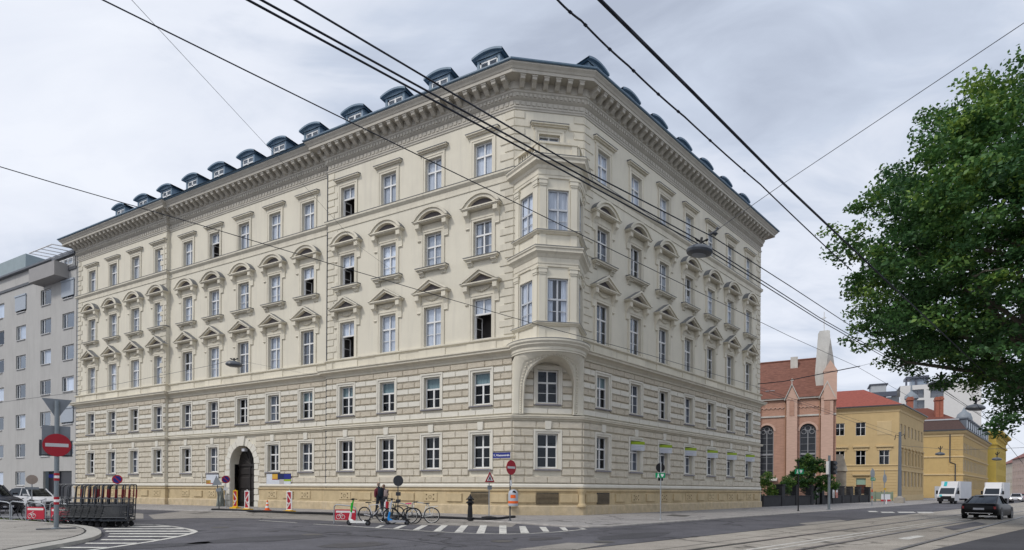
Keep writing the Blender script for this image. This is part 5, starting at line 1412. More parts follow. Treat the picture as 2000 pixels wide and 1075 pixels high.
dx0, dx1 = onw(FG, 84, 950)[0], onw(FG, 140, 950)[0]; dz = onw(FG, 110, 920)[1]
holes = [h for h in holes if not (h[2] < dz and h[1] > dx0 and h[0] < dx1)] + [(dx0, dx1, .1, dz)]
mb = MB(); wall_grid(mb, x_l, x_r, 0, ZG, 0, holes, .22); mb.quad((x_r, 0, 0), (x_r, 6, 0), (x_r, 6, ZG2), (x_r, 0, ZG2), 0)
mb.quad((x_l, 14, ZG), (x_l, 0, ZG), (x_r, 0, ZG), (x_r, 14, ZG), 0)
mb.build('wall', [grey_w, mat('grey_reveal', (.40, .40, .37), .9, .05, 2)], gb, mtx=GI)
blind_g = mat('roller_blind_grey', (.38, .42, .47), .6, .05, 5)
for i, (c0, c1) in enumerate(cols):
    for j, (z0, z1) in enumerate(rows_g):
        if z0 < dz and c1 > dx0 and c0 < dx1: continue
        wd, h = c1 - c0, z1 - z0; M_ = GI @ Matrix.Translation(((c0 + c1) / 2, 0, z0))
        o = simple_window(gb, M_, round(wd, 1), round(h, 1), white_fr, mid_in if (i + j) % 2 else dark_in, 'side', .12, glass, 'g')
        part('sill', shared('sill', ('gsill',), lambda mb: mb.box(-1.0, 1.0, -.10, .13, -.08, 0), white_fr if False else mat('sill_pale', (.5, .5, .5), .6, .05, 4)), o)
        if (i + j) % 3 == 0: part('curtain', shared('curtain', ('gcur', j), lambda mb: mb.quad((-.9, .26, 0), (.9, .26, 0), (.9, .26, h), (-.9, .26, h)), curtain_w), o)
        if (i, j) in ((0, 0), (2, 0), (0, 4)):
            part('roller_blind', shared('roller_blind', ('gblind', j), lambda mb: (mb.box(-wd / 2 - .05, wd / 2 + .05, -.10, -.04, h * .12, h + .05), mb.box(-wd / 2 - .1, wd / 2 + .1, -.16, 0, h + .05, h + .22)), blind_g), o)
mb = MB(); mb.box(dx0, dx1, .5, .6, .1, dz); mb.box(dx0 + (dx1 - dx0) * .33, dx0 + (dx1 - dx0) * .38, .3, .5, .1, dz); mb.build('entrance_door', mat('entrance_dark', (.012, .012, .018), .3, 0, spec=.6), gb, mtx=GI)
# roof storey: set-back attic, balcony box, glazed corner, pergola, flues
mb = MB(); mb.box(x_l, x_r, -.10, .25, ZG, ZG + .28); mb.build('roof_edge', mat('roof_edge_dark', (.10, .105, .115), .5, .1, 3), gb, mtx=GI)
mb = MB(); xa = onw(FG, 107, 520)[0]; mb.box(x_l, xa, 1.6, 10, ZG + .28, ZG + 2.9); mb.box(xa, x_r, .0, 8, ZG + .28, ZG2 - .25); mb.build('attic_wall', grey_w, gb, mtx=GI)
mb = MB(); mb.box(x_l - .2, x_r, 1.2, 12, ZG + 2.9, ZG + 3.1); mb.box(xa - .1, x_r + .02, -.25, 8, ZG2 - .25, ZG2); mb.build('attic_roof', mat('attic_roof_metal', (.12, .13, .15), .5, .1, 3), gb, mtx=GI)
FGb = FG @ Matrix.Translation((0, -1.3, 0)); ba, zb0 = onw(FGb, 56, 553); bb_, zb1 = onw(FGb, 106, 508)
mb = MB(); mb.box(ba, bb_, -1.3, 1.6, zb0, zb1); mb.box(ba + .15, bb_ - .1, -1.15, 1.6, zb1 - .02, zb1 + .05); mb.build('balcony_box', mat('balcony_grey', (.33, .32, .315), .9, .05, 1), gb, mtx=GI)
for k in range(2):
    wdt = (x_r - .3 - xa - .3) / 2
    simple_window(gb, GI @ Matrix.Translation((xa + .3 + wdt * (k + .5), -.19, ZG + .5)), round(wdt - .1, 1), round(ZG2 - ZG - 1.0, 1), white_fr, mid_in, 'two', .0, glass, 'ga')
mb = MB(); z = ZG2 + .45
px0, px1 = bb_ - 4.5, x_r - 1.2
for k in range(5): x = px0 + (px1 - px0) * k / 4; mb.tube([(x, -1.6, z - .1), (x, 2.2, z + .45)], .05, 6)
for y_, zz_ in ((-1.6, z - .1), (2.2, z + .45)): mb.tube([(px0, y_, zz_), (px1, y_, zz_)], .06, 6)
for x in (px0, px1): mb.tube([(x, 2.2, ZG + .3), (x, 2.2, z + .45)], .05, 6)
mb.build('pergola_frame', white_p, gb, mtx=GI)
mb = MB()
for k, px in enumerate((27, 39, 48)):
    x = onw(FG @ Matrix.Translation((0, 5, 0)), px, 520)[0]; mb.tube([(x, 5, ZG + 3), (x, 5, ZG + 5.6 - .2 * k)], .22, 10)
mb.build('flues', galv, gb, mtx=GI)
mb = MB(); x = onw(FG @ Matrix.Translation((0, 9, 0)), 50, 520)[0]; mb.box(x - 30, x, 9, 16, 0, onw(FG @ Matrix.Translation((0, 9, 0)), 0, 515)[1])
tag(mb.build('rear_house', mat('rear_render', (.30, .36, .38), .9, .08, 1), mtx=FG), 'grey green upper storey showing behind the grey apartment block', 'building')
# ---------------------------------------------------------------- church
brick = mat('church_brick', (.46, .275, .205), .9, .16, 1.2, .25, 9, (1, 1, 4), stain=.35, stain_col=(.33, .19, .14)); brick_lt = mat('church_brick_pale', (.58, .395, .315), .9, .10, 1.5, .2, 9, (1, 1, 4))
stone_w = mat('church_stone', (.55, .53, .49), .85, .15, 1, .1, 9, stain=.4, stain_col=(.25, .25, .25)); tile_m = mat('church_roof_tiles', (.185, .083, .06), .85, .4, 1.6, .5, 5, (1, 1, 5), stain=.3, stain_col=(.10, .04, .035)); lead_l = mat('church_lead_glass', (.03, .035, .045), .35, .3, 1.6, spec=.5)
K = aty(1632, 985, 76); K.z = 0; FCH = frame(K, -uL)
ch = thing('church', 'neo-gothic pink brick church with a steep red tiled roof, arched windows and a stone gable', 'church', K); CI = Matrix.Translation(K).inverted() @ FCH
cz = lambda px, py, y=0: onw(FCH, px, py, y)[1]; cxx = lambda px, py=850, y=0: onw(FCH, px, py, y)[0]
XLc = -24.0; ze = cz(1570, 778); zs2 = cz(1580, 811); zsill = cz(1578, 886); zbase = cz(1578, 936)
wins = [(cxx(1562), cxx(1594)), (cxx(1484), cxx(1511))]
pil = [(cxx(1603), cxx(1627)), (cxx(1536), cxx(1557)), (cxx(1470), cxx(1484))]
wt = cz(1578, 827)
hs = [(a, b, zbase + .4, wt) for a, b in wins]
mb = MB(); wall_grid(mb, XLc, -.0, 0, ze, 0, hs, .5, 0, 1); mb.quad((0, 0, 0), (0, 12, 0), (0, 12, ze), (0, 0, ze), 0)
for a, b, z0, z1 in hs:            # arched heads
    r = (b - a) / 2; c = (a + b) / 2; k = 14
    arc = [(c + r * math.cos(math.pi * i / k), z1 - r + r * math.sin(math.pi * i / k)) for i in range(k + 1)]
    for (x0, q0), (x1, q1) in zip(arc, arc[1:]):
        mb.quad((x1, 0, q1), (x0, 0, q0), (x0, 0, z1), (x1, 0, z1), 0); mb.quad((x0, 0, q0), (x1, 0, q1), (x1, .5, q1), (x0, .5, q0), 1)
        rr = 1 + .28 / r
        mb.quad((c + (x1 - c) * rr, -.08, z1 - r + (q1 - z1 + r) * rr), (x1, -.08, q1), (x0, -.08, q0), (c + (x0 - c) * rr, -.08, z1 - r + (q0 - z1 + r) * rr), 1)
mb.build('wall', [brick, brick_lt], ch, mtx=CI)
for a, b, z0, z1 in hs:
    c = (a + b) / 2; r = (b - a) / 2
    mb = MB(); mb.box(c - .06, c + .06, .28, .36, z0, z1 - r); mb.box(a, b, .26, .36, zsill - .12, zsill + .12)
    for k in range(1, 7):
        z = z0 + (z1 - r - z0) * k / 7; mb.box(a, b, .33, .36, z - .02, z + .02)
    for cx_, cz_, rr in ((c, z1 - r * .62, r * .34), (c - r * .5, z1 - r * 1.1, r * .3), (c + r * .5, z1 - r * 1.1, r * .3), (c - r * .56, z1 - r * .62, r * .2), (c + r * .56, z1 - r * .62, r * .2)):
        mb.tube([(cx_ + rr * math.cos(t_), .33, cz_ + rr * math.sin(t_)) for t_ in [2 * math.pi * i / 14 for i in range(14)]], .05, 5, closed=True)
    mb.box(a, a + .1, .3, .36, z0, z1 - r); mb.box(b - .1, b, .3, .36, z0, z1 - r)
    o = mb.build('window', mat('tracery_grey', (.30, .31, .33), .7, .1, 4), ch, mtx=CI)
    mb = MB(); mb.box(a - .1, b + .1, .38, .45, z0 - .1, z1); part_o = mb.build('pane', lead_l, o)
    mb = MB(); mb.add([(a - .5, -.5, z0 - .5), (b + .5, -.5, z0 - .5), (b + .5, .3, z0), (a - .5, .3, z0), (a - .5, -.5, z0 - .65), (b + .5, -.5, z0 - .65)], [(0, 1, 2, 3), (4, 5, 1, 0)]); mb.build('sill', stone_w, o)
mb = MB()
for a, b in pil:
    c = (a + b) / 2; w2 = (b - a) / 2; zt = ze - .2
    mb.box(a, b, -.55, 0, 0, zt); mb.prism([(a - .12, zt), (b + .12, zt), (c, zt + 2.0)], -.6, 1.2)
    mb.prism([(c - w2 * .45, zt - 2.2), (c + w2 * .45, zt - 2.2), (c + w2 * .45, zt - .3), (c, zt + .25), (c - w2 * .45, zt - .3)], -.603, -.60, 1)
mb.build('buttress', [brick_lt, brick], ch, mtx=CI)
mb = MB()
for a, b in pil:
    c = (a + b) / 2; zt = ze - .2
    for sg, e_ in ((-1, a - .25), (1, b + .25)):
        P4 = [(c, zt + 2.32), (c, zt + 2.05), (e_, zt - .12), (e_, zt + .12)]; mb.prism(P4 if sg < 0 else P4[::-1], -.75, 1.0)
    mb.tube([(c, -.6, zt + 2.2), (c, -.6, zt + 3.0)], .05, 5); mb.box(c - .2, c + .2, -.65, -.55, zt + 2.65, zt + 2.75)
mb.box(XLc, 0, -.35, 0, ze - .05, ze + .22)
ed = sorted([p for ab in pil for p in ab]); 
mb.box(XLc, -.0, -.15, 0, zs2 - .1, zs2 + .12); 
mb.build('stone_trim', stone_w, ch, mtx=CI)
for a, b in ((pil[1][1], pil[0][0]), (pil[2][1], pil[1][0])):
    mb = MB(); nA = 6; w1 = (b - a) / nA
    for i in range(nA):
        c = a + w1 * (i + .5); k = 6
        for j in range(k):
            t0, t1 = math.pi * j / k, math.pi * (j + 1) / k; r0, r1 = w1 * .46, w1 * .30; zc = zs2 + (ze - zs2) * .45
            mb.prism([(c + r0 * math.cos(t0), zc + r0 * math.sin(t0)), (c + r0 * math.cos(t1), zc + r0 * math.sin(t1)), (c + r1 * math.cos(t1), zc + r1 * math.sin(t1)), (c + r1 * math.cos(t0), zc + r1 * math.sin(t0))], -.12, 0)
    mb.build('blind_arcade', brick_lt, ch, mtx=CI)
zr_ = cz(1560, 704, 7.5)
mb = MB(); mb.add([(XLc, -.45, ze + .15), (-.3, -.45, ze + .15), (-.3, 7.5, zr_), (XLc, 7.5, zr_), (-.3, 15.5, ze), (XLc, 15.5, ze)], [(0, 1, 2, 3), (3, 2, 4, 5)])
rf = mb.build('roof', tile_m, ch, mtx=CI)
mb = MB(); x = cxx(1551, 715, 6); mb.box(x - .48, x + .48, 5.8, 6.7, zr_ - 1.6, zr_ + .25); mb.build('chimney', stone_w, rf)
mb = MB(); x, z = onw(FCH, 1504, 761, 1.0); mb.T = Matrix.Translation((x, 1.0, z - .2)) @ Matrix.Rotation(R_(52), 4, 'X'); mb.box(-.6, .6, 0, .08, -.9, .0); mb.build('skylight', galv, rf)
mb = MB(); mb.tube([(XLc, 7.5, zr_ + .05), (-.3, 7.5, zr_ + .05)], .16, 6); mb.build('ridge', tile_m, rf)
# tall stone west gable seen almost edge-on, and the corner pinnacle
zg = cz(1612, 660, 6)
mb = MB(); mb.prism([(-2.2, ze - .5), (-.5, ze - .5), (-.5, zg - 5), (-.75, zg - .4), (-.75, zg - .1), (-1.0, zg), (-2.0, zg), (-2.2, zg - .4), (-2.55, zg - 6)], 1.6, 9)
mb.box(-1.7, -1.1, 5, 5.6, zg - .2, zg + .8); mb.tube([(-1.4, 5.3, zg + .7), (-1.4, 5.3, zg + 3.6)], .05, 6); mb.box(-1.65, -1.15, 5.25, 5.35, zg + 2.7, zg + 2.8)
mb.build('west_gable', mat('gable_stone', (.60, .59, .56), .85, .12, 1.2, .1, 9, stain=.5, stain_col=(.36, .35, .33)), ch, mtx=CI)
zp = cz(1623, 706, -.2); za = cz(1623, 668, -.2)
mb = MB(); mb.box(-1.5, .05, -.7, .9, ze - .5, zp - 1.4); mb.prism([(-1.6, zp - 1.4), (.15, zp - 1.4), (-.72, zp + .1)], -.75, .95)
mb.build('pinnacle', brick_lt, ch, mtx=CI)
mb = MB(); mb.add([(-1.3, -.5, zp - 1.3), (-.15, -.5, zp - 1.3), (-.15, .7, zp - 1.3), (-1.3, .7, zp - 1.3), (-.72, .1, za + .6)], [(0, 1, 4), (1, 2, 4), (2, 3, 4), (3, 0, 4)]); mb.build('pinnacle_spire', mat('spire_grey', (.30, .29, .28), .9, .2, 2), ch, mtx=CI)
mb = MB(); mb.tube([(pil[0][0] - .15, -.12, .3), (pil[0][0] - .15, -.12, ze)], .09, 6); mb.tube([(pil[1][0] - .15, -.12, .3), (pil[1][0] - .15, -.12, ze)], .09, 6); mb.build('downpipe', mat('pipe_copper', (.40, .24, .16), .6, .1, 3), ch, mtx=CI)
mb = MB(); mb.box(.0, 1.35, 2.5, 8, 0, cz(1640, 919)); zq0, zq1 = cz(1640, 919), cz(1640, 884); mb.add([(0, 2.3, zq0), (1.5, 2.3, zq0), (1.0, 4, zq1), (0, 4, zq1), (1.5, 8, zq0), (1.0, 8, zq1)], [(0, 1, 2, 3), (1, 4, 5, 2)]); mb.build('side_porch', mat('porch_grey', (.34, .31, .25), .9, .2, 2), ch, mtx=CI)
# ---------------------------------------------------------------- yellow corner house beyond the church
yel = mat('schoenbrunn_yellow', (.56, .415, .215), .9, .06, .8, .1, 10, stain=.15, stain_col=(.44, .30, .14)); yel_t = mat('yellow_trim', (.59, .45, .25), .9, .06, 1, .1, 10, stain=.15); red_t = mat('red_roof_tiles', (.27, .075, .055), .8, .25, 2.5, .4, 6, (1, 1, 4))
K1 = street(92, 0); F1, F1s = frame(K1, -uL), frame(K1, uR); y1 = thing('yellow_house', 'yellow three storey corner house with a bright red roof beyond the church', 'house', K1); I1 = Matrix.Translation(K1).inverted()
H1 = onw(F1, 1740, 793)[1]; sc1 = lambda px, py: onw(F1, px, py)
fw = [(sc1(1681, 851), 1.5, sc1(1681, 825)[1]), (sc1(1640, 851), 1.5, sc1(1640, 827)[1]), (sc1(1681, 909), 1.5, sc1(1681, 880)[1]), (sc1(1727, 908), 1.5, sc1(1727, 879)[1]), (sc1(1640, 910), 1.5, sc1(1640, 881)[1])]
dr = (sc1(1672, 950)[0], sc1(1691, 950)[0], .2, sc1(1681, 934)[1])
hs = [(p[0] - w_ / 2, p[0] + w_ / 2, p[1], zt) for p, w_, zt in fw] + [dr]
mb = MB(); wall_grid(mb, -13, 0, 0, H1, 0, hs, .3); mb.build('wall', [yel, yel_t], y1, mtx=I1 @ F1)
for p, w_, zt in fw: simple_window(y1, I1 @ F1 @ Matrix.Translation((p[0], 0, p[1])), w_, round(zt - p[1], 1), white_fr, dark_in, 'cross', .18, glass_dk, 'y1')
mb = MB(); mb.box(dr[0], dr[1], .25, .32, .2, dr[3] - 1.2); mb.build('front_door', mat('door_brown', (.09, .03, .02), .6, .15, 4), y1, mtx=I1 @ F1)
mb = MB(); mb.box(dr[0], dr[1], .25, .32, dr[3] - 1.15, dr[3]); mb.build('fanlight', mat('fanlight_green', (.30, .42, .33), .4, 0), y1, mtx=I1 @ F1)
SL = 22.5
sx = lambda px: onw(F1s, px, 850)[0]
sax = [1.8 + 3.15 * k for k in range(7)]
sw_ = [(1.35, sc1(1727, 850)[1], sc1(1727, 823)[1] - .4), (1.4, sc1(1727, 908)[1], sc1(1727, 880)[1]), (1.4, 2.6, 5.3)]
hs = [(x - w_ / 2, x + w_ / 2, z0, z1) for x in sax for w_, z0, z1 in sw_]
mb = MB(); wall_grid(mb, 0, SL, 0, H1, 0, hs, .3); mb.quad((SL, 0, 0), (SL, 14, 0), (SL, 14, H1), (SL, 0, H1), 0); mb.build('wall', [yel, yel_t], y1, mtx=I1 @ F1s)
for x in sax:
    for w_, z0, z1 in sw_: simple_window(y1, I1 @ F1s @ Matrix.Translation((x, 0, z0)), w_, round(z1 - z0, 1), white_fr, dark_in, 'cross', .18, glass_dk, 'y1s')
P1 = [F1 @ Vector((-13, 0, 0)), K1, F1s @ Vector((SL, 0, 0))]; P1 = [(p.x, p.y) for p in P1]
za, zb = sc1(1727, 919)[1], sc1(1727, 910)[1]
mb = MB(); mb.sweep([(-.05, za - .1), (.12, za), (.12, za + .2), (-.05, za + .25)], P1); mb.sweep([(-.05, zb), (.1, zb + .05), (.14, zb + .2), (-.05, zb + .3)], P1)
mb.sweep([(-.05, H1 - 1.0), (.08, H1 - 1.0), (.10, H1 - .6), (.35, H1 - .35), (.6, H1 - .2), (.6, H1), (-.05, H1 + .02)], P1); mb.sweep([(.08, 0), (.08, 1.1), (-.02, 1.2)], P1); mb.build('cornices', yel_t, y1, mtx=I1)
def hood1(fr, q):
    mb = MB(); mb.T = fr
    for bx in q: mb.box(*bx)
    mb.T = None; mb.build('window_hood', yel_t, y1, mtx=I1)
for p, w_, zt in fw[2:]: hood1(F1, [(p[0] - 1.25, p[0] + 1.25, -.3, 0, zt + .55, zt + .8), (p[0] - 1.05, p[0] + 1.05, -.08, 0, zt, zt + .5)])
hood1(F1, [(dr[0] - .6, dr[1] + .6, -.35, 0, dr[3] + .5, dr[3] + .75)])
mb = MB(); px_ = sc1(1727, 835)[0]; mb.block(px_ - 1.1, px_ + 1.1, sc1(1727, 850)[1], sc1(1727, 822)[1], 0, -.06, .1); mb.build('blind_panel', yel_t, y1, mtx=I1 @ F1)
for x in sax: hood1(F1s, [(x - 1.1, x + 1.1, -.3, 0, sw_[1][2] + .5, sw_[1][2] + .75), (x - 1.45, x - 1.1, -.12, 0, sw_[1][1] - .2, sw_[1][2] + .501), (x + 1.1, x + 1.45, -.12, 0, sw_[1][1] - .2, sw_[1][2] + .501)])
for fr, xa, xb, ex in ((F1, -13, 0, [(dr[0] - .3, dr[1] + .3, 0, dr[3] + .4)]), (F1s, 0, SL, [(x - 1.0, x + 1.0, 2.4, 5.5) for x in sax])):
    mb = MB(); mb.T = fr; blocks(mb, xa, xb, 0, 1.2, za - .1, 8, ex, L=30, dep=.05); mb.T = None; mb.build('banded_masonry', yel, y1, mtx=I1)
mb = MB(); o1 = off(P1, .75); o2 = off(P1, -6.5); 
zrd = sc1(1690, 772)[1] + 2.0
for i in range(2): mb.quad((o1[i].x, o1[i].y, H1 + .05), (o1[i + 1].x, o1[i + 1].y, H1 + .05), (o2[i + 1].x, o2[i + 1].y, zrd), (o2[i].x, o2[i].y, zrd))
b3 = off(P1, -13)
for i in range(2): mb.quad((o2[i].x, o2[i].y, zrd), (o2[i + 1].x, o2[i + 1].y, zrd), (b3[i + 1].x, b3[i + 1].y, H1), (b3[i].x, b3[i].y, H1))
rf = mb.build('roof', red_t, y1, mtx=I1)
mb = MB(); mb.sweep([(.6, H1 - .02), (.8, H1 - .02), (.8, H1 + .16), (.6, H1 + .16)], P1); mb.build('gutter', dk_metal, rf)
for px in (1652, 1702):
    x, z = onw(F1, px, 790, 2.2); mb = MB(); mb.T = F1 @ Matrix.Translation((x, 2.2, z - .3)) @ Matrix.Rotation(R_(30), 4, 'X'); mb.box(-.9, .9, 0, 1.3, .0, .28); mb.build('skylight', dk_metal, rf)
# ---------------------------------------------------------------- second yellow house with mansard and dormers
yel2 = mat('ochre_render', (.53, .375, .165), .9, .06, .8, .1, 10, stain=.12); brn_t = mat('brown_roof_tiles', (.15, .055, .04), .85, .2, 2.5, .5, 6, (1, 1, 4)); mans = mat('mansard_dark', (.075, .045, .04), .7, .2, 3)
K2 = street(173, 0); F2, F2s = frame(K2, -uL), frame(K2, uR); y2 = thing('ochre_house', 'ochre house with a brown mansard roof and a row of dark dormers', 'house', K2); I2 = Matrix.Translation(K2).inverted()
H2 = onw(F2, 1870, 841)[1]; S2 = 64
ws = [(onw(F2, 1816, 880)[0], onw(F2, 1824, 880)[0], onw(F2, 1820, 884)[1], onw(F2, 1820, 866)[1]), (onw(F2, 1826, 880)[0], onw(F2, 1832, 880)[0], onw(F2, 1828, 883)[1], onw(F2, 1828, 864)[1])]
mb = MB(); wall_grid(mb, -22, 0, 0, H2, 0, [], .3); mb.build('wall', [yel2, yel2], y2, mtx=I2 @ F2)
sax = [2.6 + 3.3 * k for k in range(18)]; rows2 = [(1.5, 2.6, 5.4), (1.7, 7.6, 10.8), (1.5, 12.6, 15.4)]
hs = [(x - w_ / 2, x + w_ / 2, z0, z1) for x in sax for w_, z0, z1 in rows2]
mb = MB(); wall_grid(mb, 0, S2, 0, H2, 0, hs, .3); mb.quad((S2, 0, 0), (S2, 12, 0), (S2, 12, H2), (S2, 0, H2)); mb.build('wall', [yel2, yel_t], y2, mtx=I2 @ F2s)
for x in sax:
    for w_, z0, z1 in rows2: simple_window(y2, I2 @ F2s @ Matrix.Translation((x, 0, z0)), w_, round(z1 - z0, 1), white_fr, dark_in, 'cross', .1, glass_dk, 'y2')
P2 = [F2 @ Vector((-22, 0, 0)), K2, F2s @ Vector((S2, 0, 0))]; P2 = [(p.x, p.y) for p in P2]
mb = MB(); z = onw(F2, 1850, 893)[1]
for zz_ in (z, 6.4): mb.sweep([(-.05, zz_ - .2), (.25, zz_), (.25, zz_ + .3), (-.05, zz_ + .4)], P2)
mb.sweep([(-.05, H2 - 1.6), (.15, H2 - 1.5), (.2, H2 - 1.0), (.6, H2 - .7), (.9, H2 - .3), (.9, H2), (-.05, H2 + .05)], P2); mb.build('cornices', yel_t, y2, mtx=I2)
mb = MB(); mb.T = F2; blocks(mb, -22, -14, 0, .5, H2 - 1.8, 24, [], L=12, dep=.06); mb.T = None; mb.build('banded_masonry', yel2, y2, mtx=I2)
mb = MB(); mb.T = F2; blocks(mb, -3.2, 0, 0, .5, H2 - 1.8, 24, [], L=12, dep=.06); mb.T = None; mb.build('banded_masonry', yel2, y2, mtx=I2)
mb = MB(); mb.T = F2s; blocks(mb, 0, S2, 0, .5, 6.2, 10, [(x - 1.1, x + 1.1, 2.4, 5.6) for x in sax], L=30, dep=.05)
mb.T = None; mb.build('banded_masonry', yel2, y2, mtx=I2)
mb = MB(); xp = onw(F2, 1855, 880)[0]; mb.tube([(xp, -.2, H2 - 1), (xp, -.2, z + .4), (xp, -.2, 10), (xp + 1.2, -.2, 9.5), (xp + 1.2, -.2, .3)], .14, 6); mb.build('downpipe', dk_metal, y2, mtx=I2 @ F2)
o1 = off(P2, .9); om = off(P2, -1.2); o2 = off(P2, -9); zm = onw(F2, 1850, 819)[1]; zt = zm + 4.5
mb = MB()
for i in range(2): mb.quad((o1[i].x, o1[i].y, H2 + .05), (o1[i + 1].x, o1[i + 1].y, H2 + .05), (om[i + 1].x, om[i + 1].y, zm), (om[i].x, om[i].y, zm), 1 if i == 0 else 1); mb.quad((om[i].x, om[i].y, zm), (om[i + 1].x, om[i + 1].y, zm), (o2[i + 1].x, o2[i + 1].y, zt), (o2[i].x, o2[i].y, zt), 0)
rf = mb.build('roof', [brn_t, mans], y2, mtx=I2)
mb = MB(); mb.sweep([(-1.3, zm - .1), (-1.0, zm - .1), (-1.0, zm + .25), (-1.3, zm + .25)], P2); mb.build('flashing', mat('flashing_pale', (.45, .46, .48), .5, .05, 3), rf)
mb = MB(); mb.sweep([(.9, H2 - .02), (1.15, H2 - .02), (1.15, H2 + .3), (.9, H2 + .3)], P2); mb.build('gutter', dk_metal, rf)
for k in range(12):
    x = 3 + k * 5.0
    def dm(mb): mb.box(-1.1, 1.1, -.5, 3, .4, 3.4); mb.box(-1.4, 1.4, -.9, 3, 3.4, 3.75)
    o = part('dormer', shared('dormer', ('dorm2',), dm, mat('dormer_zinc', (.13, .15, .18), .5, .1, 3)), y2, I2 @ F2s @ Matrix.Translation((x, 0, H2)))
    part('pane', shared('pane', ('dorm2p',), lambda mb: mb.box(-.75, .75, -.56, -.505, 1.0, 3.0), mat('dormer_white', (.5, .55, .6), .3, 0)), o)
for px, py0, py1, wpx in ((1777, 776, 835, 12), (1830, 776, 798, 8), (1838, 775, 800, 7)):
    a_ = onw(F2, px, py1, 4)
    mb = MB(); hh = onw(F2, px, py0, 4)[1]; w2 = wpx / 1100 * 150 / 2 * .85; mb.box(a_[0] - w2, a_[0] + w2, 3, 5.5, H2, hh); mb.box(a_[0] - w2 * 1.25, a_[0] + w2 * 1.25, 2.7, 5.8, hh - 1.0, hh - .5)
    mb.build('chimney', mat('chimney_brick', (.33, .12, .08), .9, .2, 2), y2, mtx=I2 @ F2)
mb = MB(); xx, zz_ = onw(F2, 1826, 977); x0 = onw(F2, 1815, 970)[0]; mb.box(x0, x0 + 4.5, -8, -7.6, .1, 3.2); tag(mb.build('yard_gate', mat('gate_pale_grey', (.45, .46, .48), .6, .1, 2), mtx=F2), 'pale grey yard gate beside the box truck, in front of the ochre house', 'gate')
# ---------------------------------------------------------------- bright yellow house farther on, white apartment terraces, distant houses
yel3 = mat('bright_yellow', (.60, .43, .10), .9, .06, 1)
K3 = street(262, .5); F3, F3s = frame(K3, -uL), frame(K3, uR); y3 = thing('bright_yellow_house', 'tall bright yellow house end standing past the ochre house along the street', 'house', K3); I3 = Matrix.Translation(K3).inverted(); H3 = onw(F3, 1934, 842)[1]
sax = [3 + 4 * k for k in range(11)]; hs = [(x - .8, x + .8, z0, z0 + 2.6) for x in sax for z0 in (6, 11, 16, 21)]
mb = MB(); mb.T = F3; wall_grid(mb, -14, 0, 0, H3, 0, [], .2); mb.T = F3s; wall_grid(mb, 0, 46, 0, H3, 0, hs, .3); mb.T = None; mb.build('wall', [yel3, yel3], y3, mtx=I3)
for x in sax:
    for z0 in (6, 11, 16, 21): simple_window(y3, I3 @ F3s @ Matrix.Translation((x, 0, z0)), 1.6, 2.6, white_fr, dark_in, 'cross', .1, glass_dk, 'y3')
P3 = [F3 @ Vector((-14, 0, 0)), K3, F3s @ Vector((46, 0, 0))]; P3 = [(p.x, p.y) for p in P3]
mb = MB(); mb.sweep([(-.1, H3 - 3), (.4, H3 - 2.6), (.6, H3 - 1.4), (1.8, H3 - .8), (1.8, H3), (-.1, H3 + .1)], P3)
for z in (5, 20): mb.sweep([(-.1, z), (.5, z + .2), (.5, z + .8), (-.1, z + 1)], P3)
mb.build('cornices', yel3, y3, mtx=I3)
wht = mat('white_render', (.66, .65, .63), .8, .04, 1); dkg = mat('terrace_dark', (.09, .10, .13), .4, .1, 2)
KW = aty(1916, 960, 205); KW.z = 0; FW = frame(KW, -uL); wb_ = thing('white_apartments', 'large white terraced apartment building rising behind the yellow roofs', 'building', KW); IW = Matrix.Translation(KW).inverted() @ FW
zt1 = onw(FW, 1900, 752)[1]; zt2 = onw(FW, 1850, 742)[1]; xa = onw(FW, 1812, 780)[0]; xb_ = onw(FW, 1758, 780)[0]; xc_ = onw(FW, 1690, 780)[0]
wl_ = [onw(FW, px, py) for px, py in ((1792, 769), (1830, 768), (1793, 790))]
hs = [(x - 2, x + 2, z - 1.6, z + 1.6) for x, z in wl_]
mb = MB(); wall_grid(mb, xb_, 0, 0, onw(FW, 1790, 752)[1], 0, [h for h in hs], .5); zq = onw(FW, 1790, 752)[1]
mb.add([(xa, 0, zq), (0, 0, zq), (0, 0, zt1), (xa, 0, onw(FW, 1815, 748)[1])], [(0, 1, 2, 3)]); mb.quad((0, 0, 0), (0, 30, 0), (0, 30, zt1), (0, 0, zt1)); mb.quad((xb_, 0, zq), (xa, 0, zq), (xa, 30, zq), (xb_, 30, zq))
mb.build('wall', [wht, wht], wb_, mtx=IW)
for x, z in wl_: simple_window(wb_, IW @ Matrix.Translation((x, 0, z - 1.6)), 4.0, 3.2, dk_metal, mid_in, 'two', .2, glass, 'wb')
mb = MB(); zl = onw(FW, 1725, 775)[1]; mb.box(xc_, xb_, 2, 20, 0, zl); mb.box(xc_ + 2, xc_ + 7, 1, 10, zl, onw(FW, 1712, 751)[1]); mb.build('lower_wing', mat('wing_grey', (.42, .44, .46), .8, .08, 1), wb_, mtx=IW)
mb = MB(); mb.box(xc_ + 1.4, xc_ + 7.6, .5, 11, onw(FW, 1712, 751)[1], onw(FW, 1712, 749)[1]); mb.box(xb_ - 10, xb_ - 1, -.1, 1.5, onw(FW, 1745, 773)[1], onw(FW, 1745, 764)[1]); mb.build('terrace_glazing', dkg, wb_, mtx=IW)
mb = MB(); zz0, zz1 = onw(FW, 1795, 752)[1], onw(FW, 1795, 738)[1]
for px in (1771, 1790, 1812): x = onw(FW, px, 745)[0]; mb.box(x - .3, x + .3, 1, 1.6, zz0, zz1 + .3)
mb.box(onw(FW, 1770, 740)[0], xa + .5, .5, 8, zz1, zz1 + .9); mb.build('roof_canopy', dkg, wb_, mtx=IW)
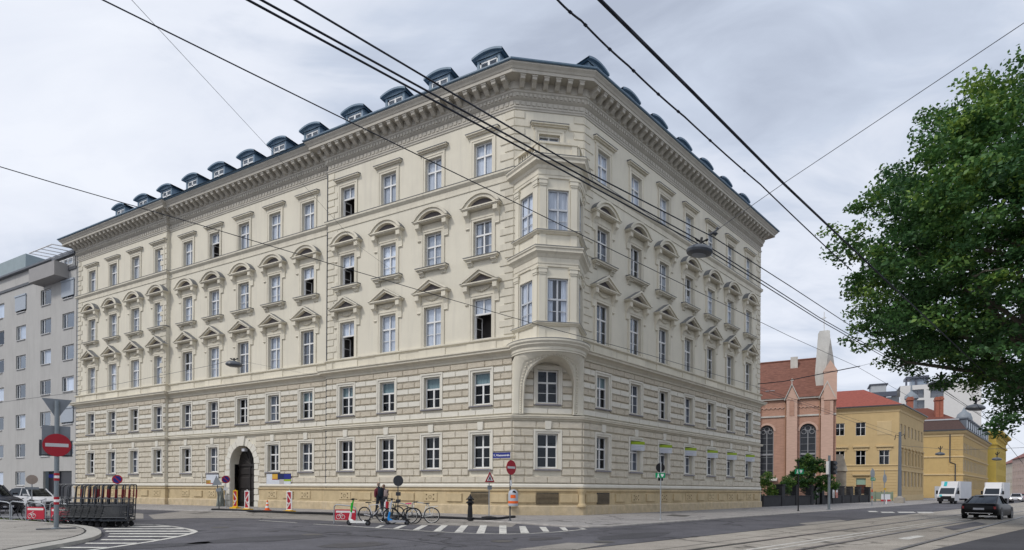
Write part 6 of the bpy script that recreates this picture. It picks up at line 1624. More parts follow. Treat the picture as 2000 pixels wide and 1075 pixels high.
mb = MB(); mb.box(onw(FW, 1781, 745)[0], xa, 1.5, 6, zz0, zz0 + 3.6); mb.build('roof_pavilion', mat('pavilion_glass', (.22, .27, .34), .2, .05, 1, spec=.6), wb_, mtx=IW)
mb = MB(); x, z = onw(FW, 1780, 776, -30); mb.lathe([(1.5, z - 4), (1.5, z - 1), (2.0, z - .6), (1.9, z + .4), (1.0, z + 1.3), (.3, z + 2), (.15, z + 5), (0, z + 5.2)], (x, -30, 0), 14)
o = mb.build('roof_cupola', mat('cupola_zinc', (.22, .25, .28), .5, .15, 2), mtx=FW, smooth=40); tag(o, 'small grey zinc cupola with a thin finial above the brown roofs', 'cupola')
x, z = onw(FW, 1883, 812, -10); mb = MB(); mb.lathe([(2.4, z - 8), (2.4, z - 1), (1.9, z + .6), (.8, z + 1.5), (.2, z + 2.6), (0, z + 3.4)], (x, -10, 0), 14); tag(mb.build('roof_cupola', MATS['cupola_zinc'], mtx=FW, smooth=40), 'broad grey cupola roof at the corner of the dormer row', 'cupola')
pale = [mat('far_house_cream', (.56, .50, .40), .9, .1, .5), mat('far_house_grey', (.42, .43, .46), .9, .1, .5), mat('far_house_rose', (.52, .40, .34), .9, .1, .5)]
far_roof = mat('far_roof_red', (.22, .09, .075), .8, .1, 1)
for k, (pa, pb, py, Y, m, lab) in enumerate(((1938, 1958, 916, 420, 1, 'distant grey house at the far end of the street'), (1955, 1980, 905, 360, 0, 'distant cream house with a red roof at the bend of the street'), (1977, 2012, 893, 310, 2, 'pale rosy house closing the view down the street on the right'))):
    p0, p1 = aty(pa, 960, Y + 18), aty(pb, 960, Y - 18); p0.z = p1.z = 0; Ln = (p1 - p0).length; fr = frame(p0, (p1 - p0).normalized()); t = thing('distant_house', lab, 'house', p0, 0, None); I_ = Matrix.Translation(p0).inverted() @ fr
    H = EYE + (961 - py) / 1100 * Y; nx = max(3, int(Ln / 4.5)); st_x = Ln / nx; fl = [3.5 + 4 * j for j in range(int((H - 4) / 4))]
    hs = [(st_x * (i + .5) - .8, st_x * (i + .5) + .8, z, z + 2.3) for i in range(nx) for z in fl]
    mb = MB(); wall_grid(mb, 0, Ln, 0, H, 0, hs, .3); mb.quad((Ln, 0, 0), (Ln, 15, 0), (Ln, 15, H), (Ln, 0, H)); mb.quad((0, 15, 0), (0, 0, 0), (0, 0, H), (0, 15, H)); mb.build('wall', [pale[m], pale[m]], t, mtx=I_)
    for a, b, z0, z1 in hs: part('window', shared('window', ('far',), lambda mb: (mb.box(-.8, .8, .2, .25, 0, 2.3), mb.box(-.8, .8, .15, .2, 1.3, 1.4, 1), mb.box(-.06, .06, .15, .2, 0, 2.3, 1)), [lead_l, white_fr]), t, I_ @ Matrix.Translation(((a + b) / 2, 0, z0)))
    mb = MB(); mb.add([(-.5, -.8, H), (Ln + .5, -.8, H), (Ln + .5, 7, H + 5), (-.5, 7, H + 5), (Ln + .5, 15, H), (-.5, 15, H)], [(0, 1, 2, 3), (3, 2, 4, 5)]); mb.add([(-.5, -.8, H), (-.5, 7, H + 5), (-.5, 15, H), (Ln + .5, -.8, H), (Ln + .5, 15, H), (Ln + .5, 7, H + 5)], [(0, 1, 2), (3, 4, 5)]); mb.build('roof', far_roof, t, mtx=I_)
# ---------------------------------------------------------------- churchyard wall with pillars, gate and posters
wallm = mat('yard_wall_dark', (.042, .042, .045), .85, .2, 1.5, .2, 8)
FY = frame(street(31.2, 0, SW), uR); fw_ = thing('yard_wall', 'dark grey churchyard wall with square pillars along the pavement', 'wall', street(31.2, 0, SW), RZR)
for k, (a, b) in enumerate(((.2, 15.0), (18.5, 41))):
    mb = MB(); mb.box(a, b, 0, .45, 0, 1.0); mb.box(a - .05, b + .05, -.05, .5, 1.0, 1.1); mb.build('wall', wallm, fw_)
for x in (5.4, 9.6, 14.6, 18.6, 22.8, 27, 31.2, 35.4, 40.6): mb = MB(); mb.box(x - .42, x + .42, -.08, .55, 0, 2.15); mb.box(x - .48, x + .48, -.14, .61, 2.15, 2.27); mb.build('pillar', wallm, fw_)
mb = MB()
for a, b in ((5.9, 9.1), (10.1, 14.1), (19.1, 22.3), (23.3, 26.5), (27.5, 30.7), (31.7, 34.9), (35.9, 40.1)):
    for z in (1.25, 1.95): mb.tube([(a, .22, z), (b, .22, z)], .03, 5)
    k = int((b - a) / .25)
    for i in range(k): x = a + (b - a) * (i + .5) / k; mb.tube([(x, .22, 1.1), (x, .22, 2.0)], .014, 4)
mb.build('railing', black, fw_)
mb = MB(); mb.box(15.1, 18.1, .1, .2, .1, 2.2); 
for x in (15.1, 16.6, 18.1): mb.box(x - .06, x + .06, .02, .25, 0, 2.35)
mb.build('gate', black, fw_)
ps = [(mat('poster_pink', (.45, .22, .20), .6, .35, 3), 20.2, 'tall pale pink poster on the railing right of the yard gate'), (mat('poster_pale', (.48, .46, .44), .6, .3, 4), 22.0, 'pale weathered poster beside the tall pink poster'), (mat('poster_red', (.50, .20, .16), .6, .35, 5), 23.4, 'reddish poster at the traffic light post')]
for m, x, lab in ps:
    t = thing('poster', lab, 'poster', street(31.2 + x, .25, SW), RZR); mb = MB(); mb.box(-.42, .42, -.02, .02, .75, 2.05); mb.build('sheet', m, t); mb = MB(); mb.box(-.3, .3, -.023, -.0205, 1.45, 1.9); mb.build('picture', white_p, t)
t = thing('poster', 'round white notice on the dark yard gate', 'poster', street(31.2 + 16.4, .02, SW), RZR); mb = MB(); mb.disc((0, 0, 1.55), .34, .02, 20); mb.build('disc', white_p, t)
# ---------------------------------------------------------------- poles and signs farther along the pavement
b = gnd(1559, 998, SW); t = thing('first_aid_sign', 'green first aid plate on a black post before the yard wall', 'sign', b, R_(18)); pole(t, 3.9, .05, black); aed_plate(t, -.42, .42, 2.9, 3.3, -.08)
b = gnd(1619, 995.5, SW); t = thing('traffic_light', 'grey green traffic light post with a dark signal head before the church bush', 'traffic light', b, R_(30)); pole(t, 4.6, .10, post_m)
mb = MB(); mb.box(.18, .62, -.22, .2, 3.0, 4.15); mb.build('signal_head', black, t)
for k, z in enumerate((3.2, 3.57, 3.94)): mb = MB(); mb.lathe([(.16, 0), (.16, -.16), (.13, -.16)], (.40, -.22, z), 12, 0, 'y'); mb.build('lens_hood', dk_metal, t)
mb = MB(); mb.box(-.30, -.16, -.1, .1, 3.0, 4.1); mb.box(.62, 1.1, -.05, .05, 3.05, 3.3); mb.build('white_backing', white_p, t)
for px, py, aed, lab in ((1703, 988.5, True, 'round sign seen from behind above a green first aid plate near the yellow house'), (1727, 986.5, False, 'round sign seen from behind with a small yellow plate near the tram pole')):
    b = gnd(px, py, SW); t = thing('round_sign', lab, 'sign', b, R_(35)); pole(t, 4.1, .05, galv); disc_sign(t, 3.5 if aed else 3.1, 1.0, mat('sign_back_pale', (.33, .35, .36), .5, .1, 4))
    if aed:
        aed_plate(t, -.62, .5, 2.72, 3.08, -.12)
        for z in (1.5, .8): mb = MB(); mb.lathe([(.06, z), (.06, z + .3)], n=10); mb.build('red_band', red_p, t)
    else:
        mb = MB(); mb.box(-.3, .3, -.09, -.07, 1.75, 2.0); mb.build('yellow_plate', yell_p, t)
b = gnd(1730, 984, SW); t = thing('barrier_board', 'white barrier board with a red foot beside the tram pole', 'barrier', b, R_(20)); mb = MB(); mb.box(-.75, .75, -.05, .05, .55, 1.25); mb.box(-.1, .1, -.1, .1, 0, .55); mb.build('board', white_p, t); mb = MB(); mb.box(-.8, .8, -.06, .06, .32, .545); mb.build('red_stripe', red_p, t)
pgn = mat('hoarding_pale_green', (.34, .40, .26), .7, .08, 2); mb = MB()
p0, p1 = street(74, -.5, SW), street(91, -.5, SW); fr = frame(p0, uR); mb.box(0, 16, 0, .1, .4, 1.5); 
for x in range(0, 17, 4): mb.box(x - .06, x + .06, -.06, .16, 0, 1.6)
tag(mb.build('ramp_hoarding', pgn, mtx=fr), 'low pale green ramp hoarding in front of the yellow house', 'hoarding')
b = gnd(1757, 982.5, SW); t = thing('tram_pole', 'thick grey tram wire pole on a concrete block near the yellow corner house', 'pole', b, RZR)
mb = MB(); mb.lathe([(.24, .9), (.20, 5), (.16, 9.9), (0, 9.95)], n=14); mb.build('pole', dk_metal if False else mat('tram_pole_grey', (.15, .17, .20), .5, .1, 3), t, smooth=40); mb = MB(); mb.box(-.55, .55, -.55, .55, 0, .75); mb.lathe([(.42, .75), (.3, .95)], n=12); mb.build('footing', mat('footing_concrete', (.36, .33, .29), .9, .15, 2), t)
mb = MB(); mb.tube([(0, 0, 9.3), (.5, -.4, 9.6), (.6, -.5, 8.9)], .05, 5); mb.tube([(0, 0, 9.3), (-.5, .4, 9.5), (-.6, .5, 8.8)], .05, 5); mb.build('insulator_arms', black, t)
# ================================================================ vehicles
car_gl = glass_mat('car_glass', (.08, .09, .10), ior=1.5, k=.7); lamp_red = mat('tail_lamp_red', (.30, .01, .012), .2, 0, spec=.6); chrome = mat('chrome_trim', (.6, .6, .62), .15, 0, metal=1.0)
plate_m = mat('number_plate', (.55, .56, .60), .4, .05, 8); tyre_c = mat('car_tyre', (.016, .016, .017), .75, .1, 9); rim_c = mat('car_rim', (.35, .36, .38), .3, .05, 9, metal=.9); lens_w = mat('headlamp_clear', (.6, .63, .68), .1, 0, spec=.7)
def paint(name, col): return mat(name, col, .36, 0, spec=.22, coat=.05)
def loft(mb, secs, mi=0, cap=True):
    k = len(secs[0])
    mb.add([p for s in secs for p in s], [(i * k + j, i * k + (j + 1) % k, (i + 1) * k + (j + 1) % k, (i + 1) * k + j) for i in range(len(secs) - 1) for j in range(k)], mi)
    if cap: o = len(mb.v) - k * len(secs); mb.f.append([o + j for j in reversed(range(k))]); mb.m.append(mi); mb.f.append([o + (len(secs) - 1) * k + j for j in range(k)]); mb.m.append(mi)
def car(base, rz, pm, label, L=4.7, W=1.84, H=1.43, kind='sedan', lights=False, plate=None):
    """front towards +x"""
    t = thing('passenger_car', label, 'car', base, rz)
    hx = L / 2; w = W / 2; belt = H * (.63 if kind == 'hatch' else .66)
    # body: sections (x, half width, sill z, belt z)
    S = [(-hx, .70, .46, belt * .84), (-hx + .05, .84, .34, belt * .96), (-hx + .16, .93, .27, belt * 1.01), (-hx + .40, .985, .23, belt * 1.01), (-hx + 1.0, 1.0, .20, belt * 1.0), (-.2, 1.0, .19, belt * .98), (hx - 1.45, 1.0, .19, belt * .955), (hx - .8, .98, .20, belt * .88), (hx - .22, .90, .24, belt * .76), (hx - .03, .76, .34, belt * .62)]
    if kind == 'hatch': S[0] = (-hx, .84, .40, belt * .9)
    secs = []
    for x, kw, z0, z1 in S:
        a = w * kw; m = (z0 + z1) / 2
        secs.append([(x, -a * .93, z0), (x, a * .93, z0), (x, a, z0 + .1), (x, a, m + .08), (x, a * .95, z1 - .05), (x, a * .85, z1), (x, -a * .85, z1), (x, -a * .95, z1 - .05), (x, -a, m + .08), (x, -a, z0 + .1)])
    mb = MB(); loft(mb, secs); body = mb.build('body', pm, t, smooth=38)
    r0 = -hx + (.30 if kind == 'hatch' else .42); r1 = -hx + (.85 if kind == 'hatch' else 1.75)
    G = [(r0, .70, belt - .02), (r1, .62, H - .06), (r1 + .35, .62, H), (-.15, .63, H), (.25, .62, H - .05), (hx - 1.35, .74, belt - .06)]
    def gsec(x, k, z): return [(x, -w * .84, belt - .06), (x, w * .84, belt - .06), (x, w * k * 1.06, z - .03), (x, w * k * .9, z), (x, -w * k * .9, z), (x, -w * k * 1.06, z - .03)]
    mb = MB(); loft(mb, [gsec(*g) for g in G]); gh = mb.build('window_glass', car_gl, t, smooth=40)
    mb = MB()
    def rs(x, k, z, d=.012): return [(x, -w * k * 1.07, z - .05), (x, -w * k * .9, z + d), (x, w * k * .9, z + d), (x, w * k * 1.07, z - .05)]
    rr = [rs(*g) for g in G[1:5]]
    mb.add([p for s in rr for p in s], [(i * 4 + j, i * 4 + j + 1, i * 4 + j + 5, i * 4 + j + 4) for i in range(3) for j in range(3)])
    for sg in (-1, 1):
        for (g0, g1) in ((0, 1), (5, 4)):
            x0, k0, z0 = G[g0]; x1, k1, z1 = G[g1]; mb.tube([(x0, sg * w * .82, z0), (x1, sg * w * k1 * 1.06, z1 - .03)], .045, 6)
        mb.tube([(-.15, sg * w * .85, belt - .03), (-.2, sg * w * .67, H - .05)], .04, 6)
    mb.build('roof', pm, t, smooth=40)
    for x in (-hx + .95, hx - .92):
        for sg in (-1, 1):
            mb = MB(); mb.lathe([(.20, -.10), (.30, -.10), (.325, -.07), (.325, .07), (.30, .10), (.20, .10)], (x, sg * (w - .10), .325), 20, 0, 'y'); wh = mb.build('wheel', tyre_c, t, smooth=40)
            mb = MB(); mb.lathe([(.21, -.09), (.21, .09)], (x, sg * (w - .10), .325), 16, 0, 'y')
            for i in range(5): a = i * 2 * math.pi / 5; mb.box(x - .0 + .1 * math.cos(a) - .05, x + .1 * math.cos(a) + .05, sg * (w - .0) - .006, sg * (w - .0), .325 + .1 * math.sin(a) - .03, .325 + .1 * math.sin(a) + .03)
            mb.build('rim', rim_c, wh)
            mb = MB(); mb.lathe([(.36, -.0), (.40, -.0), (.40, .02)], (x, sg * (w + .002) - (.02 if sg > 0 else 0), .325), 20, 0, 'y'); mb.build('wheel_arch', black, t)
    for sg in (-1, 1):
        mb = MB(); mb.add(*[[(hx - 1.5, sg * w * .9, belt + .02), (hx - 1.5, sg * (w + .16), belt + .02), (hx - 1.5, sg * (w + .18), belt + .14), (hx - 1.5, sg * w * .92, belt + .12), (hx - 1.38, sg * w * .9, belt + .03), (hx - 1.40, sg * (w + .13), belt + .04), (hx - 1.40, sg * (w + .14), belt + .12), (hx - 1.38, sg * w * .92, belt + .11)], [(0, 1, 2, 3), (7, 6, 5, 4), (0, 4, 5, 1), (1, 5, 6, 2), (2, 6, 7, 3)]]); mb.build('wing_mirror', black if kind == 'sedan' else pm, t)
        mb = MB(); mb.box(-hx - .012 + .03, -hx + .12, *sorted((sg * w * .52, sg * w * .86)), belt * .66, belt * .82); mb.build('tail_lamp', lamp_red, t)
        mb = MB(); mb.box(hx - .22, hx - .075, *sorted((sg * w * .48, sg * w * .78)), belt * .56, belt * .68)
        hl_m = lens_w
        if lights:
            hl_m = MATS.get('headlamp_lit')
            if hl_m is None:
                hl_m = D.materials.new('headlamp_lit'); hl_m.use_nodes = True; e_ = hl_m.node_tree.nodes['Principled BSDF']; e_.inputs['Emission Color'].default_value = (1, .96, .9, 1); e_.inputs['Emission Strength'].default_value = 6; MATS['headlamp_lit'] = hl_m
        mb.build('headlamp', hl_m, t)
    mb = MB(); mb.box(-hx - .012, -hx + .02, -.26, .26, belt * .60, belt * .72); mb.build('number_plate', plate_m, t)
    mb = MB(); mb.box(-hx + .02, -hx + .1, -w * .7, w * .7, .36, .385); mb.tube([(-hx - .01, -.5, .30), (-hx + .1, -.5, .30)], .04, 8); mb.tube([(-hx - .01, .5, .30), (-hx + .1, .5, .30)], .04, 8); mb.build('rear_trim', chrome, t)
    mb = MB(); mb.box(hx - .14, hx - .015, -.5, .5, .38, belt * .56); mb.build('grille', black, t)
    mb = MB(); mb.box(hx - .05, hx + .0, -.26, .26, .36, .47); mb.build('number_plate', plate_m, t)
    return t
def head(dx, dy): return math.atan2(dy, dx)
b = gnd(1929, 1012); car(b, head(.77, .64), paint('car_black', (.004, .004, .005)), 'black saloon car seen from behind on the tram tracks', 4.8, 1.86, 1.44)
b = gnd(1985, 979); b = street(100, 17.5); b = aty(1985, 962, 100); b.z = 0; car(b, head(-.705, -.709), paint('car_white', (.62, .62, .63)), 'white car with lit headlamps coming down the street on the right', 4.5, 1.82, 1.5, 'hatch', True)
b = aty(2003, 962, 108); b.z = 0; car(b, head(.705, .709), paint('car_red', (.35, .02, .02)), 'red car at the right hand frame edge beyond the white car', 4.4, 1.8, 1.5, 'hatch')
b = aty(66, 990, 40); b.z = 0; car(b, yaw(-uL) + R_(8), MATS['car_white'] if 'car_white' in MATS else paint('car_white', (.62, .62, .63)), 'white parked car behind the bicycle stands on the left', 4.4, 1.82, 1.5, 'hatch')
b = aty(-24, 985, 34); b.z = 0; car(b, yaw(-uL) + R_(4), paint('car_dark_blue', (.012, .014, .025)), 'dark blue parked car at the left frame edge', 4.6, 1.9, 1.72, 'hatch')
def box_truck(base, rz, label, stripe):
    t = thing('box_truck', label, 'truck', base, rz, 'white box trucks')
    wt = MATS['car_white']
    mb = MB(); mb.box(-4.0, 1.0, -1.12, 1.12, .75, 3.15); mb.build('cargo_box', mat('truck_box_white', (.60, .61, .63), .4, .05, 1), t)
    mb = MB(); mb.prism([(1.0, .45), (2.9, .45), (2.98, 1.0), (2.85, 1.28), (2.05, 2.25), (1.7, 2.42), (1.0, 2.45)], -1.0, 1.0); mb.prism([(1.0, 2.45), (1.7, 2.42), (1.25, 3.1), (1.0, 3.12)], -.95, .95); mb.build('cab', wt, t, smooth=30)
    mb = MB(); mb.add([(2.79, -.86, 1.36), (2.79, .86, 1.36), (2.10, .80, 2.21), (2.10, -.80, 2.21)], [(0, 1, 2, 3)]);
    for v in mb.v: v.x += .015
    mb.build('windscreen', car_gl, t)
    for sg in (-1, 1):
        mb = MB(); mb.add([(1.25, sg * 1.004, 1.4), (2.55, sg * 1.004, 1.4), (2.0, sg * 1.004, 2.2), (1.25, sg * 1.004, 2.25)], [(0, 1, 2, 3)]); mb.build('side_window', car_gl, t)
        mb = MB(); mb.box(2.2, 2.3, *sorted((sg * 1.12, sg * 1.34)), 1.35, 1.85); mb.tube([(2.25, sg * .98, 1.5), (2.25, sg * 1.2, 1.6)], .03, 5); mb.build('wing_mirror', black, t)
        mb = MB(); mb.box(2.86, 2.97, *sorted((sg * .66, sg * .94)), .86, 1.12); mb.build('headlamp', lens_w, t)
        for x in (2.15, -2.6):
            mb = MB(); mb.lathe([(.2, -.12), (.34, -.12), (.36, -.09), (.36, .09), (.34, .12), (.2, .12)], (x, sg * .86, .36), 18, 0, 'y'); mb.build('wheel', tyre_c, t, smooth=40)
    mb = MB(); mb.box(2.80, 3.02, -.98, .98, .32, .84); mb.box(2.86, 2.985, -.62, .62, .86, 1.08); mb.build('bumper', black, t)
    mb = MB(); mb.box(3.02, 3.03, -.26, .26, .46, .57); mb.build('number_plate', plate_m, t)
    mb = MB(); mb.box(-3.9, 2.6, -.5, .5, .45, .74); mb.build('chassis', dk_metal, t)
    if stripe:
        mb = MB(); c = mat('truck_turquoise', (.03, .42, .46), .4, .05, 3); mb.add([(1.68, -.62, 2.46), (1.68, -.26, 2.46), (1.24, -.26, 3.1), (1.24, -.62, 3.1)], [(0, 1, 2, 3)]); mb.add([(2.86, -.78, 1.28), (2.86, -.46, 1.28), (2.985, -.46, 1.0), (2.985, -.78, 1.0)], [(0, 1, 2, 3)])
        for v in mb.v: v.x += .012
        mb.build('turquoise_stripe', c, t)
    return t
b = aty(1861, 983, 80); b.z = 0; box_truck(b, head(-.80, -.60), 'white box truck with a turquoise stripe standing before the ochre house', True)
b = aty(1944, 983, 86); b.z = 0; box_truck(b, head(-.76, -.65), 'plain white box truck driving behind the black saloon car', False)
# ================================================================ people
skin = mat('skin', (.42, .24, .17), .6, .05, 8)
def skinned(name, pts, edges, m, parent, levels=2, smooth=True):
    me = D.meshes.new(name); me.from_pydata([p for p, _ in pts], edges, []); o = D.objects.new(name, me); COL.objects.link(o); adopt(o, parent); me.materials.append(m)
    md = o.modifiers.new('skin', 'SKIN')
    for i, (_, r) in enumerate(pts):
        r = r if isinstance(r, tuple) else (r, r); me.skin_vertices[0].data[i].radius = r
    me.skin_vertices[0].data[0].use_root = True
    md.use_smooth_shade = True; s2 = o.modifiers.new('sub', 'SUBSURF'); s2.levels = s2.render_levels = levels
    dg = bpy.context.evaluated_depsgraph_get(); m2 = D.meshes.new_from_object(o.evaluated_get(dg)); o.modifiers.clear(); o.data = m2; m2.name = name
    m2.polygons.foreach_set('use_smooth', [True] * len(m2.polygons))
    return o
def hand(parent, wrist, dirn, side, m):
    """palm with four curled fingers and a thumb hanging from the wrist"""
    d = Vector(dirn).normalized(); s_ = Vector(side).normalized(); nrm_ = d.cross(s_)
    pts = [(wrist, .028), (wrist + d * .05, (.036, .022)), (wrist + d * .09, (.038, .02))]; ed = [(0, 1), (1, 2)]
    for i, (o_, l) in enumerate(((-.028, .070), (-.010, .080), (.010, .076), (.028, .060))):
        b0 = wrist + d * .092 + s_ * o_; k = len(pts)
        pts += [(b0, .0095), (b0 + d * l * .5 + nrm_ * .008, .009), (b0 + d * l * .85 + nrm_ * .035, .0075)]; ed += [(2, k), (k, k + 1), (k + 1, k + 2)]
    k = len(pts); pts += [(wrist + d * .045 - s_ * .045, .011), (wrist + d * .085 - s_ * .058 + nrm_ * .02, .009)]; ed += [(1, k), (k, k + 1)]
    return skinned('hand', pts, ed, m, parent, 1)
def person(base, rz, label, top_m, leg_m, hair_m, Hs=1.80, pack=None, bald=False, stride=.20, lean=.06):
    """walks towards -x"""
    t = thing('person', label, 'person', base, rz); k = Hs / 1.80
    V = lambda x, y, z: Vector((x * k, y * k, z * k))
    hip, chest, neck = V(0, 0, .96), V(-lean, 0, 1.36), V(-lean * 1.4, 0, 1.52)
    # one continuous body: pelvis root, spine, neck, head, legs and arms
    pts = [(hip, (.16 * k, .14 * k)), (V(-lean * .5, 0, 1.14), (.16 * k, .13 * k)), (chest, (.18 * k, .14 * k)), (neck, .062 * k), (V(-lean * 1.7, 0, 1.60), .062 * k)]
    ed = [(0, 1), (1, 2), (2, 3), (3, 4)]
    for sg, fx in ((-1, -stride), (1, stride)):
        i = len(pts); pts += [(V(.0, sg * .10, .90), .105 * k), (V(fx * .45 - .03, sg * .10, .50), .066 * k), (V(fx, sg * .10, .10), .045 * k), (V(fx - .08, sg * .105, .04), (.045 * k, .035 * k)), (V(fx - .17, sg * .11, .03), (.042 * k, .026 * k))]
        ed += [(0, i), (i, i + 1), (i + 1, i + 2), (i + 2, i + 3), (i + 3, i + 4)]
    body = skinned('body', pts, ed, leg_m, t)
    tp = [(V(-lean * .4, 0, 1.02), (.18 * k, .19 * k)), (V(-lean * .6, 0, 1.16), (.175 * k, .19 * k)), (chest, (.185 * k, .22 * k)), (V(-lean * 1.25, 0, 1.475), (.10 * k, .085 * k))]; ed = [(0, 1), (1, 2), (2, 3)]
    wr = []
    for sg, sw_ in ((-1, .10), (1, -.12)):
        i = len(tp); w_ = V(sw_ - lean, sg * .27, .93); wr.append((w_, sg)); tp += [(V(-lean * 1.1, sg * .18, 1.42), .095 * k), (V(-lean + sw_ * .3, sg * .25, 1.18), .068 * k), (w_ + V(0, 0, .03), .05 * k)]; ed += [(2, i), (i, i + 1), (i + 1, i + 2)]
    skinned('jacket', tp, ed, top_m, body)
    for w_, sg in wr: hand(body, w_, (-.12, 0, -1), (1, 0, 0), skin)
    hc = V(-lean * 2.0, 0, 1.685)
    me = MB(); n1, n2 = 12, 16; vs = []
    for i in range(n1 + 1):
        th = math.pi * i / n1
        for j in range(n2):
            ph = 2 * math.pi * j / n2; x, y, z = math.sin(th) * math.cos(ph), math.sin(th) * math.sin(ph), math.cos(th)
            rx, ry, rz_ = .098, .076, .118
            jaw = 1 - .28 * max(0, -z - .2) if x < .2 else 1 - .1 * max(0, -z)
            px, py, pz = x * rx * jaw, y * ry * jaw, z * rz_
            if x < -.9 and -.35 < z < .15: px -= .022 * (1 - abs(z + .12) / .28)            # nose
            if x < -.7 and .05 < z < .3 and abs(y) > .2: px += .008                          # eye sockets
            if x < -.85 and -.62 < z < -.42: px -= .006                                      # lips
            if abs(y) > .9 and -.3 < z < .25 and abs(x) < .4: py *= 1.16                     # ears
            vs.append(hc + Vector((px * k, py * k, pz * k)))
    me.add(vs, [(i * n2 + j, i * n2 + (j + 1) % n2, (i + 1) * n2 + (j + 1) % n2, (i + 1) * n2 + j) for i in range(n1) for j in range(n2)]); h = me.build('head', skin, body, smooth=60)
    me = MB()
    for sg in (-1, 1): me.add(*ico(hc.x - .088 * k, sg * .032 * k, hc.z + .012, .010))
    me.build('eyes', black, body)
    hm = MB(); vs = []; z0 = .30 if bald else .0
    for i in range(7):
        th = (.5 if bald else .0) * math.pi * .55 + math.pi * (.62 if not bald else .35) * i / 6
        for j in range(n2):
            ph = 2 * math.pi * j / n2; x, y, z = math.sin(th) * math.cos(ph), math.sin(th) * math.sin(ph), math.cos(th)
            if x < -.35 and z < .45: x *= .9; y *= .9
            vs.append(hc + Vector((x * .104 * k + .004, y * .082 * k, z * .124 * k)))
    hm.add(vs, [(i * n2 + j, i * n2 + (j + 1) % n2, (i + 1) * n2 + (j + 1) % n2, (i + 1) * n2 + j) for i in range(6) for j in range(n2) if not (bald and 5 < j < 11)]); hm.build('hair', hair_m, body, smooth=60)
    mb = MB()
    for sg, fx in ((-1, -stride), (1, stride)): mb.prism([((fx - .24) * k, 0), ((fx + .08) * k, 0), ((fx + .07) * k, .09), ((fx - .06) * k, .11), ((fx - .23) * k, .06)], (sg * .105 - .05) * k, (sg * .105 + .05) * k)
    mb.build('shoes', black, body)
    if pack:
        p = thing('backpack', 'dark navy backpack on the back of the walking man', 'backpack', base, rz)
        mb = MB(); x0 = .10
        secs = [[(x + x0, y * .17 * s, z * k) for x, y in ((-.02, -1), (.10, -.9), (.17, -.5), (.17, .5), (.10, .9), (-.02, 1))] for z, s in ((1.02, .75), (1.06, .95), (1.25, 1.0), (1.40, .92), (1.50, .6))]
        for s in secs[:1] + secs[-1:]: pass
        loft(mb, secs); mb.build('bag', pack, p, smooth=50)
        mb = MB()
        for sg in (-1, 1): mb.tube([(x0, sg * .12, 1.46 * k), (-.06, sg * .13, 1.53 * k), (-.20, sg * .13, 1.38 * k), (-.12, sg * .15, 1.12 * k), (x0, sg * .15, 1.06 * k)], .02, 5)
        mb.build('strap', pack, p)
    return t
b = gnd(741, 1007, SW); person(b, R_(-48), 'bald man in a maroon jacket and dark trousers walking with a backpack', mat('jacket_maroon', (.115, .018, .030), .85, .15, 12), mat('trousers_navy', (.02, .028, .042), .85, .15, 12), mat('hair_grey', (.18, .15, .13), .8, 0), 1.90, mat('pack_navy', (.008, .016, .026), .8, .1, 10), True)
b = gnd(751.5, 1005, SW); person(b, R_(-40), 'person in a pale top walking half hidden beside the man with the backpack', mat('top_pale', (.42, .33, .31), .85, .1, 10), mat('trousers_grey', (.08, .08, .09), .85, .1, 10), mat('hair_brown', (.14, .09, .06), .8, 0), 1.80, None, False, .12)
# ================================================================ street lamps hung over the road and overhead wires
wire_m = mat('wire_black', (.022, .026, .038), .6, 0); thin_m = mat('span_wire_grey', (.10, .105, .115), .6, 0)
def wire(name, pts, r, label, m=None, sag=0.0, group='overhead wires', n=24, knots=None):
    P = []
    for (x0, y0, d0), (x1, y1, d1) in zip(pts, pts[1:]):
        a, b_ = aty(x0, y0, d0), aty(x1, y1, d1)
        for i in range(n): f = i / n; p = a.lerp(b_, f); p.z -= sag * 4 * f * (1 - f); P.append(p)
    P.append(aty(*pts[-1]))
    r *= .82; mb = MB(); mb.tube(P, r, 6)
    if knots:
        for f in knots: p = P[int(f * (len(P) - 1))]; mb.add(*ico(p.x, p.y, p.z, r * 2.4))
    o = mb.build(name, m or wire_m, smooth=60); tag(o, label, 'wire', group); return o
def par(px, py, Y, px2, py2):
    """depth at which a wire that leaves (px,py,Y) along the street passes photo column px2"""
    a0, b0 = ray(px, py); a1, b1 = ray(px2, py2); X = a0 * Y
    t = (a1 * Y - X) / (uR.x - a1 * uR.y); return (px2, py2, Y + t * uR.y)
def run(p0, *ps):
    return [p0] + [par(*p0, *q) for q in ps]
def prior(p0, q): return par(*p0, *q)
A = (1365, 477, 13.0)
wire('overhead_wire', [prior(A, (466, -10)), A, prior(A, (1600, 625)), prior(A, (1790, 733)), prior(A, (1915, 812)), prior(A, (2000, 868))], .016, 'lower of the two close overhead wires carrying the big lamp', sag=.0)
A2 = (1365, 469, 13.1)
wire('overhead_wire', [prior(A2, (496, -8)), A2, prior(A2, (1600, 620)), prior(A2, (1790, 728)), prior(A2, (1915, 809))], .016, 'upper of the two close overhead wires carrying the big lamp')
A3 = (1393, 463, 13.6)
wire('overhead_wire', [prior(A3, (563, -8)), prior(A3, (1120, 322)), A3, prior(A3, (1545, 560)), prior(A3, (1690, 655)), prior(A3, (1800, 730)), prior(A3, (1930, 822))], .015, 'overhead wire running just above the lamp pair past the grey insulator')
A4 = (930, 358, 15.0)
wire('overhead_wire', [prior(A4, (185, -8)), prior(A4, (653, 223)), A4, prior(A4, (1220, 500)), prior(A4, (1545, 658)), prior(A4, (1674, 716)), prior(A4, (1790, 783))], .015, 'long overhead wire crossing the front from upper left to the tram pole side')
A5 = (1485, 360, 9.0)
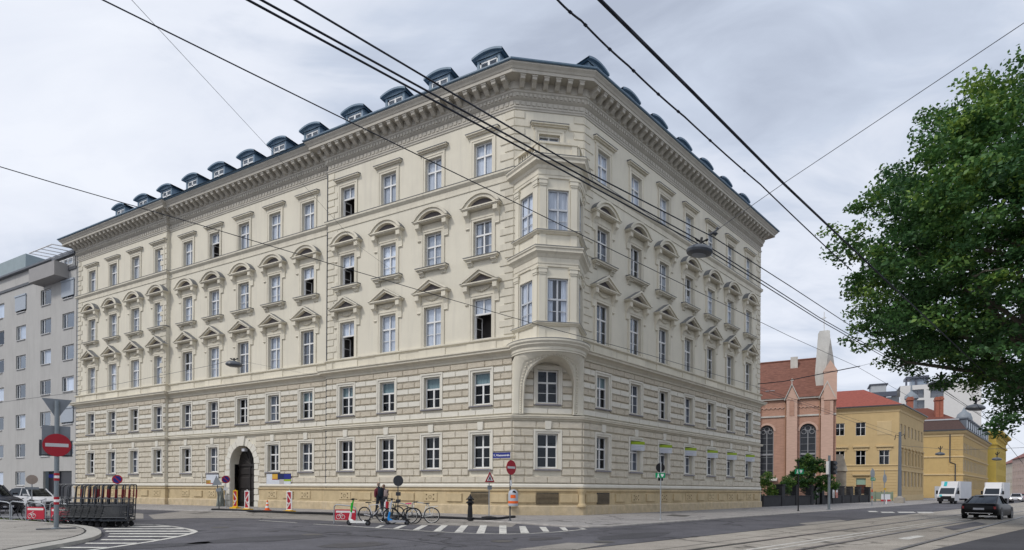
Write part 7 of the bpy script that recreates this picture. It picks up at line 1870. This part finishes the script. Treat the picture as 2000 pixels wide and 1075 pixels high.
wire('overhead_cable', [prior(A5, (1082, -8)), prior(A5, (1135, 40)), prior(A5, (1227, 128)), prior(A5, (1337, 228)), A5, prior(A5, (1663, 528))], .013, 'twisted overhead cable with clips in front of the sky, left of the thickest wire', knots=(.12, .22, .32, .42, .5, .58, .66, .75), sag=.015)
A6 = (1532, 360, 7.6)
wire('overhead_cable', [prior(A6, (1164, -8)), prior(A6, (1348, 175)), A6, prior(A6, (1642, 464)), prior(A6, (1735, 552)), prior(A6, (1960, 762))], .020, 'thickest overhead cable running from top centre into the tree')
wire('span_wire', [(-12, 322, 16), (115, 360, 17), (400, 442, 20), (860, 579, 24), (1042, 632, 27), (1260, 691, 33), (1478, 755, 44), (1757, 848, 80)], .016, 'sagging wire across the building from the left edge to the tram pole', m=wire_m)
wire('span_wire', [(250, -8, 14), (515, 278, 22), (590, 358, 25), (700, 480, 31), (790, 545, 37)], .008, 'thin grey wire coming down from the top left to the front', thin_m)
wire('span_wire', [(2010, 38, 9), (1532, 357, 12.5), (1396, 452, 13.6)], .008, 'thin grey wire rising to the upper right corner from the insulator', thin_m)
wire('span_wire', [(-8, 787, 26), (150, 766, 26.5), (420, 712, 27.5), (455, 702, 27.8)], .010, 'thin wire holding the small lamp from the left', thin_m)
wire('span_wire', [(455, 702, 27.8), (640, 738, 31), (700, 748, 33)], .006, 'faint thin wire leaving the small lamp to the right', thin_m)
wire('bracket_wire', [(1480, 750, 52), (1530, 745, 50), (1600, 731, 47), (1680, 715, 44)], .045, 'thick bracket cable reaching out from the corner of the building', wire_m)
wire('span_wire', [(1680, 715, 44), (1740, 699, 42), (1860, 660, 38)], .014, 'thin wire continuing from the bracket cable to the tree', thin_m)
wire('span_wire', [(1757, 870, 80), (1870, 879, 74), (2005, 874, 66)], .03, 'horizontal span wire from the tram pole across the street', thin_m)
wire('span_wire', [(1480, 760, 53), (1600, 800, 60), (1757, 856, 80)], .022, 'thin wire from the building corner down to the tram pole', thin_m)
wire('span_wire', [(1868, 735, 40), (1930, 820, 44), (1998, 905, 50)], .022, 'dark wire dropping from the tree towards the right edge', wire_m)
def hung_lamp(px, py, Y, d, label, tilt=0.0, arm=.28):
    p = aty(px, py, Y); t = thing('hanging_street_lamp', label, 'street lamp', p, 0, 'lamps hung over the street'); t.rotation_euler = (R_(4), tilt, 0)
    r = d / 2
    mb = MB(); mb.lathe([(r * .55, -r * .30), (r * .92, -r * .16), (r, 0), (r * .93, r * .16), (r * .66, r * .34), (r * .30, r * .44), (r * .16, r * .50), (0, r * .52)], n=24); mb.build('lamp_housing', mat('lamp_housing_grey', (.075, .085, .10), .4, .1, 4, spec=.5), t, smooth=40)
    mb = MB(); mb.lathe([(0, -r * .33), (r * .54, -r * .305)], n=20); mb.build('diffuser', mat('lamp_diffuser', (.22, .25, .30), .3, .05, 4), t, smooth=40)
    mb = MB(); mb.tube([(0, 0, r * .45), (0, 0, r * .45 + arm)], r * .10, 6); mb.tube([(-r * .5, 0, r * .45 + arm * .8), (0, 0, r * .5 + arm * .3), (r * .5, 0, r * .45 + arm * .9)], r * .07, 6); mb.add(*ico(r * .4, 0, r * .5 + arm * .7, r * .13)); mb.add(*ico(-r * .3, 0, r * .5 + arm * .5, r * .12)); mb.build('suspension', black, t)
    return t
hung_lamp(1366, 491, 13.0, .60, 'big grey disc street lamp hung on the pair of wires before the right hand front', R_(8), .18)
hung_lamp(457, 712, 27.8, .78, 'small grey street lamp hung in front of the left hand front', R_(3), .14)
for px, py, Y, d, lab in ((1836, 752, 34, 1.25, 'dark street lamp half hidden by the lower leaves of the plane tree'), (1905, 797, 46, 1.35, 'dark street lamp below the leaves, above the dormers of the ochre house'), (1948, 830, 58, 1.35, 'dark street lamp hanging lowest in the row against the sky')): hung_lamp(px, py, Y, d, lab, R_(2), .5)
for k, (px, py, Y, d, lab) in enumerate(((1836, 887, 80, 1.2, 'street lamp on a bent arm in front of the ochre house wall'), (1947, 897, 90, 1.3, 'small street lamp hanging low over the far street'))): hung_lamp(px, py, Y, d, lab, 0, .9)
t = thing('insulator', 'grey insulator clamp on the overhead wire above the big lamp', 'insulator', aty(1397, 456, 13.6)); mb = MB(); mb.tube([(-.12, 0, -.02), (0, 0, .05), (.06, 0, .12)], .03, 6); mb.add(*ico(0, 0, .0, .07)); mb.add(*ico(.05, 0, .12, .05)); mb.build('clamp', dk_metal, t)
# ================================================================ trees
leaf_m = D.materials.new('leaf_green'); leaf_m.use_nodes = True; N, L = nt(leaf_m); b_ = N['Principled BSDF']
at = N.new('ShaderNodeAttribute'); at.attribute_name = 'tone'; at.attribute_type = 'GEOMETRY'
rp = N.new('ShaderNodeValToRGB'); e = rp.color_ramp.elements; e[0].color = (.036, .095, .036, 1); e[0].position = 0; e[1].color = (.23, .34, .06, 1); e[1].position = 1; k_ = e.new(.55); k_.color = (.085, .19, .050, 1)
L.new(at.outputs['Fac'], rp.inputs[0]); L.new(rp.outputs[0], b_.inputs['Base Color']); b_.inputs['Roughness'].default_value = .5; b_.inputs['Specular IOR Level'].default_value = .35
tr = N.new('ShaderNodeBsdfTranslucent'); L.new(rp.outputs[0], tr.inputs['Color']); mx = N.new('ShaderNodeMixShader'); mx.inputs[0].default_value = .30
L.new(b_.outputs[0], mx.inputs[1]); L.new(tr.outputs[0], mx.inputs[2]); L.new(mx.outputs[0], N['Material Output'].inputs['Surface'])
bark = mat('plane_bark', (.13, .115, .09), .9, .25, 3, .4, 6)
def foliage(name, clumps, per, size, parent, seed=1, flat=.5, mtl=None):
    """clumps: (x, y, z, radius, tone); every leaf is a small folded blade of its own"""
    rs = np.random.RandomState(seed); C = np.array(clumps, dtype=np.float64); nC = len(C); n_ = nC * per
    idx = np.repeat(np.arange(nC), per); d = rs.normal(size=(n_, 3)); d /= np.linalg.norm(d, axis=1)[:, None]; rad = rs.uniform(0, 1, n_) ** .5
    pos = C[idx, :3] + d * (rad * C[idx, 3])[:, None] * np.array([1, 1, flat])
    nr = rs.normal(size=(n_, 3)) * .75 + np.array([0, 0, .85]); nr /= np.linalg.norm(nr, axis=1)[:, None]
    a = rs.normal(size=(n_, 3)); u = np.cross(nr, a); u /= np.linalg.norm(u, axis=1)[:, None]; v = np.cross(nr, u)
    s = size * rs.uniform(.65, 1.35, n_)[:, None]
    p0 = pos - u * s; p1 = pos - v * s * .62 + nr * s * .16; p2 = pos + u * s; p3 = pos + v * s * .62 + nr * s * .16
    V = np.stack([p0, p1, p2, p3], 1).reshape(-1, 3); me = D.meshes.new(name)
    me.vertices.add(n_ * 4); me.vertices.foreach_set('co', V.ravel()); me.loops.add(n_ * 6); me.polygons.add(n_ * 2)
    q = np.arange(n_)[:, None] * 4; li = np.concatenate([q + 0, q + 1, q + 2, q + 0, q + 2, q + 3], 1).ravel()
    me.loops.foreach_set('vertex_index', li.astype(np.int32)); me.polygons.foreach_set('loop_start', np.arange(0, n_ * 6, 3, dtype=np.int32)); me.update(calc_edges=True)
    tone = np.clip(C[idx, 4] + rs.normal(0, .16, n_), 0, 1); at_ = me.attributes.new('tone', 'FLOAT', 'FACE'); at_.data.foreach_set('value', np.repeat(tone, 2).astype(np.float32))
    me.materials.append(mtl or leaf_m); o = D.objects.new(name, me); COL.objects.link(o); adopt(o, parent); return o
def limb(mb, a, b, r0, r1, rg, w=.25):
    a, b = Vector(a), Vector(b); k = 6; pts = []
    for i in range(k + 1):
        f = i / k; p = a.lerp(b, f)
        if 0 < i < k: p += Vector((rg.gauss(0, w), rg.gauss(0, w), rg.gauss(0, w * .5))) * (b - a).length * .08
        pts.append(p)
    mb.tube(pts, [r0 + (r1 - r0) * i / k for i in range(k + 1)], 8); return pts
# the plane tree that overhangs the street on the right; its trunk stands outside the picture
tb = Vector((26.2, 25.0, 0)); pt = thing('plane_tree', 'large leafy green plane tree overhanging the street on the right', 'tree', tb)
rg = random.Random(21); mb = MB(); limb(mb, (0, 0, -.1), (-.3, .1, 5.6), .50, .38, rg)
cl = []; limbs = []
cen, rad = Vector((-1.7, .2, 11.8)), Vector((8.5, 8.2, 9.0))
for k in range(18):
    a = math.pi * rg.uniform(.5, 1.5) if k < 13 else rg.uniform(0, 6.28); el = rg.uniform(.0, 1.3)
    s0 = Vector((-.3, .1, rg.uniform(4.6, 5.6))); e0_ = cen + Vector((math.cos(a) * math.cos(el) * rad.x, math.sin(a) * math.cos(el) * rad.y, (math.sin(el) * 1.3 - .45) * rad.z)) * .8
    limbs.append(limb(mb, s0, e0_, .20, .04, rg, .5))
    for j in range(3):
        p = limbs[-1][rg.randint(3, 6)]; q_ = p + Vector((rg.gauss(0, 1.4), rg.gauss(0, 1.4), rg.gauss(.1, .8))); limb(mb, p, q_, .05, .012, rg, .5)
mb.build('trunk', bark, pt, smooth=50)
while len(cl) < 2250:
    d = Vector((rg.gauss(0, 1), rg.gauss(0, 1), rg.gauss(0, 1))).normalized(); f = rg.uniform(.22, 1.0) ** .40
    w_ = 1 + .035 * math.sin(d.x * 7 + d.z * 5) + .035 * math.sin(d.y * 9 - d.z * 8 + 1) + .035 * math.sin(d.z * 17 + d.x * 11) + .025 * math.sin(d.z * 31 - d.y * 23)
    p = cen + Vector((d.x * rad.x, d.y * rad.y, d.z * rad.z)) * f * w_
    low = 8.9 - .36 * (p.x + 10.2) + .20 * p.y + .6 * math.sin(p.x * 1.3 + p.y)
    if p.z < max(3.7, low): continue
    if p.z < low + 2.6 and rg.random() < .30: continue
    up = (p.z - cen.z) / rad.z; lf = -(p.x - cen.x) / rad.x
    cl.append((p.x, p.y, p.z, rg.uniform(.5, 1.05), min(1, max(0, .40 + .22 * math.sin(p.x * .9 + p.z * .7) * math.sin(p.z * .8 + p.y) + rg.gauss(0, .15) + .12 * up))))  # leaf tone rises towards the crown top: light from above put into the colour
for q_ in ((-4.6, -1.0, 5.0, 1.0), (-5.1, -1.2, 4.6, .8), (-4.1, -.8, 4.4, .8), (-4.4, -.6, 5.8, 1.0), (-3.6, -.9, 4.9, .9)): cl += [(q_[0] + rg.gauss(0, .35), q_[1] + rg.gauss(0, .5), q_[2] + rg.gauss(0, .3), q_[3] * .7, .3) for _ in range(2)]
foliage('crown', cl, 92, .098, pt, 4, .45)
# yard tree and shrubs before the church
def bush(base, label, cat, name, spheres, n_c, per, size, seed, trunk_h=1.6, bright=.0):
    t = thing(name, label, cat, base); rg = random.Random(seed); cl = []
    mb = MB(); limb(mb, (0, 0, -.05), (0, 0, trunk_h), .11, .06, rg)
    for (x, y, z, r) in spheres: limb(mb, (0, 0, trunk_h * .8), (x, y, z), .05, .015, rg)
    mb.build('trunk', bark, t, smooth=50)
    for i in range(n_c):
        x, y, z, r = rg.choice(spheres); d = Vector((rg.gauss(0, 1), rg.gauss(0, 1), rg.gauss(0, 1))).normalized() * r * rg.uniform(.4, 1) ** .5
        cl.append((x + d.x, y + d.y, max(.4, z + d.z), rg.uniform(.25, .55), min(1, max(0, .5 + bright + rg.gauss(0, .2)))))
    foliage('crown', cl, per, size, t, seed, .6); return t
b = aty(1580, 990, 66); b.z = 0
bush(b, 'bushy green tree in the churchyard in front of the arched church window', 'tree', 'yard_tree', [(0, 0, 3.6, 1.7), (-1.5, -.3, 2.9, 1.2), (1.5, .2, 3.3, 1.3), (-.4, 0, 4.9, 1.0), (2.2, 0, 2.4, 1.0), (.6, -.5, 4.6, .9), (-2.6, 0, 2.2, .8), (.5, -.4, 2.2, 1.4)], 210, 46, .13, 9)
b = aty(1500, 990, 59); b.z = 0
bush(b, 'bright green shrub squeezed between the palace and the churchyard wall', 'shrub', 'yard_shrub', [(0, 0, 1.7, .9), (-.2, 0, 2.9, .7), (.6, 0, 1.4, .6)], 80, 40, .10, 12, 1.2, .22)
b = aty(1528, 990, 61); b.z = 0
bush(b, 'small loose shrub behind the first pillar of the yard wall', 'shrub', 'yard_shrub', [(0, 0, 2.0, .8), (.6, 0, 2.6, .6), (-.5, 0, 1.5, .5)], 45, 36, .10, 15, 1.2, .1)
